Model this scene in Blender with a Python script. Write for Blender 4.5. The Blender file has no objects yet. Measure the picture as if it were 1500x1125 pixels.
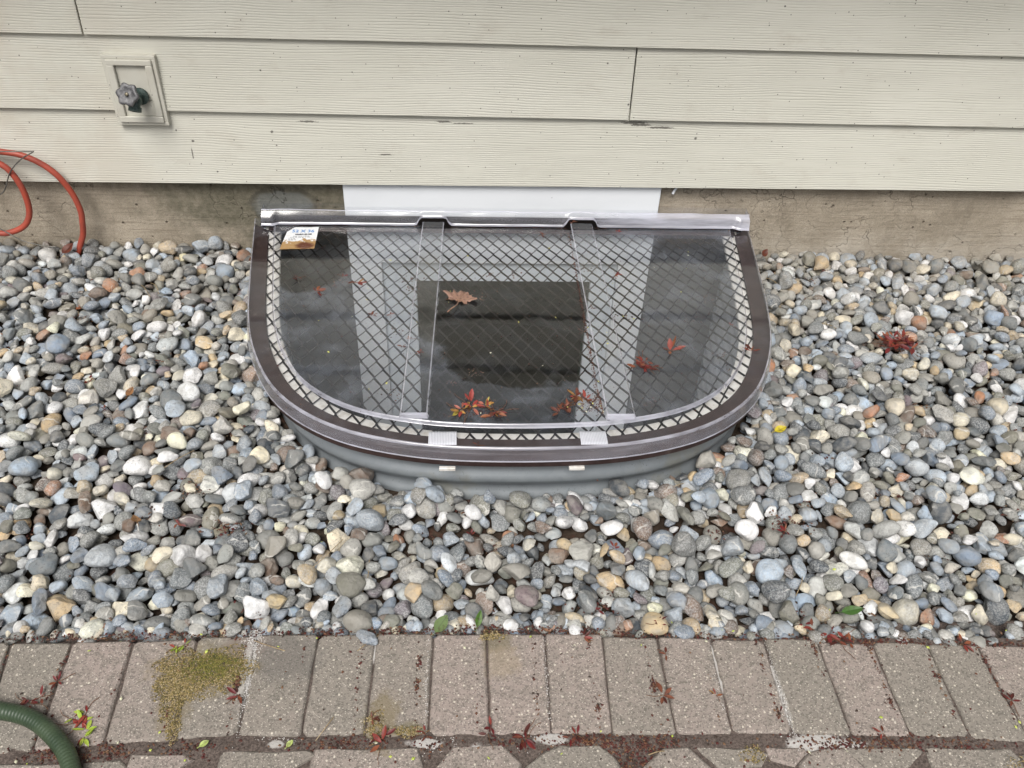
import bpy, bmesh, math, random, base64, struct
import numpy as np
from mathutils import Vector, Matrix, Quaternion, Euler

# ------------------------------------------------------------------ camera, light, exposure
sc = bpy.context.scene
C = sc.collection
cam_d = bpy.data.cameras.new('camera'); cam = bpy.data.objects.new('camera', cam_d); C.objects.link(cam); sc.camera = cam
def cam_matrix(pitch, yaw, roll):
    pitch, yaw, roll = map(math.radians, (pitch, yaw, roll))
    fwd = Vector((math.sin(yaw)*math.cos(pitch), math.cos(yaw)*math.cos(pitch), -math.sin(pitch)))
    right = Vector((math.cos(yaw), -math.sin(yaw), 0)); up = right.cross(fwd)
    r = right*math.cos(roll) + up*math.sin(roll); u = -right*math.sin(roll) + up*math.cos(roll)
    return Matrix((r, u, -fwd)).transposed()
cam.matrix_world = Matrix.Translation((0, -2.2247, 1.3)) @ cam_matrix(39.3475, 4.1806, 2.6666).to_4x4()
cam_d.sensor_width = 36; cam_d.lens = 36*1271.6/1500; cam_d.clip_start = .02; cam_d.clip_end = 300

world = bpy.data.worlds.new('World'); sc.world = world; world.use_nodes = True
wn = world.node_tree.nodes; wl = world.node_tree.links; bg = wn['Background']
sky = wn.new('ShaderNodeTexSky'); sky.sky_type = 'NISHITA'; sky.sun_disc = False
SUN_EL, SUN_AZ = 54, 196          # degrees; azimuth clockwise from +y (behind and to the left of the camera)
sky.sun_elevation = math.radians(SUN_EL); sky.sun_rotation = math.radians(SUN_AZ)
sky.air_density = 1.0; sky.dust_density = 6.0; sky.ozone_density = 1.0
hs = wn.new('ShaderNodeHueSaturation'); hs.inputs['Saturation'].default_value = .40   # overcast: cloud greys the sky
wl.new(sky.outputs[0], hs.inputs['Color']); wl.new(hs.outputs[0], bg.inputs['Color'])
bg.inputs['Strength'].default_value = .095
sun_d = bpy.data.lights.new('sun', 'SUN'); sun = bpy.data.objects.new('sun', sun_d); C.objects.link(sun)
sun_d.energy = 2.2; sun_d.angle = math.radians(28); sun_d.color = (1, .97, .93)
el, az = math.radians(SUN_EL), math.radians(SUN_AZ)
sun.rotation_euler = Vector((math.sin(az)*math.cos(el), math.cos(az)*math.cos(el), math.sin(el))).to_track_quat('Z', 'Y').to_euler()
sc.view_settings.view_transform = 'Standard'; sc.view_settings.look = 'None'
sc.view_settings.exposure = 0.30; sc.view_settings.gamma = 1.0; sc.view_settings.use_curve_mapping = False
sc.render.engine = 'CYCLES'
sc.cycles.max_bounces = 8; sc.cycles.transparent_max_bounces = 24; sc.cycles.glossy_bounces = 4
sc.cycles.caustics_reflective = False; sc.cycles.caustics_refractive = False
sc.cycles.use_denoising = True; sc.cycles.sample_clamp_indirect = 6

# ------------------------------------------------------------------ node helper
class NT:
    def __init__(s, name):
        s.m = bpy.data.materials.new(name); s.m.use_nodes = True
        s.t = s.m.node_tree; s.t.nodes.clear()
        s.out = s.t.nodes.new('ShaderNodeOutputMaterial')
    def n(s, typ, ins=None, **props):
        nd = s.t.nodes.new('ShaderNode'+typ)
        for k, v in props.items(): setattr(nd, k, v)
        for k, v in (ins or {}).items():
            i = nd.inputs[k]
            if isinstance(v, bpy.types.NodeSocket): s.t.links.new(v, i)
            else: i.default_value = v
        return nd
    def pos(s): return s.n('NewGeometry').outputs['Position']
    def map(s, v, scale=(1, 1, 1), loc=(0, 0, 0), rot=(0, 0, 0)):
        return s.n('Mapping', {'Vector': v, 'Scale': scale, 'Location': loc, 'Rotation': rot}).outputs[0]
    def noise(s, v, scale, detail=4, rough=.55, dist=0):
        return s.n('TexNoise', {'Vector': v, 'Scale': scale, 'Detail': detail, 'Roughness': rough, 'Distortion': dist}).outputs['Fac']
    def voro(s, v, scale, feature='F1', rand=1):
        return s.n('TexVoronoi', {'Vector': v, 'Scale': scale, 'Randomness': rand}, feature=feature)
    def math(s, op, a, b=0.0, c=0.0, clamp=False):
        return s.n('Math', {0: a, 1: b, 2: c}, operation=op, use_clamp=clamp).outputs[0]
    def ramp(s, f, a, b, c=0.0, d=1.0):       # smooth remap a..b -> c..d
        return s.n('MapRange', {'Value': f, 'From Min': a, 'From Max': b, 'To Min': c, 'To Max': d}, interpolation_type='SMOOTHSTEP').outputs[0]
    def mix(s, f, a, b, blend='MIX'):
        nd = s.n('Mix', data_type='RGBA', blend_type=blend)
        for k, v in ((0, f), (6, a), (7, b)):
            if isinstance(v, bpy.types.NodeSocket): s.t.links.new(v, nd.inputs[k])
            else: nd.inputs[k].default_value = v if k == 0 else (*v[:3], 1)
        return nd.outputs[2]
    def bump(s, h, strength=.5, dist=.001, normal=None):
        i = {'Height': h, 'Strength': strength, 'Distance': dist}
        if normal is not None: i['Normal'] = normal
        return s.n('Bump', i).outputs[0]
    def ellipse(s, x, y, cx, cy, rx, ry, wob=None, a=.85, b=1.15):   # 1 inside, 0 outside
        dx = s.math('DIVIDE', s.math('SUBTRACT', x, cx), rx); dy = s.math('DIVIDE', s.math('SUBTRACT', y, cy), ry)
        r = s.math('SQRT', s.math('ADD', s.math('MULTIPLY', dx, dx), s.math('MULTIPLY', dy, dy)))
        if wob is not None: r = s.math('ADD', r, wob)
        return s.ramp(r, a, b, 1.0, 0.0)
    def sheet_fresnel(s, nrm, boost):      # same from either side of a thin sheet
        g = s.n('NewGeometry'); c = s.math('ABSOLUTE', s.n('VectorMath', {0: g.outputs['Incoming'], 1: nrm}, operation='DOT_PRODUCT').outputs['Value'])
        k = s.math('POWER', s.math('SUBTRACT', 1.0, c, clamp=True), 5.0)
        return s.math('MULTIPLY', s.math('MULTIPLY_ADD', k, .96, .04), boost, clamp=True)
    def surf(s, sh): s.t.links.new(sh, s.out.inputs['Surface']); return s.m
    def pbr(s, color, rough=.7, normal=None, metal=0.0, spec=.5, **kw):
        i = {'Base Color': color if isinstance(color, bpy.types.NodeSocket) else (*color[:3], 1), 'Roughness': rough, 'Metallic': metal, 'Specular IOR Level': spec}
        if normal is not None: i['Normal'] = normal
        i.update(kw)
        return s.n('BsdfPrincipled', i).outputs[0]
    def simple(s, color, rough=.7, **kw): return s.surf(s.pbr(color, rough, **kw))

# ------------------------------------------------------------------ materials
def mat_siding():
    t = NT('painted_fibre_cement'); p = t.pos(); sx = t.n('SeparateXYZ', {0: p})
    rnd = t.n('ObjectInfo').outputs['Random']
    off = t.n('CombineXYZ', {0: t.math('MULTIPLY', rnd, 37.0), 2: t.math('MULTIPLY', rnd, 11.0)}).outputs[0]
    q = t.n('VectorMath', {0: p, 1: off}, operation='ADD').outputs[0]
    warp = t.noise(t.map(q, (1.3, 1, 7)), 1.0, 3, .5)
    warp2 = t.noise(t.map(q, (5, 1, 22)), 1.0, 2, .5)
    z = t.math('ADD', sx.outputs[2], t.math('ADD', t.math('MULTIPLY', warp, .040), t.math('MULTIPLY', warp2, .006)))
    ph = t.math('MULTIPLY', z, 2*math.pi/.0060)
    wave = t.math('SINE', ph)
    wave = t.math('POWER', t.math('ADD', t.math('MULTIPLY', wave, .5), .5), 3.0)
    brk = t.ramp(t.noise(t.map(q, (6, 1, 60)), 1.0, 2, .5), .22, .55)
    fine = t.noise(t.map(q, (9, 1, 420)), 1.0, 3, .6)
    groove = t.math('MULTIPLY', wave, brk)
    h = t.math('ADD', t.math('MULTIPLY', groove, -1.0), t.math('MULTIPLY', fine, .25))
    nrm = t.bump(h, .6, .0010)
    big = t.noise(t.map(q, (1.2, 1, 2.2)), 1.0, 5, .6)
    col = t.mix(t.ramp(big, .3, .75), (.575, .57, .50), (.64, .635, .565))
    col = t.mix(t.math('MULTIPLY', t.ramp(t.noise(t.map(p, (7, 1, 14)), 1.0, 6, .7), .52, .8), .35), col, (.36, .31, .25))
    # grooves tinted darker, and a patchy brown tone on the left
    left = t.ramp(sx.outputs[0], -.45, -1.2, 0, 1)
    col = t.mix(t.math('MULTIPLY', t.math('MULTIPLY', left, t.ramp(t.noise(p, 6, 4, .6), .35, .7)), .35), col, (.42, .34, .26))
    col = t.mix(t.math('MULTIPLY', groove, .15), col, (.30, .285, .24))
    # specks
    v = t.voro(t.map(p, (1, .01, 1)), 62)
    sel = t.math('GREATER_THAN', t.n('SeparateColor', {0: v.outputs['Color']}).outputs[0], .74)
    dot = t.math('MULTIPLY', t.ramp(v.outputs['Distance'], .06, .13, 1, 0), sel)
    v2 = t.voro(t.map(p, (1, .01, 1.0), (3, 0, 7)), 13)
    sel2 = t.math('GREATER_THAN', t.n('SeparateColor', {0: v2.outputs['Color']}).outputs[1], .84)
    dot2 = t.math('MULTIPLY', t.ramp(t.math('ADD', v2.outputs['Distance'], t.math('MULTIPLY', t.noise(p, 300, 2), .05)), .045, .065, 1, 0), sel2)
    col = t.mix(t.math('MULTIPLY', t.math('MAXIMUM', dot, dot2), .85), col, (.045, .04, .035))
    # scuffs where something rubbed the paint off (x, z, half width, half height)
    for cx, cz, rx, rz in ((.4535, .3868, .036, .0045), (.470, .381, .030, .0035), (.525, .3745, .038, .0032), (-.0504, .3808, .022, .0028), (.0, .377, .03, .0018), (-.404, .375, .028, .0028), (-.2063, .2887, .02, .0022), (-.715, .285, .0018, .016), (-.708, .318, .004, .003), (.6249, .347, .004, .004), (-.5, .346, .004, .004)):
        e = t.ellipse(sx.outputs[0], sx.outputs[2], cx, cz, rx, rz, t.math('MULTIPLY', t.math('SUBTRACT', t.noise(t.map(p, (110, 1, 420)), 1.0, 3, .7), .5), 2.6), .8, 1.0)
        col = t.mix(t.math('MULTIPLY', e, .8), col, (.07, .065, .055))
    return t.surf(t.pbr(col, .62, nrm, spec=.35))
def mat_trimpaint():
    t = NT('cream_trim_plastic'); p = t.pos()
    col = t.mix(t.ramp(t.noise(p, 14, 5, .6), .4, .75), (.56, .55, .485), (.50, .48, .415))
    v = t.voro(p, 90); sel = t.math('GREATER_THAN', t.n('SeparateColor', {0: v.outputs['Color']}).outputs[0], .86)
    col = t.mix(t.math('MULTIPLY', t.math('MULTIPLY', t.ramp(v.outputs['Distance'], .08, .16, 1, 0), sel), .8), col, (.08, .07, .06))
    return t.surf(t.pbr(col, .5, t.bump(t.noise(p, 260, 3), .15, .0005)))
def mat_white(name='white_vinyl', c1=(.76, .79, .82), c2=(.69, .72, .75)):
    t = NT(name); p = t.pos()
    col = t.mix(t.ramp(t.noise(t.map(p, (3, 3, 9)), 1.0, 5, .6), .4, .8), c1, c2)
    v = t.voro(p, 60); sel = t.math('GREATER_THAN', t.n('SeparateColor', {0: v.outputs['Color']}).outputs[0], .90)
    col = t.mix(t.math('MULTIPLY', t.math('MULTIPLY', t.ramp(v.outputs['Distance'], .05, .12, 1, 0), sel), .7), col, (.2, .2, .2))
    return t.surf(t.pbr(col, .42, t.bump(t.noise(p, 120, 3), .08, .0005)))
def mat_concrete():
    t = NT('old_concrete'); p = t.pos(); sx = t.n('SeparateXYZ', {0: p}); x, z = sx.outputs[0], sx.outputs[2]
    a = t.noise(p, 5, 6, .65); b = t.noise(p, 60, 5, .7); c = t.noise(p, 420, 3, .7)
    col = t.mix(t.ramp(a, .3, .7), (.30, .26, .20), (.47, .41, .325))
    col = t.mix(t.math('MULTIPLY', t.ramp(b, .45, .7), .35), col, (.50, .44, .36))
    col = t.mix(t.math('MULTIPLY', t.ramp(c, .47, .66), .60), col, (.15, .13, .105))
    # formwork streaks
    st = t.noise(t.map(p, (5, 1, 120)), 1.0, 4, .7)
    col = t.mix(t.math('MULTIPLY', t.ramp(st, .50, .66), .5), col, (.20, .165, .125))
    # damp, algae-dark stretch between the left gravel and the white board
    wob = t.math('MULTIPLY', t.math('SUBTRACT', t.noise(p, 14, 5, .65), .5), 1.3)
    damp = t.math('MULTIPLY', t.ellipse(x, z, -.52, .18, .36, .20, wob, .60, 1.25), .88)
    col = t.mix(damp, col, t.mix(t.ramp(b, .35, .65), (.10, .095, .065), (.17, .155, .115)))
    # grey mortar patch with a dark rim
    w2 = t.math('MULTIPLY', t.math('SUBTRACT', t.noise(p, 30, 4, .6), .5), .55)
    rim = t.math('MULTIPLY', t.ellipse(x, z, -.50, .122, .095, .052, w2, 1.0, 1.14), t.ramp(t.noise(p, 22, 4), .35, .6, .3, 1)); patch = t.ellipse(x, z, -.50, .116, .090, .048, w2, .86, 1.08)
    col = t.mix(t.math('MULTIPLY', rim, .65), col, (.07, .066, .055))
    col = t.mix(patch, col, t.mix(b, (.10, .105, .095), (.24, .24, .215)))
    # hairline cracks
    ck = t.voro(t.n('VectorMath', {0: p, 1: t.n('TexNoise', {'Vector': p, 'Scale': 9.0, 'Detail': 4.0}).outputs['Color']}, operation='ADD').outputs[0], 2.1, 'DISTANCE_TO_EDGE')
    crack = t.math('MULTIPLY', t.ramp(ck.outputs['Distance'], .002, .010, 1, 0), t.ramp(a, .42, .55))
    col = t.mix(t.math('MULTIPLY', crack, .40), col, (.06, .05, .04))
    col = t.mix(t.math('MULTIPLY', t.ramp(t.noise(t.map(p, (9, 9, 5)), 1.0, 6, .75), .52, .68), .45), col, (.17, .145, .11))
    # blotches / pits
    v = t.voro(p, 42); sel = t.math('GREATER_THAN', t.n('SeparateColor', {0: v.outputs['Color']}).outputs[0], .78)
    pit = t.math('MULTIPLY', t.ramp(t.math('ADD', v.outputs['Distance'], t.math('MULTIPLY', b, .15)), .15, .26, 1, 0), sel)
    col = t.mix(t.math('MULTIPLY', pit, .8), col, (.09, .07, .05))
    # splash dust low on the right
    low = t.math('MULTIPLY', t.ramp(z, .10, -.02), t.ramp(x, .75, .95))
    col = t.mix(t.math('MULTIPLY', low, t.ramp(a, .3, .7)), col, (.46, .42, .36))
    h = t.math('ADD', t.math('ADD', t.math('MULTIPLY', b, .7), t.math('MULTIPLY', c, .35)), t.math('ADD', t.math('MULTIPLY', st, .5), t.math('MULTIPLY', t.math('ADD', pit, crack), -.8)))
    return t.surf(t.pbr(col, .92, t.bump(h, 1.0, .0045), spec=.2))
def mat_coating():
    t = NT('black_dampproof_coating'); p = t.pos()
    a = t.noise(p, 9, 5, .6)
    z = t.n('SeparateXYZ', {0: p}).outputs[2]
    col = t.mix(t.ramp(a, .35, .7), (.03, .034, .04), (.06, .064, .066))
    dust = t.math('MULTIPLY', t.ramp(t.math('ADD', z, t.math('MULTIPLY', a, .03)), .03, -.02), t.ramp(t.noise(p, 3, 4), .2, .6, .35, .9))
    col = t.mix(dust, col, (.12, .12, .115))
    return t.surf(t.pbr(col, .75, t.bump(t.noise(p, 90, 4), .4, .002), spec=.3))
def mat_steel():
    t = NT('galvanised_steel'); p = t.pos(); z = t.n('SeparateXYZ', {0: p}).outputs[2]
    a = t.noise(p, 12, 5, .6); v = t.voro(p, 70)
    col = t.mix(a, (.20, .225, .242), (.27, .295, .312))
    col = t.mix(t.math('MULTIPLY', t.n('SeparateColor', {0: v.outputs['Color']}).outputs[0], .18), col, (.34, .36, .38))
    sp = t.noise(p, 240, 3, .7)
    col = t.mix(t.math('MULTIPLY', t.math('MULTIPLY', t.ramp(sp, .60, .68), t.ramp(a, .45, .6)), .65), col, (.07, .075, .08))
    col = t.mix(t.math('MULTIPLY', t.ramp(t.noise(p, 7, 4, .6), .57, .7), .40), col, (.22, .20, .13))
    return t.surf(t.pbr(col, t.ramp(a, .3, .7, .38, .55), t.bump(t.noise(p, 30, 3), .12, .002), metal=.35))
def mat_lip():
    t = NT('bright_galvanised_lip'); p = t.pos(); a = t.noise(p, 40, 4, .6)
    return t.surf(t.pbr(t.mix(t.ramp(a, .4, .75), (.76, .75, .72), (.52, .49, .44)), .45, metal=.1))
def mat_brown():
    t = NT('brown_powder_coat'); p = t.pos()
    a = t.noise(p, 30, 5, .65)
    col = t.mix(t.ramp(a, .35, .7), (.024, .012, .011), (.042, .024, .022))
    col = t.mix(t.math('MULTIPLY', t.ramp(t.noise(p, 18, 6, .7), .60, .72), .6), col, (.16, .13, .11))
    return t.surf(t.pbr(col, .5, t.bump(t.noise(p, 300, 3), .2, .0006)))
def clear_plastic(name, film=.06, boost=1.6, hazy=False, streak=False):
    """Clear sheet: see-through with dust film and painted-in sheen, Fresnel reflection from both faces."""
    t = NT(name); p = t.pos(); s = t.n('SeparateXYZ', {0: p}); x, y = s.outputs[0], s.outputs[1]
    wav = t.noise(p, 7, 3, .5); fine = t.noise(p, 60, 4, .6)
    nrm = t.bump(t.math('ADD', wav, t.math('MULTIPLY', fine, .03)), .25, .004)
    tr = t.n('BsdfTransparent', {'Color': (.972, .975, .982, 1)}).outputs[0]
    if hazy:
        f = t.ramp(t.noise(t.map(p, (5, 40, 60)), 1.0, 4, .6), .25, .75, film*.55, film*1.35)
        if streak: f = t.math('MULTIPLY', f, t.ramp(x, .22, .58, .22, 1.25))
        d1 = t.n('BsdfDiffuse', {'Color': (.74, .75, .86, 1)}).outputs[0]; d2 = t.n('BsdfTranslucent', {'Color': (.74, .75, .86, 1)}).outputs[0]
        dust = t.n('MixShader', {0: .35, 1: d1, 2: d2}).outputs[0]  # white haze here, putting the bright sky reflection into the plastic's colour
    else:
        # dried puddles: clean inside a wavy shore line, pale film outside, dusty blotches everywhere
        wob = t.math('MULTIPLY', t.math('SUBTRACT', t.noise(p, 11, 5, .6), .5), .42)
        c1 = t.ellipse(x, y, .15, -.30, .30, .53, wob, .96, 1.03)
        c2 = t.ellipse(x, y, -.39, -.22, .115, .21, wob, .95, 1.04)
        c3 = t.ellipse(x, y, -.515, -.20, .10, .09, wob, .95, 1.02)
        clean = t.math('MAXIMUM', t.math('MAXIMUM', c1, c2), c3)
        shore = t.math('MAXIMUM', t.math('MULTIPLY', t.math('MULTIPLY', c1, t.math('SUBTRACT', 1.0, c1)), 4.0), t.math('MULTIPLY', t.math('MULTIPLY', c2, t.math('SUBTRACT', 1.0, c2)), 4.0))
        blot = t.ramp(t.noise(p, 13, 6, .7), .42, .72, 0, 1)
        f = t.math('ADD', t.math('MULTIPLY', shore, .07 if film > .06 else 0.0), t.math('ADD', t.math('MULTIPLY', t.math('SUBTRACT', 1.0, clean), t.ramp(blot, 0, 1, film*.8, film*1.8)), t.math('MULTIPLY', blot, film*.45)))
        sp = t.voro(t.map(p, (1, 1, .05)), 75)
        ss = t.math('GREATER_THAN', t.n('SeparateColor', {0: sp.outputs['Color']}).outputs[0], .90)
        f = t.math('ADD', f, t.math('MULTIPLY', t.math('MULTIPLY', ss, t.ramp(sp.outputs['Distance'], .05, .12, 1, 0)), .28))
        scr = t.noise(t.map(p, (14, 260, 1), rot=(0, 0, .25)), 1.0, 3, .7)
        f = t.math('ADD', f, t.math('MULTIPLY', t.ramp(scr, .68, .76), .10), clamp=True)
        dust = t.n('BsdfDiffuse', {'Color': (.31, .345, .41, 1)}).outputs[0]  # dust film, tinted blue to paint in the cover's bluish sheen
    base = t.n('MixShader', {0: f, 1: tr, 2: dust}).outputs[0]
    gl = t.n('BsdfGlossy', {'Color': (1, 1, 1, 1), 'Roughness': .05 if not hazy else .16, 'Normal': nrm}).outputs[0]
    fr = t.sheet_fresnel(nrm, boost)
    return t.surf(t.n('MixShader', {0: fr, 1: base, 2: gl}).outputs[0])
def mat_paver():
    t = NT('tumbled_concrete_paver'); p = t.pos(); s = t.n('SeparateXYZ', {0: p}); x, y = s.outputs[0], s.outputs[1]
    rnd = t.n('ObjectInfo').outputs['Random']
    a = t.noise(p, 9, 5, .6); b = t.noise(p, 55, 5, .7); c = t.noise(p, 420, 3, .75)
    col = t.mix(t.ramp(t.math('ADD', t.math('MULTIPLY', rnd, .5), t.math('MULTIPLY', a, .6)), .3, .85), (.245, .222, .192), (.305, .256, .230))
    col = t.mix(t.math('MULTIPLY', t.ramp(b, .4, .7), .5), col, (.17, .155, .133))
    g = t.voro(p, 420); gr = t.n('SeparateColor', {0: g.outputs['Color']}).outputs[0]
    col = t.mix(t.math('MULTIPLY', t.math('GREATER_THAN', gr, .82), t.ramp(g.outputs['Distance'], .2, .45, .75, 0)), col, (.60, .56, .49))
    col = t.mix(t.math('MULTIPLY', t.math('LESS_THAN', gr, .22), .5), col, (.08, .075, .065))
    g2 = t.voro(p, 170); g2r = t.n('SeparateColor', {0: g2.outputs['Color']}).outputs[1]
    col = t.mix(t.math('MULTIPLY', t.math('GREATER_THAN', g2r, .90), t.ramp(g2.outputs['Distance'], .2, .4, .8, 0)), col, (.62, .57, .48))
    # stains with a shape of their own
    wob = t.math('MULTIPLY', t.math('SUBTRACT', t.noise(p, 45, 6, .7), .5), 2.0)
    def stain(cx, cy, rx, ry, c, k):
        nonlocal col
        col = t.mix(t.math('MULTIPLY', t.ellipse(x, y, cx, cy, rx, ry, wob, .6, 1.2), k), col, c)
    stain(-.43, -1.392, .085, .055, (.20, .16, .08), .45)
    stain(-.462, -1.46, .028, .05, (.18, .14, .07), .4)
    stain(-.13, -1.49, .030, .055, (.18, .145, .075), .55); stain(-.085, -1.508, .028, .018, (.13, .115, .06), .55)
    stain(.058, -1.345, .030, .03, (.14, .12, .07), .6); stain(.066, -1.385, .035, .035, (.30, .245, .17), .45)
    stain(-.30, -1.37, .06, .05, (.10, .095, .09), .45); stain(-.37, -1.34, .04, .035, (.20, .16, .14), .5)
    stain(-.362, -1.39, .009, .065, (.50, .49, .47), .5)
    stain(.53, -1.47, .006, .05, (.48, .46, .43), .4)
    h = t.math('ADD', t.math('MULTIPLY', c, .6), t.math('ADD', t.math('MULTIPLY', b, .6), t.math('MULTIPLY', g.outputs['Distance'], .4)))
    return t.surf(t.pbr(col, .9, t.bump(h, .75, .0016), spec=.25))
def mat_soil(name='dark_soil', c1=(.028, .020, .015), c2=(.075, .055, .04)):
    t = NT(name); p = t.pos()
    b = t.noise(p, 90, 5, .75)
    col = t.mix(t.ramp(b, .3, .7), c1, c2)
    col = t.mix(t.math('MULTIPLY', t.ramp(t.noise(p, 24, 4), .55, .7), .5), col, (.12, .05, .035))
    return t.surf(t.pbr(col, .95, t.bump(b, .9, .004), spec=.15))
def mat_jointsand():
    t = NT('joint_sand'); p = t.pos()
    a = t.noise(p, 9, 5, .65); b = t.noise(p, 260, 4, .75)
    col = t.mix(t.ramp(b, .35, .65), (.06, .048, .042), (.15, .12, .105))
    s = t.n('SeparateXYZ', {0: p}); x, y = s.outputs[0], s.outputs[1]
    wob = t.math('MULTIPLY', t.math('SUBTRACT', t.noise(p, 35, 5, .7), .5), 1.6)
    for cx, cy, rx, ry in ((-.352, -1.39, .012, .07), (-.375, -1.325, .012, .02), (-.29, -1.524, .016, .008), (-.06, -1.527, .030, .008), (.14, -1.525, .028, .010), (.03, -1.55, .03, .02), (.525, -1.46, .012, .07), (.56, -1.541, .05, .02), (.43, -1.40, .01, .06), (-.155, -1.36, .01, .03), (.62, -1.55, .03, .012)):
        col = t.mix(t.ellipse(x, y, cx, cy, rx, ry, wob, .7, 1.1), col, t.mix(b, (.30, .28, .26), (.58, .57, .55)))
    return t.surf(t.pbr(col, .95, t.bump(b, .8, .002), spec=.15))
def mat_stone(attr):
    t = NT('pebble_mass' if attr else 'pebble'); p = t.pos()
    if attr:
        a = t.n('Attribute', attribute_name='stone_color'); col0, k = a.outputs['Color'], a.outputs['Alpha']
    else:
        a = t.n('ObjectInfo'); col0, k = a.outputs['Color'], a.outputs['Alpha']
    off = t.n('CombineXYZ', {0: t.math('MULTIPLY', k, 31.0), 1: t.math('MULTIPLY', k, 57.0), 2: t.math('MULTIPLY', k, 91.0)}).outputs[0]
    q = t.n('VectorMath', {0: p, 1: off}, operation='ADD').outputs[0]
    k7 = t.math('FRACT', t.math('MULTIPLY', k, 7.31)); k13 = t.math('FRACT', t.math('MULTIPLY', k, 13.77)); k5 = t.math('FRACT', t.math('MULTIPLY', k, 5.13))
    m = t.noise(q, 38, 5, .65)
    col = t.mix(t.ramp(m, .34, .66, .0, .60), col0, t.mix(k7, (.35, .335, .30), (.12, .13, .14)))
    sp = t.noise(q, 330, 4, .8)                                     # granite speckle, only on some
    gr = t.math('MULTIPLY', t.ramp(sp, .47, .56), t.ramp(k7, .45, .62))
    col = t.mix(t.math('MULTIPLY', gr, .38), col, (.60, .61, .60))
    dk = t.math('MULTIPLY', t.ramp(t.noise(q, 210, 3, .8), .55, .63), t.ramp(k13, .40, .6))
    col = t.mix(t.math('MULTIPLY', dk, .45), col, (.05, .055, .06))
    # bedding bands / quartz veins on others
    qr = t.n('VectorRotate', {'Vector': q, 'Angle': t.math('MULTIPLY', k5, 6.0), 'Axis': (.5, .3, .8)}, rotation_type='AXIS_ANGLE').outputs[0]
    vein = t.n('TexWave', {'Vector': qr, 'Scale': 14.0, 'Distortion': 9.0, 'Detail': 3.0, 'Detail Scale': 1.6}).outputs['Fac']
    vmask = t.math('MULTIPLY', t.ramp(k5, .55, .70), t.ramp(t.noise(q, 26, 3), .45, .6))
    col = t.mix(t.math('MULTIPLY', t.math('MULTIPLY', t.ramp(vein, .90, .99), vmask), .7), col, (.62, .61, .57))
    band = t.n('TexWave', {'Vector': qr, 'Scale': 40.0, 'Distortion': 9.0, 'Detail': 4.0}).outputs['Fac']
    col = t.mix(t.math('MULTIPLY', t.math('MULTIPLY', band, t.ramp(k13, .25, .10)), .22), col, (.16, .15, .14))
    # dried dust: thicker near the house on the right
    s = t.n('SeparateXYZ', {0: p})
    dustpos = t.math('MULTIPLY', t.ramp(s.outputs[1], -.55, -.05), t.ramp(s.outputs[0], .3, 1.0, .45, 1.0))
    col = t.mix(t.math('MULTIPLY', t.math('MULTIPLY', dustpos, .42), t.ramp(t.noise(p, 60, 4, .6), .3, .65)), col, (.30, .26, .20))
    h = t.math('ADD', t.math('MULTIPLY', t.noise(q, 420, 4, .7), .35), t.math('ADD', t.math('MULTIPLY', t.noise(q, 75, 5, .65), 2.0), t.math('MULTIPLY', vein, .12)))
    return t.surf(t.pbr(col, t.ramp(k13, 0, 1, .5, .82), t.bump(h, .85, .0030), spec=.45))
def mat_attr(name, rough=.6, trans=0.0):
    t = NT(name); a = t.n('Attribute', attribute_name='col').outputs['Color']; p = t.pos()
    col = t.mix(t.math('MULTIPLY', t.ramp(t.noise(p, 200, 3, .6), .45, .7), .4), a, (.05, .02, .015))
    sh = t.pbr(col, rough, spec=.4)
    if trans:
        tl = t.n('BsdfTranslucent', {'Color': col}).outputs[0]; sh = t.n('MixShader', {0: trans, 1: sh, 2: tl}).outputs[0]
    return t.surf(sh)
def mat_objcol(name, rough=.5, trans=.15, spots=(.05, .02, .015)):
    t = NT(name); a = t.n('ObjectInfo').outputs['Color']; p = t.pos()
    col = t.mix(t.math('MULTIPLY', t.ramp(t.noise(p, 130, 3, .6), .48, .7), .55), a, spots)
    sh = t.pbr(col, rough, t.bump(t.noise(p, 240, 2), .3, .0006), spec=.4)
    tl = t.n('BsdfTranslucent', {'Color': col}).outputs[0]
    return t.surf(t.n('MixShader', {0: trans, 1: sh, 2: tl}).outputs[0])
def mat_strap():
    t = NT('ribbed_white_strap'); p = t.pos(); x = t.n('SeparateXYZ', {0: p}).outputs[0]
    w = t.math('SINE', t.math('MULTIPLY', x, 2*math.pi/.0031))
    col = t.mix(t.ramp(w, -1, 1), (.56, .57, .62), (.78, .79, .84))
    return t.surf(t.pbr(col, .5, t.bump(w, .6, .0006)))
def mat_sticker():
    t = NT('weathered_label_paper'); uv = t.n('TexCoord').outputs['Generated']; s = t.n('SeparateXYZ', {0: uv}); p = t.pos()
    n = t.noise(p, 60, 5, .7); n2 = t.noise(t.map(p, (60, 200, 60)), 1.0, 4, .7)
    f = t.ramp(t.math('ADD', s.outputs[1], t.math('ADD', t.math('MULTIPLY', t.math('SUBTRACT', n, .5), .9), t.math('MULTIPLY', s.outputs[0], -.12))), .36, .30)
    col = t.mix(f, (.74, .76, .78), (.36, .22, .09))
    f2 = t.math('MULTIPLY', f, t.ellipse(s.outputs[0], s.outputs[1], .70, .17, .30, .16, t.math('SUBTRACT', n2, .5), .6, 1.2))
    col = t.mix(f2, col, (.10, .03, .012))
    col = t.mix(t.math('MULTIPLY', t.ramp(n2, .55, .7), .5), col, (.45, .40, .36))
    return t.surf(t.pbr(col, .7))
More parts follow.
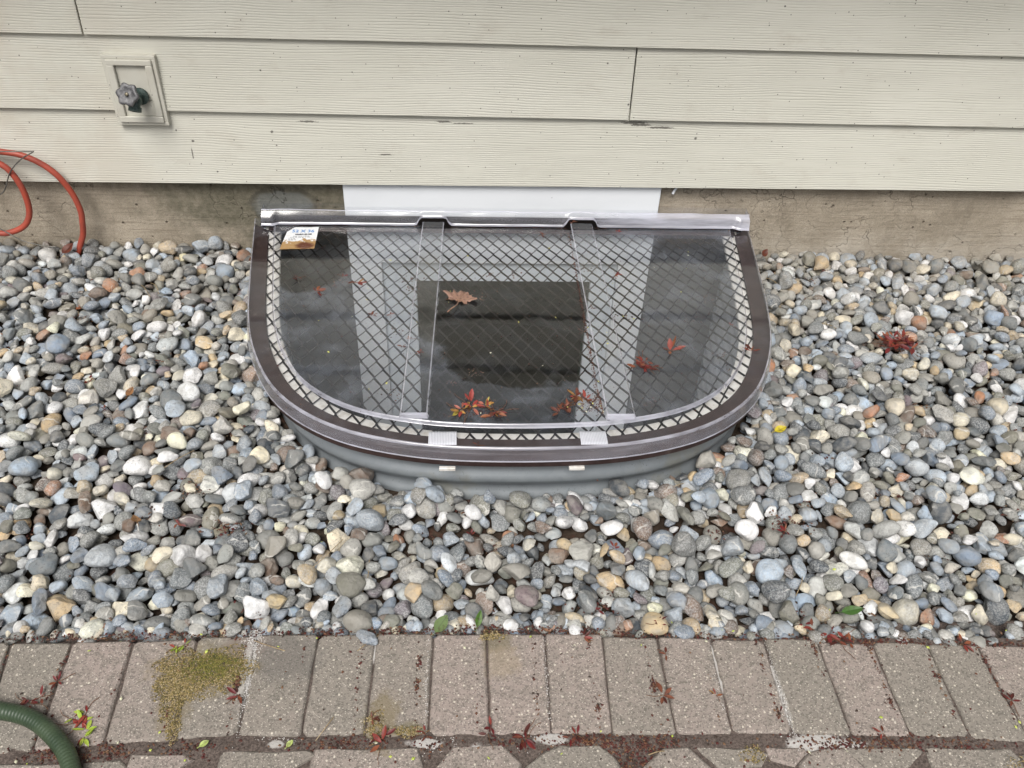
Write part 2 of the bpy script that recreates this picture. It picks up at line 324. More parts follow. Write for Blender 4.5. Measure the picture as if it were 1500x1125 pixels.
def mat_hose(name, c1, c2, per=.006, rough=.4, amp=.3):
    t = NT(name); p = t.pos()
    col = t.mix(t.ramp(t.noise(p, 25, 5, .6), .35, .7), c1, c2)
    uv = t.n('UVMap').outputs[0]; v = t.n('SeparateXYZ', {0: uv}).outputs[0]
    rib = t.math('SINE', t.math('MULTIPLY', v, 2*math.pi/per))
    return t.surf(t.pbr(col, rough, t.bump(t.math('ADD', rib, t.noise(p, 160, 3)), amp, .0008)))
def mat_metal(name, c1, c2, metal=.6, rough=.45):
    t = NT(name); p = t.pos(); col = t.mix(t.ramp(t.noise(p, 90, 5, .7), .35, .65), c1, c2)
    return t.surf(t.pbr(col, rough, t.bump(t.noise(p, 200, 3), .4, .001), metal=metal))
M = dict(
    siding=mat_siding(), trim=mat_trimpaint(), white=mat_white(), frame_white=mat_white('grey_white_vinyl', (.67, .72, .765), (.60, .645, .69)),
    concrete=mat_concrete(), coating=mat_coating(), steel=mat_steel(), lip=mat_lip(), brown=mat_brown(), strand=NT('dark_brown_mesh_paint').simple((.009, .007, .0065), .7, spec=.12),
    clear=clear_plastic('clear_polycarbonate', .115, 1.35), flange=clear_plastic('scuffed_polycarbonate', .05, .8),
    painted_glint=clear_plastic('painted_glint_polycarbonate', .62, 1.8, True), bend=clear_plastic('soft_painted_glint_polycarbonate', .52, 2.2, True), lip_edge=clear_plastic('hanging_lip_polycarbonate', .20, 1.3, True), upstand=clear_plastic('cloudy_painted_sheen_polycarbonate', .50, 1.3, True, True),  # haze on bends, edges and cloudy upstand paints in bright sky reflections
    rib=clear_plastic('clean_polycarbonate', .035, 1.2, False),
    paver=mat_paver(), soil=mat_soil(), sand=mat_jointsand(), stone=mat_stone(False), stone_mass=mat_stone(True),
    bits=mat_attr('plant_crumbs', .7, .1), leaf=mat_objcol('leaf_blade'), moss=mat_attr('moss_tufts', .95),
    strap=mat_strap(), sticker=mat_sticker(),
    orange=mat_hose('orange_rubber_hose', (.38, .068, .04), (.29, .062, .042), .5, .45, .05), green=mat_hose('green_vinyl_hose', (.026, .047, .024), (.045, .070, .037), .0060, .42, .28),
    wire=mat_metal('dull_wire', (.10, .10, .09), (.20, .19, .17)), valve=mat_metal('green_painted_brass', (.03, .055, .05), (.10, .13, .12)),
    wheel=mat_metal('oxidised_handwheel', (.06, .06, .065), (.17, .17, .175), .4, .55), lit_steel=mat_metal('painted_lit_steel', (.42, .44, .46), (.58, .60, .62), .1, .5), dark=NT('dark_gap').simple((.015, .015, .015), .9),
    room=NT('dim_room').simple((.045, .05, .042), .9), rail=NT('dark_sash').simple((.035, .04, .04), .5),
    blue=NT('blue_print').simple((.05, .22, .55), .6), ink=NT('black_print').simple((.03, .03, .04), .6), silver=NT('brass_screw').simple((.16, .14, .10), .45, metal=.7))
def mat_glass():
    t = NT('window_glass'); nrm = t.bump(t.noise(t.pos(), 3, 2), .05, .003)
    tr = t.n('BsdfTransparent', {'Color': (.55, .60, .55, 1)}).outputs[0]; gl = t.n('BsdfGlossy', {'Roughness': .03, 'Normal': nrm}).outputs[0]
    fr = t.sheet_fresnel(nrm, 1.8)
    return t.surf(t.n('MixShader', {0: fr, 1: tr, 2: gl}).outputs[0])
M['glass'] = mat_glass()

# ------------------------------------------------------------------ object helpers
def tag(o, label=None, cat=None, group=None, kind=None):
    for k, v in (('label', label), ('category', cat), ('group', group), ('kind', kind)):
        if v: o[k] = v
    return o
def empty(name, loc=(0, 0, 0)):
    o = bpy.data.objects.new(name, None); o.location = loc; o.empty_display_size = .05; C.objects.link(o); return o
class MB:
    def __init__(s): s.v = []; s.f = []; s.mi = []; s.cur = 0
    def poly(s, pts):
        b = len(s.v); s.v += [tuple(p) for p in pts]; s.f.append(tuple(range(b, b+len(pts)))); s.mi.append(s.cur)
    def grid(s, rows, close=False, cap=False):
        b = len(s.v); n = len(rows[0])
        for r in rows: s.v += [tuple(p) for p in r]
        for j in range(len(rows)-1):
            for i in range(n if close else n-1):
                i2 = (i+1) % n
                s.f.append((b+j*n+i, b+j*n+i2, b+(j+1)*n+i2, b+(j+1)*n+i)); s.mi.append(s.cur)
        if cap:
            s.f.append(tuple(b+i for i in reversed(range(n)))); s.mi.append(s.cur)
            s.f.append(tuple(b+(len(rows)-1)*n+i for i in range(n))); s.mi.append(s.cur)
    def box(s, x0, x1, y0, y1, z0, z1, M4=None):
        p = [Vector((x, y, z)) for z in (z0, z1) for x, y in ((x0, y0), (x1, y0), (x1, y1), (x0, y1))]
        if M4: p = [M4 @ q for q in p]
        b = len(s.v); s.v += [tuple(q) for q in p]
        for f in ((3, 2, 1, 0), (4, 5, 6, 7), (0, 1, 5, 4), (1, 2, 6, 5), (2, 3, 7, 6), (3, 0, 4, 7)): s.f.append(tuple(b+i for i in f)); s.mi.append(s.cur)
    def tube(s, pts, r, n=10, cap=True):
        pts = [Vector(p) for p in pts]; rows = []; up = None
        for i, p in enumerate(pts):
            d = (pts[min(i+1, len(pts)-1)]-pts[max(i-1, 0)]).normalized()
            if up is None: up = d.orthogonal().normalized()
            up = (up-d*up.dot(d)).normalized(); sd = d.cross(up)
            rr = r[i] if isinstance(r, (list, tuple)) else r
            rows.append([p+(up*math.cos(2*math.pi*k/n)+sd*math.sin(2*math.pi*k/n))*rr for k in range(n)])
        s.grid(rows, True, cap)
    def build(s, name, mats, parent=None, smooth=False, bevel=0, auto=None, seg=1):
        me = bpy.data.meshes.new(name); me.from_pydata(s.v, [], s.f)
        for m in (mats if isinstance(mats, (list, tuple)) else [mats]): me.materials.append(m)
        me.polygons.foreach_set('material_index', s.mi)
        bm = bmesh.new(); bm.from_mesh(me)
        if bevel:
            bmesh.ops.remove_doubles(bm, verts=bm.verts, dist=1e-6)
            bmesh.ops.bevel(bm, geom=[e for e in bm.edges if len(e.link_faces) == 2 and e.calc_face_angle(0) > .5], offset=bevel, segments=seg, affect='EDGES', clamp_overlap=True)
        bmesh.ops.recalc_face_normals(bm, faces=bm.faces)
        bm.to_mesh(me); bm.free()
        if smooth: me.polygons.foreach_set('use_smooth', [True]*len(me.polygons))
        if auto: 
            me.set_sharp_from_angle(angle=math.radians(auto))
        o = bpy.data.objects.new(name, me); C.objects.link(o)
        if parent: o.parent = parent
        return o
def catmull(pts, n=8):
    P = [Vector(p) for p in pts]; P = [2*P[0]-P[1]]+P+[2*P[-1]-P[-2]]; out = []
    for i in range(1, len(P)-2):
        for k in range(n):
            t = k/n
            out.append(.5*((2*P[i])+(P[i+1]-P[i-1])*t+(2*P[i-1]-5*P[i]+4*P[i+1]-P[i+2])*t*t+(3*P[i]-P[i-1]-3*P[i+1]+P[i+2])*t**3))
    out.append(P[-2]); return out
# ------------------------------------------------------------------ plan of the window well
# ---- shared stone maths -------------------------------------------------
def ico(sub):
    t=(1+5**.5)/2
    v=[(-1,t,0),(1,t,0),(-1,-t,0),(1,-t,0),(0,-1,t),(0,1,t),(0,-1,-t),(0,1,-t),(t,0,-1),(t,0,1),(-t,0,-1),(-t,0,1)]
    n=lambda p:tuple(c/math.sqrt(sum(q*q for q in p)) for c in p)
    v=[n(p) for p in v]
    f=[(0,11,5),(0,5,1),(0,1,7),(0,7,10),(0,10,11),(1,5,9),(5,11,4),(11,10,2),(10,7,6),(7,1,8),(3,9,4),(3,4,2),(3,2,6),(3,6,8),(3,8,9),(4,9,5),(2,4,11),(6,2,10),(8,6,7),(9,8,1)]
    for _ in range(sub):
        m={};g=[]
        def mid(a,b):
            k=(min(a,b),max(a,b))
            if k not in m:
                m[k]=len(v); v.append(n(tuple((v[a][i]+v[b][i])/2 for i in range(3))))
            return m[k]
        for a,b,c in f:
            x,y,z=mid(a,b),mid(b,c),mid(c,a)
            g+=[(a,x,z),(x,b,y),(z,y,c),(x,y,z)]
        f=g
    return v,f
N_SHAPES=18
def stone_shape(k,dirs):
    """A unit pebble: a polyhedron of random cutting planes with worn edges, tapered and bent a little."""
    r=random.Random(77+k)
    ang=(k%3)                       # 0 well rounded, 1 sub-rounded, 2 blocky
    planes=[]
    for _ in range(5+4*ang+r.randrange(4)):
        z=r.uniform(-1,1);a=r.uniform(0,6.283);s=math.sqrt(1-z*z)
        planes.append((s*math.cos(a),s*math.sin(a),z,r.uniform(.58,.86) if ang else r.uniform(.76,.97)))
    p=(13,30,60)[ang]
    w=[(r.uniform(-2.6,2.6),r.uniform(-2.6,2.6),r.uniform(-2.6,2.6),r.uniform(0,6.28)) for _ in range(3)]
    w+=[(r.uniform(-7,7),r.uniform(-7,7),r.uniform(-7,7),r.uniform(0,6.28)) for _ in range(2)]
    tp,ty,tb=r.uniform(-.34,.34),r.uniform(-.2,.2),r.uniform(-.16,.16)
    out=[]
    for d in dirs:
        acc=1.0
        for (a,b,c,h) in planes:
            q=(d[0]*a+d[1]*b+d[2]*c)/h
            if q>0: acc+=q**p
        R=acc**(-1/p)
        for i,(x,y,z,o) in enumerate(w): R*=1+(.05 if i<3 else .014)*math.sin(d[0]*x+d[1]*y+d[2]*z+o)
        x,y,z=d[0]*R,d[1]*R,d[2]*R
        g=1+tp*x
        out.append((x*1.06,(y*g+tb*x*x)*1.04,z*(1+ty*y)*1.04))
    return out
def stone_params(i):
    r=random.Random(9000+i)
    k=r.randrange(N_SHAPES)
    L=min(.0325,max(.0125,.0205*math.exp(r.gauss(0,.26))))   # half length
    b=r.uniform(.62,.95); t=b*r.uniform(.52,.92)
    return k+N_SHAPES*(i%2),(L,L*b,L*t)
# well / cover outline (plan, centre line x=XC), from back right round the front to back left
XC=.12
HALF=[(.714,0),(.699,-.1),(.669,-.3),(.636,-.5),(.607,-.62),(.578,-.7),(.535,-.79),(.49,-.85),(.43,-.905),(.34,-.957),(.2,-.995),(.07,-1.006)]
def outline(inset=0.0,n=96,y0=-.004):
    pts=[(XC+x,y) for x,y in HALF]+[(XC-x,y) for x,y in reversed(HALF)]
    # Catmull-Rom
    P=[(2*pts[0][0]-pts[1][0],2*pts[0][1]-pts[1][1])]+pts+[(2*pts[-1][0]-pts[-2][0],2*pts[-1][1]-pts[-2][1])]
    c=[]
    for i in range(1,len(P)-2):
        for s in range(12):
            t=s/12
            c.append(tuple(.5*((2*P[i][j])+(-P[i-1][j]+P[i+1][j])*t+(2*P[i-1][j]-5*P[i][j]+4*P[i+1][j]-P[i+2][j])*t*t+(-P[i-1][j]+3*P[i][j]-3*P[i+1][j]+P[i+2][j])*t**3) for j in (0,1)))
    c.append(pts[-1])
    # arc-length resample
    d=[0]
    for a,b in zip(c,c[1:]): d.append(d[-1]+math.dist(a,b))
    out=[];j=0
    for i in range(n+1):
        s=d[-1]*i/n
        while j<len(c)-2 and d[j+1]<s: j+=1
        u=(s-d[j])/(d[j+1]-d[j]); out.append((c[j][0]*(1-u)+c[j+1][0]*u,c[j][1]*(1-u)+c[j+1][1]*u))
    # smooth, then inset along the normal
    for _ in range(3):
        out=[out[0]]+[tuple((out[i-1][q]+2*out[i][q]+out[i+1][q])/4 for q in (0,1)) for i in range(1,n)]+[out[-1]]
    res=[]
    for i,p in enumerate(out):
        a=out[max(0,i-1)];b=out[min(n,i+1)]
        tx,ty=b[0]-a[0],b[1]-a[1];l=math.hypot(tx,ty)
        nx,ny=-ty/l,tx/l     # points inward?
        if nx*(XC-p[0])+ny*(-.45-p[1])<0: nx,ny=-nx,-ny
        q=(p[0]+nx*inset,p[1]+ny*inset)
        res.append(q)
    res[0]=(res[0][0],min(y0,res[0][1]) if inset==0 else y0);res[-1]=(res[-1][0],y0)
    return res
def base_z(x,y):
    return -.050-.010*(x-.1)*max(0,1+y/1.33)
def paver_edge(x): return -1.322-.045*max(0,(x-.1)/.8)
def inside_poly(x,y,poly):
    c=False
    for i in range(len(poly)):
        a=poly[i];b=poly[i-1]
        if (a[1]>y)!=(b[1]>y) and x<(b[0]-a[0])*(y-a[1])/(b[1]-a[1])+a[0]: c=not c
    return c
SCALE=.82
def spread(rec):
    """Lay the settled heap out at its true pebble size: the heap itself, its paver-side strip and its two flanks."""
    well=outline(.020,64,0.0); well=well+[(well[-1][0],.1),(well[0][0],.1)]
    lb=lambda y: -1.182-.325*y+.006
    rb=lambda y: 1.561+.425*y-.006
    out=[];cells={}
    def put(n,x,y,z,q,seed,check):
        if inside_poly(x,y,well): return
        k,s=stone_params(n); s=tuple(v*SCALE for v in s); key=(int(x//.04),int(y//.04))
        if check:
            for i in (-1,0,1):
                for j in (-1,0,1):
                    for (a,b,c,r) in cells.get((key[0]+i,key[1]+j),()):
                        if (a-x)**2+(b-y)**2+(c-z)**2<(.50*(r+s[1]))**2: return
        cells.setdefault(key,[]).append((x,y,z,s[1])); out.append((k,s,(x,y,z),q,seed))
    A=[]
    for n,r in enumerate(rec):
        x,y,z=r[0]/2000,r[1]/2000,r[2]/2000; q=(r[3]/60,r[4]/60,r[5]/60)
        if z<-.12 or z>.09 or y<paver_edge(x)-.03: continue
        A.append((n,XC+(x-XC)*SCALE,y*SCALE,z*SCALE-.001,q,x,y))
    for n,x,y,z,q,x0,y0 in A:
        yb=paver_edge(x)+(y0-paver_edge(x0))*SCALE
        if yb<-1.085: put(n,x,yb-.008*min(1,max(0,(x-.4)/.4)),z,q,n+4000,False)
    for n,x,y,z,q,x0,y0 in A:
        if y>-1.072: put(n,x,y,z,q,n,y<-1.03)
    for n,x,y,z,q,x0,y0 in A:
        for d in (-.23,.25):
            X=x+d
            if (d<0 and X<lb(y)) or (d>0 and X>rb(y)): put(n,X,y,z,q,n+8000,True)
            X=x+d; yb=paver_edge(X)+(y0-paver_edge(x0))*SCALE
            if yb<-1.085 and ((d<0 and X<lb(-1.08)) or (d>0 and X>rb(-1.08))): put(n,X,yb,z,q,n+12000,True)
    return out

def T(y): return -.052*(1+y)                     # everything on the well leans a little towards the house
def ring(inset, z, y0=-.004, n=96):
    o = outline(inset, n, 0.0); ym = min(p[1] for p in o)
    return [(x, y0+y*(ym-y0)/ym, z+T(y)) for x, y in o]

# ------------------------------------------------------------------ ground
def build_ground():
    R0 = [(x, y) for x, y in outline(.036, 72, 0.0)]
    rows = []
    for d in (0, .12, .3, .55, .9, 1.6, 4, 14, 60):
        r = []
        for x, y in R0:
            dx, dy = x-XC, y-(-.0)
            l = math.hypot(dx, dy); ux, uy = dx/l, dy/l
            px, py = x+ux*d, min(0.0, y+uy*d) if abs(y) > 1e-6 else 0.0
            z = base_z(max(-2, min(2.2, px)), max(-1.33, py)) + .004
            r.append((px, py, z))
        rows.append(r)
    mb = MB(); mb.grid(rows); return tag(mb.build('gravel_bed', M['soil'], smooth=True), kind='structure')
gravel = build_ground()

def build_pavers():
    base = MB()
    base.poly([(-3, -1.300, -.030), (-3, -3.6, -.030), (3.2, -3.6, -.030), (3.2, -1.300, -.030)])
    r = base.build('paver_path', M['sand']); tag(r, kind='structure')
    # joint bed: a lumpy strip of sand that fills the joints to just below the paver tops
    rj = random.Random(8); mb = MB(); rows = []
    for j in range(26):
        y = -1.335-.0125*j
        rows.append([(-1.15+.0125*i, y+(-.02*max(0, (-1.15+.0125*i))), -.0050+rj.uniform(-.0022, .0022)+(.003 if -1.545 < y < -1.515 else 0)) for i in range(200)])
    mb.grid(rows); mb.build('joint_filling', M['sand'], r, smooth=True)
    cols = [(.0, 0)]
    def paver(poly, seed, parent=r):
        rr = random.Random(seed); mb = MB()
        cx = sum(p[0] for p in poly)/len(poly); cy = sum(p[1] for p in poly)/len(poly)
        # subdivide the outline and roughen it so no edge is dead straight
        pts = []
        for i, a in enumerate(poly):
            b = poly[(i+1) % len(poly)]; L = math.dist(a, b); k = max(1, int(L/.028))
            for q in range(k):
                t = q/k; s = 0 if q == 0 else .0011
                pts.append((a[0]+(b[0]-a[0])*t+rr.uniform(-s, s), a[1]+(b[1]-a[1])*t+rr.uniform(-s, s)))
        # clip corners
        n = len(pts)
        def inset(p, d):
            dx, dy = cx-p[0], cy-p[1]; l = math.hypot(dx, dy); return (p[0]+dx/l*d, p[1]+dy/l*d)
        tx, ty = rr.uniform(-.010, .010), rr.uniform(-.010, .010); z0 = rr.uniform(-.0012, .0012)
        def z(p, h): return h+z0+tx*(p[0]-cx)+ty*(p[1]-cy)
        rows = [[(*p, -.028) for p in pts], [(*p, z(p, -.0050)) for p in pts],
                [(*inset(p, .0016), z(p, -.0018)) for p in pts], [(*inset(p, .0050), z(p, -.0002)+rr.uniform(-.0003, .0003)) for p in pts]]
        mb.grid(rows, True)
        c = (cx, cy, z((cx, cy), .0003)); top = rows[-1]
        for i in range(n): mb.poly([top[i], top[(i+1) % n], c])
        return mb.build('paver', M['paver'], parent, smooth=True, auto=50)
    ends = [((-0.7643, -1.3283), (-0.74, -1.5327)), ((-0.6626, -1.3289), (-0.6582, -1.5283)), ((-0.5606, -1.3281), (-0.5538, -1.521)), ((-0.4549, -1.3247), (-0.452, -1.5169)), ((-0.3544, -1.3238), (-0.351, -1.5115)), ((-0.2494, -1.3244), (-0.2537, -1.515)), ((-0.1496, -1.3235), (-0.1541, -1.5162)), ((-0.0513, -1.3253), (-0.0549, -1.514)), ((0.0416, -1.327), (0.043, -1.5164)), ((0.1433, -1.3303), (0.1404, -1.5187)), ((0.2442, -1.3336), (0.2384, -1.521)), ((0.3404, -1.3382), (0.3412, -1.5235)), ((0.4344, -1.3428), (0.4325, -1.5257)), ((0.5287, -1.3473), (0.5298, -1.528)), ((0.6244, -1.352), (0.6253, -1.5337)), ((0.7215, -1.3566), (0.7209, -1.5395)), ((0.8189, -1.3613), (0.8188, -1.543)), ((0.9085, -1.3644), (0.9124, -1.5533)), ((1.0002, -1.3689), (1.0061, -1.5647))]
    ends = [((ends[0][0][0]-.1*k, ends[0][0][1]), (ends[0][1][0]-.1*k, ends[0][1][1])) for k in range(16, 0, -1)] + ends
    ends += [((ends[-1][0][0]+.1*k, ends[-1][0][1]-.004*k), (ends[-1][1][0]+.1*k, ends[-1][1][1]-.004*k)) for k in range(1, 16)]
    rr = random.Random(4)
    for i in range(len(ends)-1):
        (a, b), (c, d) = ends[i], ends[i+1]
        g = rr.uniform(.0008, .0020); ch = rr.uniform(.003, .008); t0, t1 = rr.uniform(-.002, .002), rr.uniform(-.003, .003)
        P = [(a[0]+g, a[1]-.002+t0), (c[0]-g, c[1]-.002+t0), (d[0]-g, d[1]+.003+t1), (b[0]+g, b[1]+.003+t1)]
        # cut corners
        Q = []
        for k in range(4):
            p, pr, nx = P[k], P[k-1], P[(k+1) % 4]
            for o in (pr, nx):
                l = math.dist(p, o); Q.append((p[0]+(o[0]-p[0])*ch/l, p[1]+(o[1]-p[1])*ch/l))
        paver(Q, 100+i)
    row2 = [[(-0.5731, -1.5465), (-0.5218, -1.5424), (-0.5044, -1.5567), (-0.4823, -1.633), (-0.5675, -1.6307)], [(-0.5056, -1.5353), (-0.4265, -1.5362), (-0.4121, -1.5452), (-0.4292, -1.5586), (-0.4317, -1.6344), (-0.5094, -1.6323)], [(-0.3685, -1.5332), (-0.2383, -1.5353), (-0.2268, -1.5433), (-0.2571, -1.563), (-0.2752, -1.6387), (-0.3732, -1.636)], [(-0.2269, -1.5345), (-0.0722, -1.5361), (-0.0626, -1.5679), (-0.0658, -1.6444), (-0.2359, -1.6398)], [(-0.0397, -1.5685), (-0.015, -1.5342), (0.0608, -1.5326), (0.0882, -1.5642), (0.0899, -1.6487), (-0.0479, -1.6449)], [(0.0962, -1.5719), (0.1298, -1.5455), (0.152, -1.536), (0.2145, -1.5375), (0.2354, -1.5591), (0.2451, -1.5811), (0.2278, -1.6525), (0.097, -1.6489)], [(0.2726, -1.5818), (0.3152, -1.5456), (0.3546, -1.5443), (0.3864, -1.5825), (0.385, -1.6568), (0.2733, -1.6537)], [(0.3698, -1.5446), (0.4602, -1.5468), (0.479, -1.5585), (0.4628, -1.5779), (0.4024, -1.5829)], [(0.4788, -1.5473), (0.5401, -1.5488), (0.5424, -1.5556), (0.5166, -1.5793), (0.482, -1.5675)], [(0.5254, -1.5751), (0.5489, -1.5558), (0.5811, -1.5487), (0.6074, -1.5527), (0.6265, -1.5853), (0.6209, -1.6633), (0.518, -1.6605)], [(0.6027, -1.5503), (0.7203, -1.5543), (0.7291, -1.5602), (0.6936, -1.587), (0.6726, -1.6647), (0.6415, -1.6638), (0.6329, -1.5888)], [(0.7385, -1.5536), (0.8731, -1.5592), (0.8808, -1.5752), (0.8703, -1.6701), (0.7348, -1.6664)], [(0.8897, -1.5709), (0.929, -1.5606), (1.0286, -1.5653), (1.0068, -1.6739), (0.9017, -1.671)], [(-0.7165, -1.5461), (-0.6366, -1.546), (-0.5859, -1.5472), (-0.5868, -1.6301), (-0.7214, -1.6264)]]
    for i, q in enumerate(row2):
        mx, my = sum(p[0] for p in q)/len(q), sum(p[1] for p in q)/len(q)
        paver([(mx+(p[0]-mx)*1.05, my+(p[1]-my)*1.03) for p in q], 300+i)
    # more rows towards and beyond the photographer
    for j in range(9):
        y1 = -1.668-.107*j
        x = -2.2+(.03 if j % 2 else .08)
        while x < 2.6:
            w = rr.choice((.1, .13, .16)); paver([(x+.004, y1), (x+w-.004, y1), (x+w-.004, y1-.10), (x+.004, y1-.10)], rr.randrange(9999)); x += w
    for x0, x1 in ((-2.3, -.73), (1.03, 2.6)):
        x = x0
        while x < x1-.05:
            w = min(.14, x1-x); paver([(x+.004, -1.575), (x+w-.004, -1.575), (x+w-.004, -1.66), (x+.004, -1.66)], rr.randrange(9999)); x += w
    return r
path = build_pavers()

# ------------------------------------------------------------------ house
house = tag(empty('house', (0, 0, 0)), 'house wall of cream lap siding over a bare concrete foundation', 'house')
BH = .215; EXPO = .1905
def course_z(k, x):                              # lower edge of course k
    return (.2034, .3985, .586)[k]+(x-.13)*(.0035, -.0022, -.0015)[k] if k < 3 else .586+EXPO*(k-2)
def board(k, x0, x1):
    mb = MB(); z0a, z0b = course_z(k, x0), course_z(k, x1)
    ys = ((-.034, -.0215), (-.0195, -.0085))
    p = []
    for dz, (yf, yb) in ((0, ys[0]), (BH, ys[1])):
        for x, z in ((x0, z0a), (x1, z0b)): p += [(x, yf, z+dz), (x, yb, z+dz)]
    # 0 lf,1 lb,2 rf,3 rb, 4..7 top
    mb.v = p; mb.f = [(0, 2, 6, 4), (1, 5, 7, 3), (0, 1, 3, 2), (4, 6, 7, 5), (0, 4, 5, 1), (2, 3, 7, 6)]; mb.mi = [0]*6
    return mb.build('siding_board', M['siding'], house, bevel=.0012)
joints = {0: (-3.3, -1.75, 1.9), 1: (-3.22, .4365, 4.0), 2: (-.9135, 2.75), 3: (-2.6, 1.05), 4: (-1.6, 2.1), 5: (-3, .7), 6: (-.4, 3.2), 7: (-2, 1.6), 8: (-1.1, 2.5), 9: (-2.9, .8), 10: (-.5, 3.1), 11: (-2.2, 1.4)}
for k in range(12):
    xs = [-4.5, *joints[k], 4.8]
    for a, b in zip(xs, xs[1:]): board(k, a+.0018, b-.0018)
mb = MB(); mb.box(-4.5, 4.8, -.0083, .0, .25, 2.7); mb.build('sheathing', M['dark'], house)
# foundation with the window opening cut in it
OX0, OX1, OZ0, OZ1 = -.238, .462, -.98, -.053
mb = MB()
for b in ((-4.5, OX0, -1.4, .2495), (OX1, 4.8, -1.4, .2495), (OX0, OX1, OZ1, .2495), (OX0, OX1, -1.4, OZ0)):
    mb.box(b[0], b[1], .0005, .25, b[2], b[3])
f = mb.build('foundation', M['concrete'], house); f['label'] = 'stained bare concrete foundation below the siding'
mb = MB(); mb.box(-.4, .62, .25, 1.6, -1.0, 0.0); mb.f = mb.f[:2]+mb.f[3:]; mb.mi = mb.mi[:5]
mb.build('basement_room', M['room'], house)
for xa, xb in ((-.575, -.3315), (.5575, .832)):
    mb = MB(); mb.box(xa, xb, -.0035, .0004, -1.05, .062); mb.build('dampproof_coating', M['coating'], house)
# unseen overhang added to shade the top boards, then the roof
mb = MB(); mb.box(-4.6, 4.9, -.43, -.0345, 1.30, 1.315); mb.build('added_overhang_underside', M['trim'], house)
mb = MB(); mb.box(-4.6, 4.9, -.455, -.4305, 1.285, 2.76); mb.build('added_overhang_front', M['trim'], house)
mb = MB(); mb.poly([(-4.6, -.62, 2.762), (4.9, -.62, 2.762), (4.9, 3, 4.2), (-4.6, 3, 4.2)]); mb.build('roof', M['coating'], house)
# window: outer white boards, inner vinyl frame, sash, pane
win = empty('window'); win.parent = house
mb = MB(); mb.box(-.3305, .5555, -.019, .0004, -.053, .26); o = mb.build('head_board', M['white'], win, bevel=.0012)
for x0, x1 in ((-.3305, -.2385), (.4625, .5555)):
    mb = MB(); mb.box(x0, x1, -.017, .0004, -.985, -.0535); mb.build('side_board', M['white'], win, bevel=.0012)
mb = MB(); mb.box(-.2375, .4615, -.006, .055, -.123, -.0535); mb.build('frame_head', M['frame_white'], win, bevel=.001)
mb = MB(); mb.box(-.2375, -.140, -.004, .055, -.975, -.1235); mb.build('frame_side', M['frame_white'], win, bevel=.001)
mb = MB(); mb.box(.387, .4615, -.004, .055, -.975, -.1235); mb.build('frame_side', M['frame_white'], win, bevel=.001)
mb = MB(); mb.box(-.1395, .3865, .014, .018, -.975, -.124); mb.build('pane', M['glass'], win)
mb = MB(); mb.box(-.1395, .3865, .0205, .052, -.214, -.196); mb.build('sash_rail', M['rail'], win)

# tap and its mounting block
blk = tag(empty('mounting_block', (-.819, -.03, .45)), 'small cream framed recess in the siding that holds the tap', 'mounting block')
def at(o, *parts):
    for p in parts:
        p.parent = o; p.matrix_parent_inverse = Matrix.Translation(-o.location)
X0, X1, Z0, Z1 = -.883, -.7545, .3655, .5425; x0, x1, z0, z1 = -.8560, -.7805, .3905, .5195
def ringbox(X0, X1, Z0, Z1, x0, x1, z0, z1, ya, yb):
    mb = MB()
    mb.box(X0, X1, ya, yb, z1, Z1); mb.box(X0, X1, ya, yb, Z0, z0); mb.box(X0, x0, ya, yb, z0+.0002, z1-.0002); mb.box(x1, X1, ya, yb, z0+.0002, z1-.0002)
    return mb
o1 = ringbox(X0, X1, Z0, Z1, X0+.009, X1-.009, Z0+.009, Z1-.009, -.0415, -.020).build('outer_rim', M['trim'], bevel=.001)
o2 = ringbox(X0+.0092, X1-.0092, Z0+.0092, Z1-.0092, x0, x1, z0, z1, -.0480, -.0205).build('frame', M['trim'], bevel=.0015)
mb = MB(); mb.box(x0+.0003, x1-.0003, -.0375, -.0345, .4285, z1-.0003); mb.box(x0+.0003, x1-.0003, -.0400, -.0345, z0+.0003, .4275)
o3 = mb.build('back_panel', M['trim'], bevel=.0008)
# the hole in the boards: the block simply stands proud of them, its back panel 3 mm in front of the board face
at(blk, o1, o2, o3)
tap = tag(empty('tap', (-.819, -.045, .445)), 'weathered outdoor tap with a lobed grey handwheel in its cream frame', 'tap')
fc = Vector((-.8085, -.0455, .443)); ax = Vector((-.06, -1, .02)).normalized()
def lathe(c, axis, prof, n=20, lob=None):
    axis = axis.normalized(); u = axis.orthogonal().normalized(); v = axis.cross(u); rows = []
    for d, r in prof:
        rows.append([c+axis*d+(u*math.cos(2*math.pi*k/n)+v*math.sin(2*math.pi*k/n))*(r*(1+(lob or 0)*math.cos(6*2*math.pi*k/n))) for k in range(n)])
    mb = MB(); mb.grid(rows, True, True); return mb
pf = lathe(fc, ax, ((-.003, .021), (0, .0215), (.003, .021), (.005, .016), (.006, .012))).build('flange', M['valve'], smooth=True, auto=40)
pb = lathe(fc, ax, ((.006, .0105), (.022, .0110), (.028, .0145), (.036, .0150), (.042, .012), (.045, .009))).build('body', M['valve'], smooth=True, auto=50)
stem_dir = Vector((-.05, -.80, .62)).normalized(); sc0 = fc+ax*.030
ps = lathe(sc0, stem_dir, ((0, .010), (.018, .0105), (.020, .0085), (.034, .0080), (.036, .005), (.052, .0045))).build('bonnet', M['wheel'], smooth=True, auto=50)
wheel_axis = Vector((-.1, -.87, .48)).normalized()
hw = lathe(sc0+stem_dir*.048, wheel_axis, ((-.003, .015), (-.0035, .0235), (-.001, .0265), (.003, .0265), (.0055, .0235), (.0045, .017), (.0025, .010), (.0035, .006)), 60, .10).build('handwheel', M['wheel'], smooth=True, auto=60)
scw = lathe(sc0+stem_dir*.048, wheel_axis, ((.003, .0045), (.0075, .0045), (.0085, .003)), 12).build('screw', M['silver'], smooth=True, auto=40)
holes = MB()
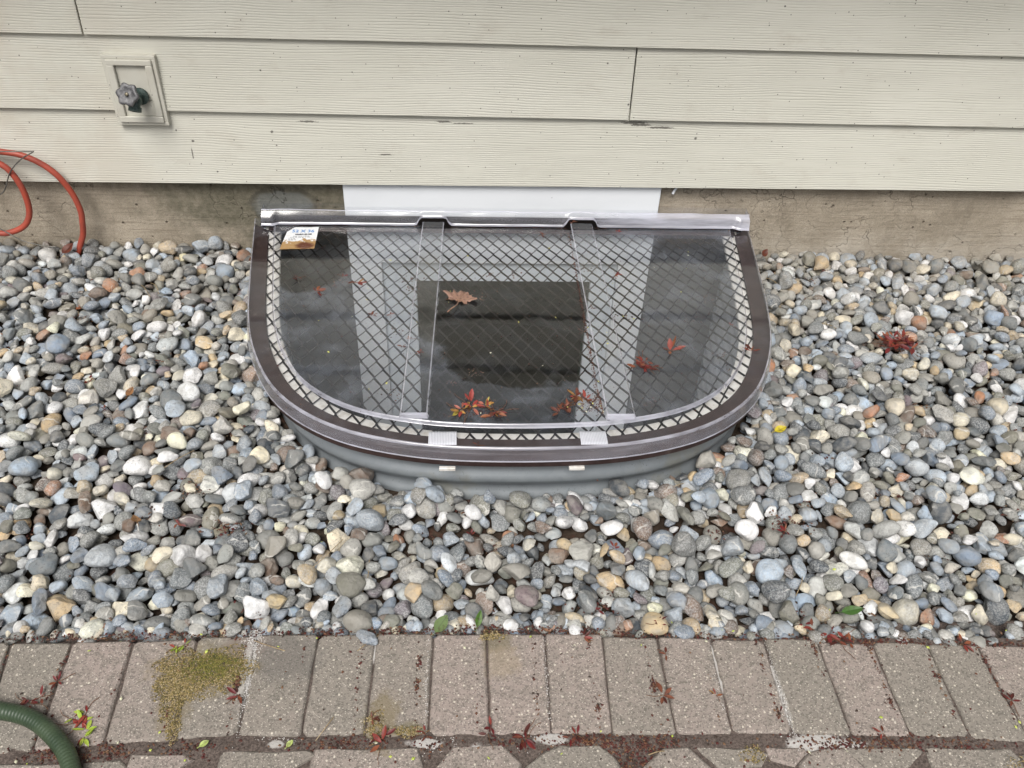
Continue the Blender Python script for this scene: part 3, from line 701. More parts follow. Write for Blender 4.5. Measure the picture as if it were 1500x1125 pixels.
u = wheel_axis.orthogonal().normalized(); v = wheel_axis.cross(u)
sp_dir = Vector((-.12, -.52, -.85)).normalized(); sp0 = fc+ax*.034
spt = MB()
for (d0, r0, d1, r1) in ((.002, .012, .014, .0125), (.014, .0155, .025, .0158), (.025, .0158, .0255, .0120), (.0255, .0120, .016, .0115), (.016, .0115, .0162, .001)):
    n = 18; uu = sp_dir.orthogonal().normalized(); vv = sp_dir.cross(uu)
    spt.grid([[sp0+sp_dir*d+(uu*math.cos(2*math.pi*k/n)+vv*math.sin(2*math.pi*k/n))*r for k in range(n)] for d, r in ((d0, r0), (d1, r1))], True)
spo = spt.build('spout', M['valve'], smooth=True, auto=40)
at(tap, pf, pb, ps, hw, scw, spo)

# ------------------------------------------------------------------ window well
well = tag(empty('window_well', (XC, -.5, -.05)), 'grey corrugated steel window well sunk in the gravel against the foundation', 'window well')
def corr(z):                                       # corrugation: flat band on top, then rounded ribs
    if z > .072: return 0
    ph = (.072-z)/.058*2*math.pi
    return -.013*(1-math.cos(ph))*.5*(1 if z > -1.2 else 0)
zs = [.1085, .098, .090, .080]+[.072-.0058*k for k in range(200)]
rows = [ring(.034-corr(z), z, 0.0, 80) for z in zs if z > -1.1]
mb = MB(); mb.grid(rows)
inner = [ring(.0365+(-corr(z)), z-.0002, 0.0, 80) for z in zs if z > -1.1]
at(well, mb.build('well_wall', M['steel'], smooth=True)); mb = MB(); mb.grid(inner); at(well, mb.build('inner_face', M['lit_steel'], smooth=True))  # inner face is the same steel, lightened to paint in light on it
mb = MB(); mb.grid([ring(.0345, .1087, 0.0), ring(.038, .1100, 0.0), ring(.0745, .1100, 0.0), ring(.0765, .1085, 0.0), ring(.077, .100, 0.0)])
at(well, mb.build('top_lip', M['lip'], smooth=True, auto=50))
for s in (-1, 1):
    xe = XC+s*.664; mb = MB(); mb.box(min(xe, xe+s*.052), max(xe, xe+s*.052), -.006, -.0005, -1.0, .050)
    mb.box(min(xe+s*.02, xe+s*.036), max(xe+s*.02, xe+s*.036), -.012, -.0062, .018, .032)
    at(well, mb.build('wall_flange', M['steel'], bevel=.001))
mb = MB(); mb.poly([(-.75, 0, -.99), (-.75, -1.1, -.99), (.95, -1.1, -.99), (.95, 0, -.99)]); tag(mb.build('well_floor', M['soil']), kind='structure')

# grate: brown angle frame with expanded-metal strands
grate = tag(empty('well_grate', (XC, -.5, .08)), 'brown steel grate with diamond mesh under the clear cover', 'grate')
mb = MB()
mb.grid([ring(.004, .083, -.006), ring(.004, .1145, -.008), ring(.006, .1170, -.010), ring(.0485, .1175, -.044), ring(.050, .1160, -.046), ring(.050, .1140, -.046), ring(.0075, .1140, -.012), ring(.0075, .083, -.010), ring(.004, .083, -.006)])
at(grate, mb.build('frame', M['brown'], smooth=True, auto=40))
mb = MB(); xa, xb = -.545, .785
mb.box(xa, xb, -.047, -.008, .1140+T(-.03), .1172+T(-.03)); at(grate, mb.build('back_bar', M['brown'], bevel=.0006))
mb = MB(); mb.box(xa-.02, xb+.02, -.0315, -.0285, .068, .1065); at(grate, mb.build('dark_back_strip', M['strand'], bevel=.0006))  # dark strip added for the dark refraction seen through the upstand
inner_ol = ring(.046, 0, -.03, 120)
def strand_range(x):
    ys = []
    for (xa, ya, _), (xb, yb, _) in zip(inner_ol, inner_ol[1:]):
        if (xa-x)*(xb-x) <= 0 and xa != xb: ys.append(ya+(yb-ya)*(x-xa)/(xb-xa))
    return ys
PX, PY = .0345, .0635
ns = 0
for k in range(-40, 41):
    xc = XC+.006+k*PX/2
    pts = []
    ph0 = .013
    ymin = -.97
    y = -.030
    N = 10
    i = 0
    ylist = [-.03-PY*q/N for q in range(int(.97/PY*N)+1)]
    poly = []
    for y in ylist:
        u = ((y+ph0)/PY) % 1.0
        tri = 1-abs(u*2-1)*2                     # -1..1 zigzag
        tri = max(-.90, min(.90, tri*1.04))/.90
        s = (1 if k % 2 else -1)
        x = xc+s*tri*PX*.25
        # inside test
        ok = False
        rr_ = strand_range(x)
        if rr_ and y > min(rr_) and abs(x-XC) < .66: ok = (len(rr_) == 1 or y < max(rr_))
        if not ok and poly: 
            if len(poly) > 1: pts.append(poly)
            poly = []
        if ok: poly.append((x, y))
    if len(poly) > 1: pts.append(poly)
    # merge neighbouring strands by letting apexes touch
    if not pts: continue
    W2, HH = .0019, .0008
    for poly in pts:
        mb = MB()
        L, Rr = [], []
        rows = []
        for i, p in enumerate(poly):
            a = poly[max(0, i-1)]; b = poly[min(len(poly)-1, i+1)]
            tx, ty = b[0]-a[0], b[1]-a[1]; l = math.hypot(tx, ty) or 1; nx, ny = -ty/l*W2, tx/l*W2
            zc = .1132+T(p[1]); tilt = .0009*(1 if nx > 0 else -1)
            rows.append([(p[0]+nx, p[1]+ny, zc+tilt), (p[0]-nx, p[1]-ny, zc-tilt), (p[0]-nx, p[1]-ny, zc-tilt-HH), (p[0]+nx, p[1]+ny, zc+tilt-HH)])
        mb.grid(rows, True, True)
        at(grate, mb.build('mesh_strand', M['strand'])); ns += 1

# clear cover
cover = tag(empty('well_cover', (XC, -.5, .12)), 'clear polycarbonate cover with two raised ribs over the window well', 'window well cover')
mb = MB(); mb.grid([ring(.000, .1010), ring(.0012, .1080), ring(.0030, .1180), ring(.0045, .1275)]); at(cover, mb.build('rim', M['lip_edge'], smooth=True))
mb = MB(); mb.grid([ring(-.0008, .0998), ring(.0003, .1010), ring(.0006, .1022)]); at(cover, mb.build('rim_edge', M['painted_glint'], smooth=True))
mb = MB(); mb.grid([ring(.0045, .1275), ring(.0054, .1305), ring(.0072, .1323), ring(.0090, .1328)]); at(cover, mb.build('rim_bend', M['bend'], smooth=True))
mb = MB(); mb.grid([ring(.0090, .1328), ring(.030, .1325), ring(.066, .1325, -.046)]); at(cover, mb.build('flange', M['flange'], smooth=True))
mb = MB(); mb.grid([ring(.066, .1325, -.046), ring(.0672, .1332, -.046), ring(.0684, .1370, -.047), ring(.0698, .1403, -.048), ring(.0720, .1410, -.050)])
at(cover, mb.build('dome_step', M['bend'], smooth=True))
mb = MB(); pr = ring(.0720, .1410, -.050); mb.poly(pr); at(cover, mb.build('panel', M['clear']))
# upstand along the wall, arched over each rib
def rib_line(a, b): return lambda y: a[0]+(b[0]-a[0])*(y-a[1])/(b[1]-a[1])
RIBS = [((-.1164, -.0664), (-.05, -.0649), (-.1293, -.9150), (-.0682, -.9150)), ((.2997, -.0566), (.3679, -.055), (.2878, -.9200), (.3516, -.9200))]
xs = [-.557+.0075*i for i in range(188)]; xs = [x for x in xs if x <= .817]
def hump(x):
    h = 0
    for a, b, c, d in RIBS:
        m = (a[0]+b[0])/2; w = (b[0]-a[0])/2
        t = max(0, min(1, (w+.016-abs(x-m))/.016)); h = max(h, t*t*(3-2*t))
    return h
def corner(x): 
    t = max(0, min(1, (abs(x-.130)-.640)/.018)); return t*t*(3-2*t)
rows_face, rows_edge, rows_top, rows_foot = [], [], [], []
for x in xs:
    h = hump(x)*.024; c = corner(x)*.010; w = .0015*math.sin(x*23)+.001*math.sin(x*61)
    z0 = .1410+T(-.05)+h
    yb = -.050-c-w*.4; 
    rows_foot.append([(x, yb-.007, z0+.0003-h*.0), (x, yb-.0035, z0+.0012), (x, yb-.001, z0+.0045)])
    rows_face.append([(x, yb-.001, z0+.0045), (x, yb+.0025, max(z0+.008, .1150)), (x, -.0400+w, max(z0+.010, .1225)), (x, -.0385+w, max(z0+.012, .1262))])
    rows_edge.append([(x, -.0385+w, max(z0+.012, .1262)), (x, -.0375+w, max(z0+.0128, .1272)), (x, -.0355+w, max(z0+.0132, .1276))])
    rows_top.append([(x, -.0355+w, max(z0+.0132, .1276)), (x, -.001, max(z0+.0136, .1280))])
for nm, rw, m in (('upstand', rows_face, 'upstand'), ('upstand_foot', rows_foot, 'painted_glint'), ('upstand_edge', rows_edge, 'painted_glint'), ('upstand_top', rows_top, 'flange')):
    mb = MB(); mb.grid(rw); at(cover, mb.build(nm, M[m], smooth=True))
for s, x in ((-1, xs[0]), (1, xs[-1])):
    mb = MB(); mb.poly([(x, -.001, .1278), (x, -.036, .1270), (x, -.062, .1000), (x, -.062, .080), (x, -.001, .080)]); at(cover, mb.build('end_cap', M['painted_glint']))
for a, b, c, d in RIBS:
    root = empty('rib'); at(cover, root)
    fl, fr = rib_line(a, c), rib_line(b, d); HT = .0095; rows = []; edge = []
    ys = [-.052-.03*i for i in range(29)]+[c[1]+.004]
    ys = [y for y in ys if y > c[1]]
    for y in ys:
        zb = .1412+T(y); hh = HT*min(1, 1.0)
        L, R_ = fl(y), fr(y); wv = .0
        rows.append([(L+wv, y, zb), (L+.0032+wv, y, zb+hh*.82), (L+.0058+wv, y, zb+hh), (R_-.0058-wv, y, zb+hh), (R_-.0032-wv, y, zb+hh*.82), (R_-wv, y, zb)])
    mb = MB(); mb.grid([[r[2], r[3]] for r in rows]); mb.build('rib_top', M['rib'], root)
    mb = MB(); mb.grid([[r[0], r[1]] for r in rows]); mb.grid([[r[4], r[5]] for r in rows]); mb.build('rib_side', M['flange'], root, smooth=True)
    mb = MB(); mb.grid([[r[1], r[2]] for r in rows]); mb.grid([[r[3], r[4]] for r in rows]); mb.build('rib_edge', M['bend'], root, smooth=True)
    y = c[1]; zb = .1412+T(y); r = rows[-1]; L, R_ = fl(y), fr(y)
    mb = MB(); fr0 = [(L+.002, y-.004, zb), (L+.004, y-.0035, zb+.004), (L+.0060, y-.001, zb+.0078), (R_-.0060, y-.001, zb+.0078), (R_-.004, y-.0035, zb+.004), (R_-.002, y-.004, zb)]
    mb.grid([r, fr0]); mb.poly(fr0); mb.build('rib_end', M['painted_glint'], root, smooth=True)
# sticker, lying on the panel
A, B, Cc, D = [Vector(p) for p in ((-.4790, -.0793, 0), (-.3979, -.0745, 0), (-.3933, -.2019, 0), (-.4832, -.2065, 0))]
def on_panel(x, y, d=.0): return (x, y, .1412+T(y)+d)
mb = MB(); N = 10; rows = []
for j in range(N+1):
    v = j/N; r = []
    for i in range(N+1):
        u = i/N; p = (A*(1-u)+B*u)*(1-v)+(D*(1-u)+Cc*u)*v
        if v < .2 and u < .2: p += Vector((.010*(1-v/.2)*(1-u/.2), -.008*(1-v/.2)*(1-u/.2), 0))
        r.append(on_panel(p.x, p.y, .0007+.0008*math.sin(u*5+v*3)**2))
    rows.append(r)
mb.grid(rows); stk = mb.build('sticker', M['sticker'], smooth=True); at(cover, stk); stk['label'] = 'peeling rust-stained paper size label reading 52 X 36'
def text(body, size, loc, mat, xs_=1.0):
    cu = bpy.data.curves.new('size_text', 'FONT'); cu.body = body; cu.size = size; cu.extrude = .0001; cu.offset = size*.012; cu.resolution_u = 3
    cu.align_x = 'CENTER'; o = bpy.data.objects.new('size_text', cu); C.objects.link(o)
    bpy.context.view_layer.update(); dg = bpy.context.evaluated_depsgraph_get()
    me = bpy.data.meshes.new_from_object(o.evaluated_get(dg)); me.materials.clear(); me.materials.append(mat)
    bpy.data.objects.remove(o)
    o = bpy.data.objects.new('size_text', me); C.objects.link(o)
    o.scale = (xs_, 1, 1); o.location = loc; o.rotation_euler = (math.atan(-.052), 0, .02); return o
tx = text('52 X 36', .0215, on_panel(-.4365, -.1085, .0018), M['blue'], .86); tx.parent = stk
mb = MB(); rr = random.Random(3)
def stroke(u, v, w, h):
    p = (A*(1-u)+B*u)*(1-v)+(D*(1-u)+Cc*u)*v; mb.box(-w/2, w/2, -h/2, h/2, 0, .0002, Matrix.Translation(on_panel(p.x, p.y, .0018)))
u = .32
while u < .84: w = rr.uniform(.0018, .0042); stroke(u, .345, w, .0065); u += (w+.0012)/.082
for v, a, b in ((.43, .28, .80), (.48, .2, .78), (.55, .16, .40), (.6, .18, .36)):
    u = a
    while u < b: w = rr.uniform(.002, .006); stroke(u, v, w, .0014); u += (w+.002)/.082
pr_ = mb.build('small_print', M['ink']); pr_.parent = stk

# straps round the frame
def strap(x0, x1, sx0, sx1, label):
    s = tag(empty('strap', ((x0+x1)/2, -.97, .12)), label, 'strap', 'white hook and loop straps on the front of the grate frame')
    mb = MB(); P = [(-.9350, .1165), (-.9360, .1205), (-.942, .1216), (-.955, .1214), (-.968, .1212), (-.974, .1200), (-.9750, .1176)]
    mb.grid([[(x0+(x1-x0)*i/6, y-.0000, z+T(y)) for i in range(7)] for y, z in P]); at(s, mb.build('strap_top', M['strap'], smooth=True))
    mb = MB(); mb.box(sx0, sx1, -1.0065, -.9990, .0755, .0828); at(s, mb.build('strap_end', M['lip'], bevel=.0008))
strap(-.0683, -.0125, -.0469, -.0149, 'left one of two white ribbed straps under the front lip of the cover')
strap(.2345, .2885, .2107, .2418, 'right one of two white ribbed straps under the front lip of the cover')

# ------------------------------------------------------------------ hoses and wires
def hose(name, pts, r, mat, label, cat, n=12, k=10):
    pp = catmull(pts, k); mb = MB(); mb.tube(pp, r, n)
    o = mb.build(name, mat, smooth=True)
    uv = o.data.uv_layers.new(name='UVMap'); L = [0]
    for a, b in zip(pp, pp[1:]): L.append(L[-1]+(b-a).length)
    for p in o.data.polygons:
        for li in p.loop_indices:
            vi = o.data.loops[li].vertex_index; uv.data[li].uv = (L[min(vi//n, len(L)-1)], (vi % n)/n)
    return tag(o, label, cat)
OUT = [(-1.90, -.07, .02), (-2.0, -.07, .16), (-1.86, -.065, .30), (-1.60, -.065, .335), (-1.35, -.06, .32), (-1.1923, -.06, .2961), (-1.1431, -.06, .2874), (-1.0982, -.06, .2635), (-1.0659, -.06, .2294), (-1.0456, -.055, .1764), (-1.038, -.055, .1256), (-1.043, -.055, .0881), (-1.052, -.052, .052), (-1.068, -.055, .018), (-1.09, -.065, -.03)]
IN = [(-1.5, -.09, .30), (-1.36, -.085, .315), (-1.26, -.08, .305), (-1.1923, -.08, .2716), (-1.1684, -.08, .2396), (-1.1570, -.08, .191), (-1.1609, -.08, .1348), (-1.1813, -.085, .0975), (-1.2197, -.09, .0783), (-1.2651, -.09, .075), (-1.42, -.09, .10), (-1.50, -.09, .18)]
hose('garden_hose', list(reversed(OUT)) + [(-1.85, -.10, .0), (-1.7, -.10, .10), (-1.72, -.095, .22)] + list(IN), .0080, M['orange'], 'faded orange-red hose looped against the foundation', 'hose')
hose('garden_hose', [(-1.3, -1.52, .012), (-1.0, -1.455, .012), (-.85, -1.452, .0135), (-.7681, -1.4594, .0140), (-.7238, -1.4662, .0142), (-.6898, -1.4739, .0142), (-.659, -1.4872, .0142), (-.6271, -1.5103, .0142), (-.6013, -1.5349, .0142), (-.5831, -1.5618, .0142), (-.567, -1.5979, .014), (-.55, -1.70, .0135), (-.57, -1.9, .0135)], .0136, M['green'], 'thick dark green hose curving over the pavers', 'hose', 20, 14)
hose('wire', [(-1.28, -.09, .306), (-1.1758, -.09, .3101), (-1.1334, -.09, .3107), (-1.0984, -.09, .3114), (-1.0944, -.092, .3105), (-1.132, -.09, .2885), (-1.1685, -.09, .254), (-1.1949, -.09, .2093), (-1.2153, -.09, .1894), (-1.26, -.085, .17)], .0016, M['wire'], 'thin dull wire bent over the orange hose', 'wire', 6, 6)
hose('wire', [(-1.30, -.12, .15), (-1.2265, -.125, .1064), (-1.1807, -.13, .0762), (-1.1318, -.13, .0602), (-1.0936, -.13, .0564)], .0016, M['wire'], 'thin pale wire lying on the stones below the orange hose', 'wire', 6, 6)
hose('cable_stub', [(.604, -.006, .215), (.600, -.012, .198), (.594, -.014, .188), (.590, -.016, .178)], [.004]*25, M['white'], 'short white cable end sticking out under the siding', 'cable', 8, 8)
# ------------------------------------------------------------------ pebbles (resting positions settled beforehand, packed below)
# six whole numbers a stone: x, y, z in half millimetres, then the vector part of its turning in sixtieths
STONES = [-2837,-51,-53,-4,14,56,-2772,-46,-42,-5,18,-37,-2669,-28,-51,14,16,4,-2575,-58,-42,-6,-7,55,-2484,-67,-52,10,-14,53,-2395,-33,-61,6,2,-36,-2302,-38,-56,-9,13,58,-2219,-49,-52,-2,0,-55,-2105,-79,-46,-18,13,25,-2016,-54,-36,2,-7,25,
-1933,-75,-52,-5,3,-58,-1817,-36,-53,-2,3,-14,-1736,-57,-52,1,-7,-51,-1649,-47,-55,-1,8,-50,-1553,-50,-61,1,14,-50,-1493,-39,-52,-1,-25,-36,-1385,-39,-62,-4,-4,58,-1295,-44,-62,-2,2,-8,-1208,-25,-71,-10,-7,52,1733,-49,-89,10,-5,-59,
1847,-33,-97,16,-5,-40,1937,-42,-84,-2,14,-53,2026,-36,-87,17,-8,7,2108,-64,-76,19,10,-25,2196,-42,-86,0,14,30,2274,-42,-91,0,10,-27,2369,-52,-78,12,-7,36,2491,-44,-85,5,2,-7,2586,-64,-90,-17,12,-55,2655,-53,-96,2,-2,-28,
2760,-66,-68,1,-10,7,2848,-26,-99,6,-22,51,2946,-37,-94,0,-20,45,3035,-43,-102,5,-3,-33,3128,-62,-91,3,3,-26,3224,-49,-104,10,7,-42,3320,-35,-99,-4,19,-6,3405,-38,-97,-6,-13,-55,3499,-69,-113,1,-5,-46,3607,-51,-100,-5,-10,34,
3667,-40,-104,-1,11,7,-2845,-147,-52,1,-11,29,-2782,-150,-48,13,-5,45,-2640,-164,-45,-13,0,29,-2558,-146,-45,-3,5,-24,-2485,-175,-47,-8,2,15,-2400,-158,-57,0,-15,-55,-2321,-146,-57,2,-4,59,-2219,-153,-38,-7,-9,-47,-2098,-143,-49,-14,-5,20,
-2033,-146,-56,-5,-4,-55,-1910,-138,-44,-7,-4,29,-1841,-164,-46,4,-20,-40,-1759,-132,-58,-9,7,58,-1634,-151,-64,-9,-16,-55,-1554,-161,-58,-17,-1,28,-1466,-152,-51,-1,17,57,-1340,-116,-59,-18,2,4,-1276,-163,-66,-4,-9,-54,-1193,-152,-63,-7,14,-7,
1759,-144,-97,-6,-2,45,1855,-155,-74,0,3,-34,1960,-106,-86,15,-7,-1,2048,-168,-97,1,-4,-17,2120,-154,-90,-4,1,57,2222,-135,-95,-2,-3,-28,2288,-147,-88,-9,-16,39,2374,-168,-86,-14,11,-1,2484,-151,-86,14,2,-42,2591,-140,-87,11,-8,31,
2648,-122,-99,10,14,57,2762,-148,-97,-3,5,3,2851,-184,-80,-15,4,0,2946,-148,-96,2,7,-58,3055,-127,-86,12,5,20,3144,-146,-87,-1,-4,9,3228,-172,-97,-8,8,36,3300,-165,-105,2,-2,42,3407,-137,-87,8,-19,-9,3466,-161,-106,-10,-8,29,
3517,-128,-100,-3,7,-47,3603,-130,-111,-1,-1,-59,-2783,-243,-40,2,11,-59,-2680,-268,-54,-1,12,17,-2605,-247,-41,1,11,4,-2493,-238,-51,-11,2,21,-2412,-254,-42,5,-19,-26,-2342,-296,-50,-18,0,-30,-2239,-272,-32,-4,-10,-17,-2120,-226,-40,-15,5,3,
-2021,-224,-49,-14,6,-52,-1959,-256,-43,-17,5,-51,-1848,-230,-59,3,5,-59,-1761,-252,-55,3,-16,-57,-1653,-240,-64,10,-6,45,-1572,-234,-66,6,0,-1,-1471,-249,-40,-5,-2,57,-1398,-259,-62,-14,-8,54,-1279,-232,-60,-11,1,54,-1221,-256,-64,4,-10,30,
1709,-247,-85,-11,6,-39,1832,-249,-84,-1,-12,-6,1905,-245,-86,-13,-2,32,2006,-261,-102,9,-16,-44,2109,-232,-81,19,-7,-45,2179,-256,-95,10,-12,-35,2255,-258,-92,2,6,1,2396,-235,-91,-7,3,-4,2476,-232,-77,-10,18,-18,2580,-242,-98,-1,4,-59,
2663,-271,-89,12,-12,-29,2746,-240,-91,12,-13,-8,2849,-235,-99,3,0,-56,2913,-256,-98,0,22,-39,3013,-261,-102,-9,2,-53,3076,-206,-96,14,-2,23,3205,-244,-102,11,-6,-45,3287,-251,-102,3,-12,55,3393,-252,-98,9,-8,20,3475,-246,-98,9,-19,-34,
3589,-260,-110,0,-9,-8,-2731,-336,-35,-6,-9,56,-2642,-327,-46,2,-1,49,-2561,-331,-29,9,-22,51,-2481,-341,-55,14,10,30,-2370,-350,-48,11,-11,-30,-2291,-354,-40,-2,4,59,-2190,-346,-58,1,18,-56,-2093,-335,-51,-7,-18,-57,-2006,-341,-53,-6,5,44,
-1916,-360,-60,0,-2,-44,-1827,-329,-62,-4,1,17,-1716,-344,-59,-2,0,-18,-1645,-333,-62,-1,1,-40,-1556,-345,-53,2,-7,-4,-1459,-341,-69,-1,-3,-58,-1354,-333,-62,-2,3,59,-1256,-341,-58,-16,-4,-3,-1168,-337,-63,-9,9,-48,1662,-331,-76,3,15,-57,
1748,-338,-91,14,-1,47,1844,-322,-93,-8,-6,-37,1953,-350,-91,-9,5,59,2043,-304,-83,11,8,5,2135,-335,-79,-3,-1,-13,2225,-343,-89,18,4,-18,2302,-339,-82,-7,4,-37,2422,-323,-83,-1,-13,-8,2512,-317,-86,-3,2,-6,2600,-342,-92,-13,-14,22,
2683,-357,-82,5,16,30,2774,-321,-90,7,6,-10,2883,-316,-84,16,4,27,2952,-311,-98,20,5,44,3043,-343,-100,-16,-4,54,3125,-353,-100,5,0,-19,3246,-337,-90,-5,10,42,3330,-347,-90,3,-12,3,3421,-330,-100,10,8,-15,3518,-320,-107,-4,-1,43,
3572,-338,-99,-8,-12,29,-2761,-412,-55,2,-1,39,-2671,-418,-36,-23,-1,36,-2591,-431,-59,2,3,-57,-2480,-443,-52,-10,1,-11,-2414,-437,-39,-14,17,-13,-2316,-423,-51,-8,-10,57,-2203,-423,-7,13,-14,54,-2085,-410,-52,4,13,54,-2023,-422,-59,2,8,-59,
-1946,-427,-51,15,-7,-56,-1853,-430,-63,7,2,-5,-1742,-454,-53,-8,-4,-26,-1652,-429,-67,0,8,-38,-1568,-420,-56,8,0,6,-1501,-397,-58,-13,-1,-57,-1386,-404,-64,-20,-3,39,-1285,-439,-69,6,-17,-55,-1177,-401,-55,19,7,-24,1647,-423,-91,9,-14,-29,
1753,-421,-85,-1,15,-54,1851,-420,-88,10,-3,51,1917,-446,-90,-5,-7,-15,2029,-441,-90,-19,5,0,2131,-449,-84,-8,-2,-12,2192,-404,-89,8,11,23,2281,-433,-92,1,5,-59,2416,-438,-90,1,6,-57,2475,-436,-60,2,19,36,2615,-447,-93,3,2,27,
2670,-424,-93,-13,12,-17,2731,-429,-77,13,5,-24,2858,-394,-90,2,-3,59,2936,-422,-91,14,8,-39,3030,-416,-81,17,-4,29,3119,-416,-83,12,-12,35,3217,-419,-105,6,-1,-47,3307,-420,-91,3,-14,4,3420,-427,-97,-12,1,21,3499,-419,-113,-3,-4,45,
-2702,-520,-33,-15,6,-48,-2561,-481,-51,-14,-5,-1,-2500,-532,-56,-1,9,57,-2420,-496,-52,8,19,-53,-2334,-527,-43,-15,0,-57,-2223,-512,-54,5,4,-59,-2158,-532,-43,-12,8,-45,-2060,-496,-58,4,-2,-24,-1932,-529,-60,-9,13,13,-1836,-501,-53,2,-14,-4,
-1750,-512,-64,2,5,-45,-1672,-531,-54,0,6,4,-1579,-517,-53,10,12,-45,-1509,-557,-60,-10,-15,0,-1421,-509,-57,1,2,48,-1283,-509,-46,-19,12,23,-1203,-528,-69,11,-9,-46,1597,-521,-82,20,8,42,1738,-541,-82,-9,-15,-12,1812,-534,-76,6,-1,10,
1923,-517,-81,10,1,43,2017,-524,-69,7,-17,43,2093,-519,-84,12,9,48,2175,-516,-90,-3,-4,57,2284,-520,-89,-15,-12,9,2385,-529,-100,0,-9,-44,2485,-519,-94,10,2,-58,2551,-492,-90,4,6,-49,2635,-516,-93,10,15,35,2751,-531,-82,-12,-2,-58,
2861,-537,-78,6,-6,-10,2915,-501,-91,19,7,-34,3006,-528,-85,-6,-7,12,3099,-505,-103,7,-3,-59,3180,-514,-99,-1,10,-22,3298,-515,-87,-3,2,8,3373,-507,-95,7,-5,-45,3473,-504,-81,6,7,-7,-2671,-635,-56,-3,-17,-42,-2563,-617,-44,-19,3,28,
-2479,-618,-47,10,-15,-4,-2392,-598,-53,-5,7,53,-2306,-640,-42,-9,3,-8,-2218,-588,-57,2,16,56,-2117,-642,-51,13,-11,-50,-2045,-638,-47,-1,-9,59,-1938,-604,-61,12,-13,-44,-1850,-589,-44,-8,-8,-24,-1742,-592,-49,14,-7,-35,-1657,-613,-49,-15,1,46,
-1583,-630,-41,17,6,-56,-1481,-636,-71,0,1,-58,-1395,-593,-66,-8,-18,-45,-1299,-613,-57,1,1,-26,-1212,-599,-71,-9,0,-52,1631,-602,-82,-8,9,-35,1731,-627,-89,5,-2,55,1811,-611,-88,-8,3,-59,1924,-631,-74,1,-16,-11,2004,-624,-85,-3,-13,57,
2098,-609,-75,9,13,-56,2215,-649,-69,-13,15,32,2307,-619,-82,3,-6,59,2377,-600,-95,9,8,-8,2489,-598,-82,5,-4,-59,2569,-628,-78,13,15,48,2671,-598,-74,8,-12,-51,2746,-613,-87,-3,-10,52,2847,-606,-88,6,13,50,2927,-601,-88,-5,17,-38,
3005,-600,-95,12,3,13,3123,-631,-89,-6,-3,-50,3206,-584,-81,9,-21,-49,3289,-618,-89,-12,-2,41,3413,-596,-101,-10,-5,7,-2649,-699,-49,5,-3,-59,-2574,-702,-53,-9,-4,-41,-2471,-722,-38,6,20,34,-2380,-724,-57,14,0,8,-2291,-707,-54,-3,7,11,
-2197,-722,-37,-3,9,-18,-2125,-699,-55,7,-22,54,-2004,-694,-63,-13,5,58,-1967,-723,-67,-5,-4,-59,-1815,-734,-53,-15,-10,16,-1738,-718,-53,0,-1,-57,-1660,-692,-65,-2,-3,14,-1562,-686,-64,3,-1,23,-1472,-716,-58,3,18,57,-1386,-711,-62,5,-13,-48,
-1279,-709,-62,-2,2,60,-1176,-708,-69,4,-1,-4,1668,-703,-94,0,11,24,1762,-700,-93,13,-1,59,1864,-714,-95,-10,-8,34,1944,-708,-81,7,-15,-45,2026,-705,-76,-18,-9,54,2120,-703,-83,-2,3,-3,2233,-703,-89,-13,0,32,2327,-682,-94,-4,3,2,
2409,-711,-81,1,-1,1,2523,-710,-88,8,1,-59,2574,-719,-96,4,-17,-57,2692,-722,-66,-21,0,37,2760,-708,-93,-13,3,-27,2841,-707,-86,-2,7,-55,2957,-724,-90,-2,0,34,3038,-722,-81,0,-10,-49,3134,-734,-75,-17,0,53,3223,-713,-88,-3,-23,27,
3310,-705,-94,5,-3,44,3406,-730,-88,14,-6,14,-2628,-811,-57,6,7,5,-2488,-801,-57,-16,7,56,-2427,-798,-47,-11,-12,-3,-2326,-793,-61,-1,-4,3,-2251,-795,-52,-20,15,8,-2158,-782,-62,-9,1,56,-2068,-791,-57,16,3,55,-1977,-790,-43,-2,17,-31,
-1846,-808,-52,-3,1,59,-1771,-772,-61,-15,6,-57,-1685,-802,-63,-7,17,54,-1623,-796,-63,3,7,24,-1504,-802,-75,4,3,-6,-1408,-790,-53,7,-12,22,-1301,-795,-57,-18,1,-36,-1202,-784,-47,-8,18,56,-1139,-797,-69,-8,7,59,1623,-786,-88,11,9,51,
1714,-788,-91,16,0,-13,1820,-780,-88,13,2,31,1864,-800,-94,-1,10,-57,1967,-804,-71,7,0,-3,2136,-792,-84,13,-6,-18,2218,-768,-84,7,14,-57,2263,-809,-88,-13,12,-11,2365,-787,-89,-14,-7,53,2434,-780,-80,5,-14,58,2573,-794,-55,7,12,-50,
2648,-788,-95,-15,3,-58,2718,-795,-81,2,4,26,2805,-796,-77,-13,1,13,2929,-813,-69,-9,11,-12,3010,-794,-86,-6,-9,-20,3084,-792,-87,12,-15,1,3184,-786,-86,1,0,-12,3280,-818,-90,-8,1,-21,3356,-815,-93,8,15,29,-2604,-879,-59,-3,-1,-43,
-2491,-900,-45,-4,17,54,-2423,-881,-49,8,12,49,-2303,-868,-56,16,-7,15,-2249,-886,-59,-14,8,-45,-2144,-860,-48,-6,-18,13,-2016,-893,-59,-8,-8,52,-1946,-882,-49,7,4,43,-1868,-881,-55,-10,8,15,-1753,-892,-68,7,7,56,-1673,-903,-55,-1,17,-55,
-1555,-884,-69,17,-7,-13,-1487,-893,-61,5,-18,-36,-1398,-901,-71,2,-6,-56,-1300,-882,-63,13,-7,-58,-1190,-879,-71,7,-11,-11,-1128,-884,-70,12,7,-42,1624,-880,-90,-18,2,24,1738,-898,-79,-9,9,-19,1837,-891,-94,14,5,6,1897,-896,-86,13,7,-19,
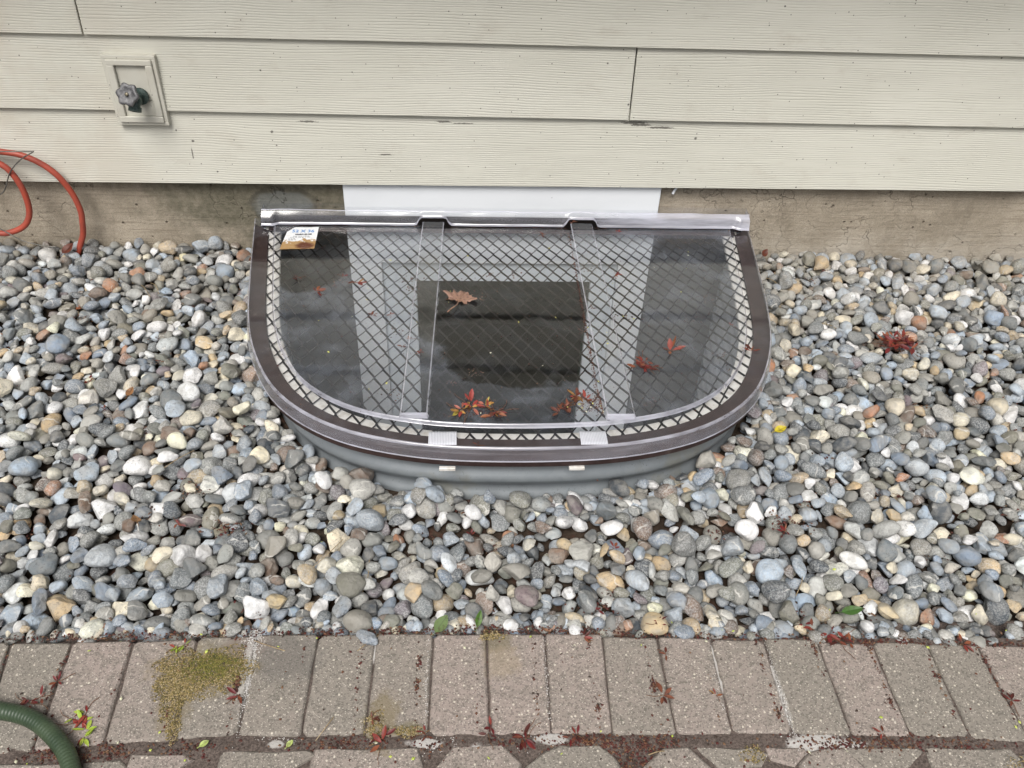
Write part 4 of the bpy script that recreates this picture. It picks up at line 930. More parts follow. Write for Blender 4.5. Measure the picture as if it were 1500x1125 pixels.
2022,-873,-97,-4,17,-36,2102,-900,-90,-6,6,-57,2162,-892,-90,1,22,-37,2292,-879,-91,-4,22,-37,2363,-866,-90,-1,8,-37,2462,-892,-89,1,-10,58,2577,-874,-97,-1,3,60,2656,-876,-83,-9,-12,-9,2729,-877,-71,-7,23,-43,2826,-901,-89,-9,15,-37,
2916,-886,-90,-3,-16,-56,3003,-868,-90,-3,15,4,3104,-891,-88,-5,-15,34,3152,-848,-95,0,2,26,3301,-878,-95,3,-7,-37,-2580,-981,-52,-7,18,52,-2472,-999,-54,6,-6,-59,-2383,-995,-46,-12,-12,-37,-2279,-961,-47,3,13,52,-2212,-993,-51,7,-4,-58,
-2119,-999,-43,-12,-1,-59,-2001,-973,-52,15,6,-53,-1912,-977,-55,3,-1,-56,-1807,-982,-65,-6,-7,0,-1714,-980,-61,7,-19,-43,-1637,-970,-50,4,-19,20,-1554,-966,-53,3,20,-55,-1477,-998,-69,-9,7,-38,-1373,-1007,-69,2,-19,-53,-1307,-983,-42,-21,6,7,
-1179,-961,-60,-11,-3,-34,-1079,-986,-70,-2,-3,-31,1564,-980,-87,-8,-18,-49,1665,-978,-89,-10,3,-38,1758,-985,-89,-13,-5,0,1858,-993,-81,1,23,-39,1927,-987,-79,2,-7,56,2027,-983,-81,-2,-11,-29,2121,-986,-95,8,-5,-11,2223,-976,-86,8,3,27,
2292,-984,-70,-15,16,7,2383,-978,-72,-9,9,-56,2474,-967,-93,-9,5,13,2566,-978,-68,-9,5,58,2696,-952,-87,-4,-5,-11,2762,-982,-88,7,-1,47,2852,-953,-87,-16,8,-56,2990,-980,-84,19,-5,-46,3043,-967,-86,0,-15,23,3091,-961,-96,4,10,23,
3162,-975,-76,-16,-1,47,3217,-896,-81,3,-1,-25,-2496,-1081,-57,-5,-16,-7,-2420,-1078,-38,-4,5,-40,-2299,-1063,-57,8,5,-46,-2191,-1057,-58,1,-7,10,-2104,-1064,-62,-12,-7,53,-2022,-1070,-67,-5,13,-33,-1919,-1059,-49,16,-10,56,-1830,-1072,-68,4,-9,5,
-1750,-1086,-56,-1,-12,25,-1669,-1095,-63,21,2,-15,-1537,-1048,-62,3,9,11,-1468,-1065,-68,-10,1,8,-1384,-1063,-71,0,-2,57,-1284,-1040,-63,-10,18,56,-1171,-1076,-62,-3,1,42,-1079,-1050,-69,2,-8,6,1528,-1045,-70,-10,3,-25,1658,-1065,-67,3,-4,44,
1734,-1050,-83,3,-20,44,1835,-1057,-68,1,17,-46,1923,-1064,-82,4,-3,59,2022,-1060,-91,-11,-16,-49,2090,-1049,-77,10,-7,58,2209,-1075,-91,9,0,56,2315,-1067,-86,11,-5,-50,2395,-1078,-94,0,5,-57,2485,-1072,-83,3,-15,46,2570,-1059,-93,4,-15,54,
2673,-1081,-73,0,11,-23,2777,-1057,-76,-21,5,-43,2847,-1073,-93,2,5,-43,2925,-1091,-94,1,8,-51,3048,-1066,-85,1,6,-53,3125,-1050,-90,1,18,53,3232,-1085,-94,-10,8,56,-2503,-1160,-53,19,-5,-57,-2426,-1154,-54,-18,-3,12,-2314,-1172,-55,17,-4,-48,
-2238,-1151,-63,1,11,-42,-2142,-1171,-62,8,-3,-59,-2085,-1172,-64,-5,-11,-32,-2000,-1169,-50,-4,-1,-17,-1831,-1135,-53,-6,5,-56,-1760,-1147,-58,-17,0,-30,-1697,-1168,-67,19,-1,35,-1590,-1141,-65,-9,-4,4,-1513,-1169,-57,5,-21,-54,-1415,-1158,-51,-3,-7,41,
-1311,-1171,-60,-13,-16,19,-1246,-1178,-61,15,18,6,-1145,-1156,-68,14,11,-7,-1051,-1181,-65,7,-11,53,1473,-1144,-67,-16,-13,-5,1602,-1166,-77,8,-25,-27,1711,-1168,-90,0,4,-7,1789,-1143,-73,-3,8,49,1894,-1174,-89,13,10,18,1978,-1180,-91,11,-12,-58,
2104,-1147,-84,-5,7,48,2179,-1148,-92,0,4,59,2238,-1153,-96,3,0,58,2375,-1148,-89,-3,8,50,2456,-1164,-90,1,0,7,2535,-1172,-83,13,11,-57,2638,-1178,-86,-7,-8,31,2750,-1154,-91,10,-7,-56,2800,-1182,-76,-13,12,-19,2892,-1149,-80,11,11,57,
3016,-1141,-85,3,15,58,3106,-1153,-93,-2,-2,-31,3184,-1142,-87,14,3,-25,-2467,-1245,-48,16,3,-6,-2373,-1255,-61,0,-1,-55,-2287,-1273,-53,-12,-8,-58,-2196,-1257,-55,7,-3,24,-2130,-1238,-42,0,21,-26,-2016,-1264,-54,-5,1,41,-1903,-1243,-55,5,17,-57,
-1825,-1272,-44,18,-7,-56,-1754,-1247,-63,0,10,40,-1671,-1239,-72,9,-6,53,-1568,-1265,-70,-7,-12,32,-1484,-1235,-63,3,4,-35,-1359,-1266,-57,-15,-5,45,-1281,-1256,-70,4,6,56,-1185,-1274,-60,1,1,-10,-1082,-1239,-67,-7,3,59,-1013,-1254,-62,-2,15,34,
1546,-1251,-84,9,-3,-41,1670,-1238,-78,-4,-16,39,1764,-1221,-77,-10,-15,50,1842,-1260,-70,-13,9,-55,1937,-1239,-76,-4,2,38,2046,-1235,-85,-9,16,-13,2120,-1261,-80,13,-15,-57,2210,-1249,-89,14,10,-5,2316,-1242,-89,10,-16,-57,2407,-1236,-88,13,-3,50,
2512,-1256,-68,9,-18,-20,2574,-1243,-84,-19,1,44,2672,-1233,-87,-10,5,-27,2763,-1276,-87,9,15,44,2853,-1234,-69,3,-18,42,2928,-1267,-85,-12,10,57,3041,-1254,-86,19,-6,15,3155,-1238,-72,24,-1,-38,-2369,-1377,-55,12,-7,-57,-2297,-1358,-40,-2,-8,-39,
-2161,-1367,-57,5,-13,-30,-2104,-1337,-60,9,7,-4,-2028,-1354,-64,-12,2,18,-1930,-1376,-64,-3,-2,44,-1820,-1335,-69,-3,-3,59,-1718,-1372,-53,-12,9,-47,-1645,-1354,-62,7,-9,-58,-1576,-1335,-63,-4,16,33,-1455,-1342,-56,11,-11,54,-1371,-1360,-61,-6,5,1,
-1298,-1366,-65,4,7,5,-1173,-1345,-75,-3,3,27,-1085,-1353,-64,7,-8,32,-998,-1337,-68,17,13,-15,1474,-1341,-81,7,1,49,1559,-1345,-66,-5,15,-18,1646,-1374,-79,-14,5,-19,1780,-1305,-67,-19,-10,48,1850,-1335,-83,-6,19,57,1931,-1333,-91,18,1,31,
2023,-1375,-69,4,-10,-48,2134,-1359,-85,5,6,-32,2204,-1348,-70,13,-22,54,2311,-1335,-87,1,-2,60,2402,-1355,-86,8,0,53,2491,-1327,-74,-16,7,-57,2587,-1352,-92,-6,-9,-55,2698,-1355,-88,-15,15,-56,2789,-1347,-87,9,-16,-57,2868,-1337,-60,-8,18,-31,
2954,-1349,-82,-6,-18,-40,3036,-1367,-72,-9,-1,-58,3139,-1352,-77,10,-3,-38,-2423,-1440,-60,-10,8,48,-2317,-1414,-60,16,9,51,-2219,-1435,-59,-7,15,57,-2123,-1450,-63,14,-5,-13,-2058,-1452,-48,-13,4,-25,-1968,-1430,-58,-9,9,-29,-1860,-1446,-49,5,16,9,
-1780,-1447,-65,-12,-11,6,-1671,-1446,-67,5,16,-53,-1582,-1444,-65,9,14,41,-1500,-1435,-57,10,2,-30,-1375,-1453,-62,-5,0,19,-1328,-1411,-72,3,17,-31,-1215,-1438,-75,0,11,59,-1112,-1441,-73,-6,7,53,-1047,-1446,-71,-9,-12,-56,-948,-1445,-76,1,-7,60,
1459,-1440,-85,0,-7,-30,1502,-1439,-80,13,0,49,1592,-1433,-57,0,18,-23,1731,-1458,-49,-9,-9,-47,1872,-1457,-80,7,-10,14,1945,-1428,-84,-18,-5,34,1989,-1454,-86,9,-14,0,2114,-1441,-62,16,-6,-47,2211,-1474,-64,-12,11,54,2317,-1424,-87,-9,-4,48,
2375,-1426,-76,13,-17,56,2472,-1436,-95,0,2,59,2557,-1445,-89,-21,2,31,2634,-1441,-93,6,-13,-51,2733,-1448,-81,-15,-6,34,2822,-1451,-90,4,-21,-50,2915,-1454,-83,5,11,-38,3022,-1462,-76,2,-18,55,3099,-1454,-75,-1,-21,-39,-2341,-1538,-50,-5,-10,-57,
-2255,-1525,-60,8,17,56,-2145,-1524,-65,-6,9,-43,-2059,-1542,-58,-1,1,-44,-1935,-1541,-69,-7,-12,58,-1870,-1529,-51,-1,23,-33,-1769,-1522,-58,-5,-8,58,-1694,-1509,-54,-11,-15,-48,-1600,-1534,-67,0,19,17,-1493,-1521,-52,-5,17,-46,-1407,-1517,-62,10,-5,31,
-1314,-1514,-70,0,-1,-2,-1225,-1505,-67,13,3,-54,-1106,-1550,-69,4,-15,-36,-1039,-1538,-72,-2,10,-37,-948,-1531,-77,-10,0,34,1412,-1522,-83,-15,3,-53,1542,-1552,-63,-18,11,-31,1618,-1548,-76,5,1,44,1702,-1520,-81,-15,2,57,1806,-1523,-78,8,-14,27,
1896,-1520,-77,-3,8,-56,2006,-1521,-72,-7,-6,54,2096,-1536,-78,15,10,-57,2204,-1541,-80,-16,-15,7,2254,-1546,-82,2,-18,32,2336,-1528,-91,-3,-20,-52,2478,-1549,-78,-3,-14,3,2546,-1549,-85,11,12,17,2653,-1537,-78,-13,-19,-54,2753,-1553,-87,-13,4,-13,
2807,-1531,-78,-7,-18,-56,2891,-1545,-76,12,4,37,2999,-1529,-83,-7,10,8,-2291,-1608,-64,-7,23,-22,-2212,-1625,-52,-16,2,3,-2081,-1609,-60,7,9,-57,-2018,-1628,-51,-12,15,4,-1916,-1614,-61,4,-7,26,-1830,-1634,-69,9,-2,-13,-1727,-1639,-68,4,6,57,
-1641,-1609,-60,-10,0,13,-1534,-1619,-62,2,-19,11,-1440,-1600,-65,6,2,58,-1341,-1625,-72,1,-5,-60,-1265,-1628,-57,0,-4,19,-1185,-1609,-72,-13,-2,-40,-1080,-1610,-73,-2,5,51,-1004,-1639,-63,-3,14,50,-910,-1625,-60,4,-2,-59,1314,-1609,-81,9,-7,58,
1394,-1641,-82,-3,11,-21,1490,-1597,-67,-10,17,-42,1585,-1623,-85,0,11,-59,1669,-1624,-79,7,-3,-22,1775,-1612,-91,5,2,51,1858,-1609,-89,12,-9,3,1959,-1634,-84,0,-4,-59,2050,-1622,-84,0,9,51,2109,-1619,-89,14,-11,57,2203,-1644,-88,7,6,33,
2323,-1634,-85,-8,-13,55,2432,-1617,-90,-1,21,44,2476,-1605,-82,17,-8,47,2592,-1648,-85,3,12,58,2686,-1603,-71,15,-8,-57,2776,-1624,-88,9,2,58,2865,-1609,-84,-15,2,57,2987,-1626,-86,0,-16,56,-2331,-1715,-49,8,-17,28,-2214,-1706,-45,0,5,-54,
-2113,-1721,-64,-7,6,57,-2038,-1721,-63,14,5,55,-1945,-1726,-55,-14,-16,27,-1842,-1702,-72,2,-1,33,-1763,-1709,-54,-4,-8,-3,-1673,-1712,-55,-15,0,-41,-1568,-1704,-47,1,19,-51,-1476,-1722,-68,8,-3,-51,-1385,-1734,-66,-2,-9,49,-1297,-1700,-67,13,2,-16,
-1214,-1729,-76,1,10,24,-1114,-1720,-70,4,-2,-15,-1019,-1711,-76,2,-6,9,-963,-1695,-70,-4,12,7,-855,-1736,-79,-4,1,-13,1261,-1717,-76,-17,4,41,1380,-1701,-73,10,17,45,1471,-1733,-78,-11,0,-56,1530,-1679,-75,-3,20,40,1617,-1696,-65,0,9,-1,
1751,-1707,-80,-1,-5,32,1828,-1696,-73,13,6,57,1923,-1700,-77,17,-1,-13,2022,-1720,-67,0,6,-16,2090,-1699,-86,12,1,-39,2201,-1732,-72,4,4,-59,2298,-1681,-69,2,-15,57,2403,-1719,-69,-20,-2,-40,2466,-1725,-76,16,14,-6,2572,-1725,-78,5,9,-53,
2651,-1739,-73,-17,5,-48,2741,-1696,-89,6,1,20,2845,-1711,-91,7,5,22,2954,-1717,-85,-15,-6,-9,-2271,-1846,-47,12,-8,-43,-2184,-1780,-51,19,-2,49,-2064,-1798,-53,-2,8,44,-2003,-1810,-72,-13,-13,51,-1911,-1799,-52,-4,16,-26,-1778,-1816,-69,3,-1,41,
-1710,-1794,-57,2,5,-49,-1600,-1806,-58,6,1,58,-1499,-1837,-67,-7,-2,16,-1415,-1792,-72,5,-4,59,-1327,-1813,-77,16,1,51,-1251,-1825,-56,-11,-8,-36,-1164,-1798,-79,-15,-2,43,-1050,-1817,-76,-13,-2,-41,-984,-1821,-76,-7,6,-21,-883,-1800,-59,-3,9,-50,
-781,-1809,-66,-2,-14,-40,-678,-1766,-70,-13,7,-41,1094,-1822,-76,11,-2,49,1240,-1786,-73,10,-4,34,1332,-1804,-67,15,-8,11,1430,-1785,-79,-16,13,-56,1501,-1824,-80,-2,3,-34,1617,-1791,-77,-13,13,57,1689,-1798,-67,4,-14,-54,1828,-1809,-64,3,3,48,
1912,-1805,-86,-6,2,-5,1988,-1794,-75,7,1,-18,2067,-1810,-78,12,1,-53,2148,-1812,-74,-3,5,27,2264,-1791,-78,7,5,-15,2352,-1810,-83,-7,0,-59,2445,-1805,-91,-12,-11,-18,2547,-1816,-88,-11,-18,28,2613,-1826,-64,0,-21,-40,2712,-1790,-81,0,-11,59,
2803,-1813,-72,-7,-14,-25,2944,-1812,-85,-10,3,-13,-2187,-1905,-67,-3,-5,-10,-2102,-1904,-59,9,-9,-4,-2034,-1899,-66,-4,-2,52,-1930,-1881,-65,-8,-3,55,-1845,-1911,-52,-6,-9,-37,-1748,-1914,-63,-3,1,-38,-1626,-1915,-59,-14,-4,50,-1540,-1886,-62,-2,11,58,
-1466,-1884,-70,5,-14,39,-1399,-1877,-68,1,-1,-1,-1258,-1932,-71,-2,4,-3,-1186,-1898,-67,6,-14,-22,-1066,-1914,-69,-9,-5,25,-988,-1890,-64,8,17,46,-901,-1910,-82,-4,-7,-25,-822,-1896,-79,4,-12,33,-714,-1897,-67,9,5,-59,-634,-1880,-62,-10,10,-13,
-571,-1912,-73,-14,3,21,1022,-1921,-79,-15,1,39,1128,-1897,-70,18,5,28,1202,-1886,-76,-1,12,20,1305,-1901,-72,16,9,11,1375,-1918,-67,-2,-16,42,1474,-1919,-73,-11,0,53,1556,-1882,-85,11,10,18,1596,-1936,-57,-16,4,-20,1757,-1922,-66,-18,-2,22,
1857,-1908,-67,-15,-1,58,1924,-1929,-76,12,16,56,2000,-1911,-88,7,17,-55,2114,-1896,-77,-5,12,-44,2209,-1904,-86,-13,5,-57,2316,-1890,-73,8,-10,27,2385,-1897,-91,5,3,-49,2490,-1899,-77,-2,-5,55,2566,-1885,-86,-19,-6,-18,2679,-1868,-68,-6,10,31,
2777,-1892,-83,-4,11,-27,2867,-1928,-86,-11,-3,-20,-2191,-1983,-67,-6,-6,-59,-2098,-2013,-61,-8,10,33,-2004,-1988,-61,-4,17,8,-1938,-1987,-54,-7,5,56,-1847,-1994,-64,16,-5,47,-1748,-2022,-54,-6,2,28,-1665,-1987,-52,7,17,2,-1598,-1986,-62,-8,-2,59,
-1469,-1995,-66,-8,12,45,-1367,-1971,-64,4,0,36,-1301,-2001,-68,5,-1,-42,-1185,-2003,-81,9,12,15,-1100,-1988,-77,-4,-6,49,-1030,-1989,-70,-2,3,30,-916,-1996,-71,0,2,-56,-826,-1998,-65,9,14,19,-725,-1995,-79,4,3,57,-633,-1999,-68,-5,20,52,
-551,-2000,-69,6,9,7,-487,-1991,-58,-16,2,-36,-362,-1955,-51,-1,6,50,-273,-1964,-69,0,-14,56,709,-1956,-68,0,1,-8,821,-1962,-59,1,9,13,930,-1977,-54,21,3,48,1013,-1976,-74,4,-16,28,1098,-1989,-73,2,4,-46,1175,-1993,-67,-17,6,-36,
1293,-2001,-60,8,2,-22,1364,-1993,-65,12,15,-56,1482,-1997,-76,-8,11,-45,1532,-1966,-70,-10,-16,-53,1633,-2001,-79,-2,11,40,1735,-1982,-86,-1,-18,-53,1842,-1974,-57,9,-18,53,1931,-1991,-81,-17,0,-31,1998,-1976,-87,-5,0,-59,2136,-1974,-61,7,-7,46,
2224,-1969,-92,10,12,-58,2300,-1992,-64,-9,5,48,2424,-2004,-81,-6,13,54,2507,-2005,-86,-8,6,31,2572,-1984,-81,-1,0,27,2651,-1989,-84,-15,4,48,2760,-2010,-82,-8,1,59,2869,-1998,-82,-9,3,-55,-2137,-2074,-59,-12,-3,40,-2060,-2062,-53,-8,-7,34,
-1978,-2068,-46,-16,-6,45,-1857,-2072,-56,7,19,-51,-1776,-2097,-71,-1,7,60,-1682,-2097,-65,-9,-5,-57,-1590,-2084,-49,-18,-1,-56,-1439,-2094,-62,15,6,-41,-1370,-2092,-67,0,3,-18,-1306,-2107,-76,1,-4,-34,-1212,-2089,-75,0,-3,-49,-1121,-2079,-67,5,-3,45,
-1042,-2078,-71,-1,10,-59,-895,-2098,-76,6,-1,-57,-836,-2068,-66,1,-13,-57,-770,-2044,-68,6,-6,-48,-677,-2062,-62,5,-4,-59,-561,-2085,-73,1,14,-58,-496,-2065,-73,-13,-8,28,-406,-2071,-74,-7,9,32,-306,-2070,-63,15,-2,-36,-223,-2107,-68,-24,9,-50,
-119,-2092,-75,2,11,58,-13,-2081,-76,-5,3,59,68,-2087,-66,-2,13,57,177,-2082,-71,3,10,-42,267,-2095,-66,8,-16,-43,328,-2076,-68,-12,9,30,446,-2064,-68,1,13,-37,540,-2090,-80,3,18,56,615,-2083,-73,4,-7,30,725,-2049,-77,2,-7,17,
793,-2064,-70,-13,3,18,920,-2089,-76,10,-9,-49,991,-2099,-76,-10,-3,-59,1080,-2065,-71,11,-1,-59,1164,-2074,-57,-3,-7,53,1272,-2069,-74,-3,4,-31,1371,-2053,-81,15,1,27,1464,-2080,-64,11,-6,-54,1563,-2094,-74,-2,-5,-60,1653,-2131,-73,-4,-2,-56,
1724,-2084,-64,-1,-7,53,1842,-2100,-71,1,11,-26,1916,-2100,-84,-1,0,56,1989,-2075,-75,-2,-9,48,2089,-2080,-71,1,-10,1,2200,-2092,-70,8,8,-34,2305,-2107,-64,-3,3,59,2419,-2071,-84,-4,16,-25,2492,-2094,-83,10,2,-10,2590,-2081,-83,-14,-7,27,
2627,-2091,-85,22,4,43,2737,-2073,-91,12,3,58,2837,-2060,-78,21,-5,-26,-2111,-2176,-60,-9,-6,-58,-2013,-2154,-58,14,-1,-28,-1863,-2202,-61,4,14,-31,-1818,-2177,-72,-12,-1,22,-1719,-2189,-68,2,1,34,-1618,-2177,-62,-12,9,-14,-1542,-2204,-62,0,8,39,
-1498,-2145,-65,-13,4,-20,-1338,-2190,-42,-5,-20,-56,-1215,-2203,-74,-6,7,-47,-1143,-2154,-73,-4,-9,-19,-1091,-2193,-78,-4,-5,-49,-975,-2180,-68,15,-7,39,-905,-2171,-64,1,-8,49,-798,-2162,-61,-1,-20,40,-701,-2177,-69,-3,-14,-14,-619,-2181,-69,-10,-10,-55,
-502,-2173,-59,7,-18,-38,-445,-2186,-74,-11,1,-57,-356,-2178,-73,1,18,54,-238,-2176,-64,-13,-10,46,-165,-2183,-48,-7,14,44,-52,-2189,-78,-1,-7,-59,7,-2147,-55,-4,21,-30,126,-2149,-70,8,-4,30,206,-2155,-64,-3,13,29,281,-2176,-62,-9,9,-32,
400,-2144,-67,-6,0,-54,496,-2194,-66,7,15,-23,585,-2165,-64,-7,13,49,665,-2167,-45,-14,7,-42,763,-2148,-67,0,15,-40,847,-2169,-76,-9,-11,58,946,-2168,-72,8,17,-6,1024,-2176,-61,13,0,-16,1144,-2193,-55,14,-8,-47,1220,-2192,-78,-5,10,45,
1308,-2178,-81,2,2,28,1408,-2182,-59,7,19,54,1488,-2170,-74,-14,18,-8,1582,-2184,-70,14,4,54,1679,-2191,-78,1,-2,12,1766,-2190,-77,19,-14,0,1840,-2192,-82,8,4,-35,1968,-2197,-79,-1,-13,-18,2050,-2174,-65,-2,5,-38,2120,-2173,-76,-13,-4,-41,
2238,-2179,-66,-9,18,56,2302,-2183,-85,-4,-11,-58,2414,-2173,-81,-2,-12,0,2506,-2152,-85,11,3,59,2616,-2197,-68,6,-19,11,2717,-2183,-79,-3,15,54,2770,-2171,-76,-12,15,-8,-2065,-2269,-66,0,-2,-57,-1964,-2272,-62,-7,-2,-51,-1865,-2280,-60,16,0,41,
-1788,-2256,-63,-2,-6,21,-1710,-2267,-62,-4,6,-44,-1613,-2275,-66,2,-15,-45,-1535,-2268,-76,1,3,24,-1408,-2264,-54,10,21,-54,-1323,-2278,-78,3,10,-35,-1230,-2270,-72,-19,7,-3,-1147,-2275,-77,1,-14,52,-1045,-2263,-60,4,0,6,-948,-2251,-45,-6,-1,-32,
-863,-2286,-71,-3,12,-35,-771,-2271,-67,4,-14,-29,-699,-2265,-54,-3,-20,27,-582,-2259,-75,-10,-16,39,-500,-2277,-71,-18,-9,-28,-435,-2272,-69,4,-6,-56,-301,-2248,-74,-1,-13,-41,-216,-2279,-73,-7,12,36,-122,-2254,-76,-5,12,-13,-52,-2268,-66,14,-1,56,
42,-2263,-68,-6,-9,-22,154,-2255,-55,6,5,21,240,-2269,-71,-2,-5,59,333,-2279,-68,6,23,43,428,-2281,-70,-1,-3,-59,502,-2254,-81,-8,7,-50,571,-2228,-62,6,16,-58,719,-2221,-57,12,-21,-28,784,-2281,-62,11,-3,0,869,-2251,-77,2,2,-59,
953,-2283,-79,11,2,-27,1049,-2254,-69,3,15,-46,1162,-2274,-59,2,7,37,1233,-2271,-58,13,-17,53,1341,-2263,-69,2,-9,-56,1432,-2262,-79,5,1,-54,1511,-2276,-82,6,13,31,1604,-2270,-80,-16,-6,-57,1686,-2258,-67,22,-6,20,1795,-2260,-78,-4,5,19,
1866,-2258,-74,-9,13,30,1961,-2270,-63,15,8,54,2073,-2264,-89,-1,10,15,2168,-2309,-84,-1,6,55,2290,-2244,-81,-3,7,59,2366,-2273,-83,-6,-7,2,2454,-2273,-58,-15,-9,53,2540,-2275,-71,5,1,-54,2629,-2255,-81,6,-12,-57,2702,-2252,-72,2,19,45,
-2104,-2329,-54,19,0,44,-2029,-2390,-51,-11,-8,47,-1899,-2382,-60,11,-11,-25,-1826,-2357,-68,-14,13,-57,-1717,-2346,-71,10,-16,-56,-1627,-2348,-72,-12,0,-33,-1555,-2376,-57,15,-3,-3,-1448,-2354,-77,1,-3,31,-1382,-2369,-57,11,12,-57,-1287,-2356,-66,3,-15,-19,
-1193,-2361,-54,10,3,19,-1092,-2362,-63,4,-10,-37,-1002,-2358,-69,5,-4,37,-888,-2363,-72,1,0,-46,-778,-2338,-74,15,9,-53,-711,-2365,-69,14,-2,-58,-609,-2368,-52,-4,-5,1,-533,-2341,-76,14,-8,-56,-450,-2380,-58,-14,7,51,-337,-2366,-68,-9,-1,15,
-255,-2369,-77,1,9,41,-166,-2367,-72,1,-15,30,-63,-2363,-68,1,-11,35,27,-2385,-80,12,-9,-50,124,-2350,-75,4,-1,6,225,-2370,-63,-18,1,-14,304,-2370,-77,-1,-6,53,377,-2372,-73,-4,4,33,480,-2365,-74,-1,10,-47,559,-2376,-70,-20,4,-39,
628,-2355,-53,0,-16,55,772,-2356,-66,8,-7,41,866,-2362,-63,-20,-6,53,946,-2338,-74,-1,-3,-1,1010,-2362,-72,1,10,55,1105,-2354,-49,9,-19,48,1226,-2358,-66,-7,-15,54,1314,-2380,-74,12,20,-54,1408,-2337,-68,-5,1,-55,1479,-2364,-61,11,-7,-59,
1564,-2324,-76,2,-19,-54,1683,-2366,-82,4,0,-4,1757,-2369,-84,-3,3,-38,1846,-2344,-69,17,10,45,1950,-2337,-84,10,10,14,2041,-2356,-81,-9,11,57,2125,-2364,-79,1,6,-24,2219,-2355,-74,-2,14,-51,2332,-2376,-76,-13,-11,21,2404,-2365,-66,-2,-8,-49,
2503,-2372,-82,-7,-2,41,2581,-2358,-78,-3,-3,2,2672,-2348,-88,-10,-5,-14,-2085,-2463,-64,1,19,57,-2000,-2440,-71,7,-9,-41,-1884,-2440,-76,16,6,-3,-1837,-2430,-59,0,9,18,-1697,-2455,-71,1,-15,57,-1611,-2440,-70,-8,-9,-6,-1535,-2452,-68,21,-3,-16,
-1444,-2478,-75,-5,-4,59,-1350,-2470,-70,13,-20,54,-1270,-2472,-69,14,10,21,-1161,-2451,-76,2,-10,-50,-1056,-2482,-60,-16,9,4,-972,-2452,-60,-11,15,-56,-900,-2445,-50,-4,21,-31,-801,-2475,-75,12,9,29,-676,-2429,-67,-13,-9,-25,-599,-2465,-77,-12,-9,40,
-514,-2442,-52,-21,0,-51,-441,-2451,-72,4,-5,-3,-316,-2463,-76,-8,5,-47,-222,-2432,-67,13,10,-56,-146,-2458,-54,-17,5,-57,-55,-2436,-71,7,-15,-26,52,-2463,-75,1,8,59,124,-2439,-74,-25,4,33,204,-2464,-65,-10,-2,-59,324,-2448,-73,16,1,-22,
428,-2482,-64,-3,-15,0,489,-2456,-70,-3,17,-32,585,-2453,-82,5,11,55,668,-2512,-35,-11,-15,-27,788,-2437,-68,11,-3,33,862,-2477,-70,-3,10,10,954,-2478,-71,-12,3,-54,1045,-2433,-69,10,1,53,1133,-2452,-68,-12,8,-41,1223,-2433,-82,0,-4,-18,
1328,-2452,-68,15,6,-24,1404,-2453,-78,-1,1,60,1517,-2458,-65,5,8,-59,1614,-2470,-79,-4,3,-39,1690,-2450,-77,-6,7,57,1764,-2422,-77,12,-1,-53,1882,-2466,-76,19,-10,-50,1980,-2463,-68,-1,18,-33,2080,-2448,-76,1,1,52,2154,-2448,-75,0,10,-56,
2243,-2456,-78,1,0,-51,2341,-2451,-88,-6,11,8,2442,-2457,-89,3,3,43,2517,-2449,-62,-2,0,-47,2625,-2444,-80,0,8,54,-1953,-2561,-69,-6,-13,19,-1886,-2545,-49,1,12,23,-1777,-2540,-73,-6,-15,-22,-1683,-2543,-50,-7,-9,47,-1600,-2554,-59,-4,-4,-39,
-1502,-2559,-62,6,13,36,-1426,-2575,-57,-15,0,53,-1340,-2559,-69,-6,-15,-47,-1232,-2540,-85,4,-1,60,-1156,-2572,-66,-15,13,20,-1046,-2537,-71,-9,-12,-57,-927,-2519,-74,1,-3,-2,-880,-2559,-75,-8,8,57,-785,-2550,-73,2,11,-58,-692,-2570,-74,7,2,-54,
-586,-2543,-54,-2,5,15,-503,-2558,-69,-8,8,-54,-396,-2541,-81,-11,1,-42,-336,-2568,-62,-19,-1,-31,-218,-2551,-76,-1,-4,-49,-154,-2537,-68,1,-18,34,-33,-2548,-71,5,-10,-46,46,-2551,-67,14,-9,46,120,-2558,-66,-6,4,-33,224,-2571,-62,-13,12,-22,
335,-2536,-74,5,-14,6,420,-2542,-82,0,-4,-56,518,-2576,-73,-1,0,-5,607,-2536,-76,-2,3,-14,702,-2593,-70,9,-9,-32,808,-2592,-57,-15,-7,-16,859,-2543,-76,1,-12,44,974,-2563,-73,4,-1,16,1068,-2556,-73,-12,-16,16,1145,-2570,-69,13,-8,-23,
1234,-2559,-78,-5,5,59,1306,-2551,-63,13,13,2,1438,-2564,-75,-6,12,30,1558,-2541,-73,-2,-5,-13,1608,-2537,-83,15,16,38,1697,-2562,-79,-7,-4,-57,1821,-2573,-69,-13,0,-14,1889,-2575,-84,-10,-3,-50,2000,-2535,-76,-7,-4,48,2068,-2564,-75,10,9,39,
2170,-2543,-84,19,-2,-26,2277,-2565,-87,-5,-13,-2,2355,-2525,-41,-8,-15,46,2421,-2535,-81,13,6,-36,2511,-2572,-77,1,-1,-25,-2807,-96,-45,2,-13,50,-2738,-92,-47,12,-2,-46,-2651,-95,-49,10,11,43,-2608,-123,-14,-7,5,31,-2498,-111,-18,-7,7,52,
-2418,-104,-35,-11,-8,39,-2339,-79,-47,-17,-3,45,-2269,-87,-19,4,-2,-12,-2163,-99,-49,-12,11,-20,-2089,-110,9,20,-4,3,-1871,-54,2,0,14,-58,-1816,-93,-58,7,2,55,-1727,-116,-23,0,-4,-36,-1683,-98,-52,20,3,55,-1575,-115,-57,-5,-13,58,
-1457,-88,-52,9,-6,55,-1405,-103,-64,10,-16,-56,-1273,-116,-62,1,-19,3,-1171,-61,-48,-1,-17,56,1724,-110,-91,0,19,-38,1793,-102,-79,0,-16,-36,1880,-59,-47,17,-4,-57,2032,-103,-72,-2,20,32,2167,-106,-98,3,7,18,2200,-101,-70,13,3,19,
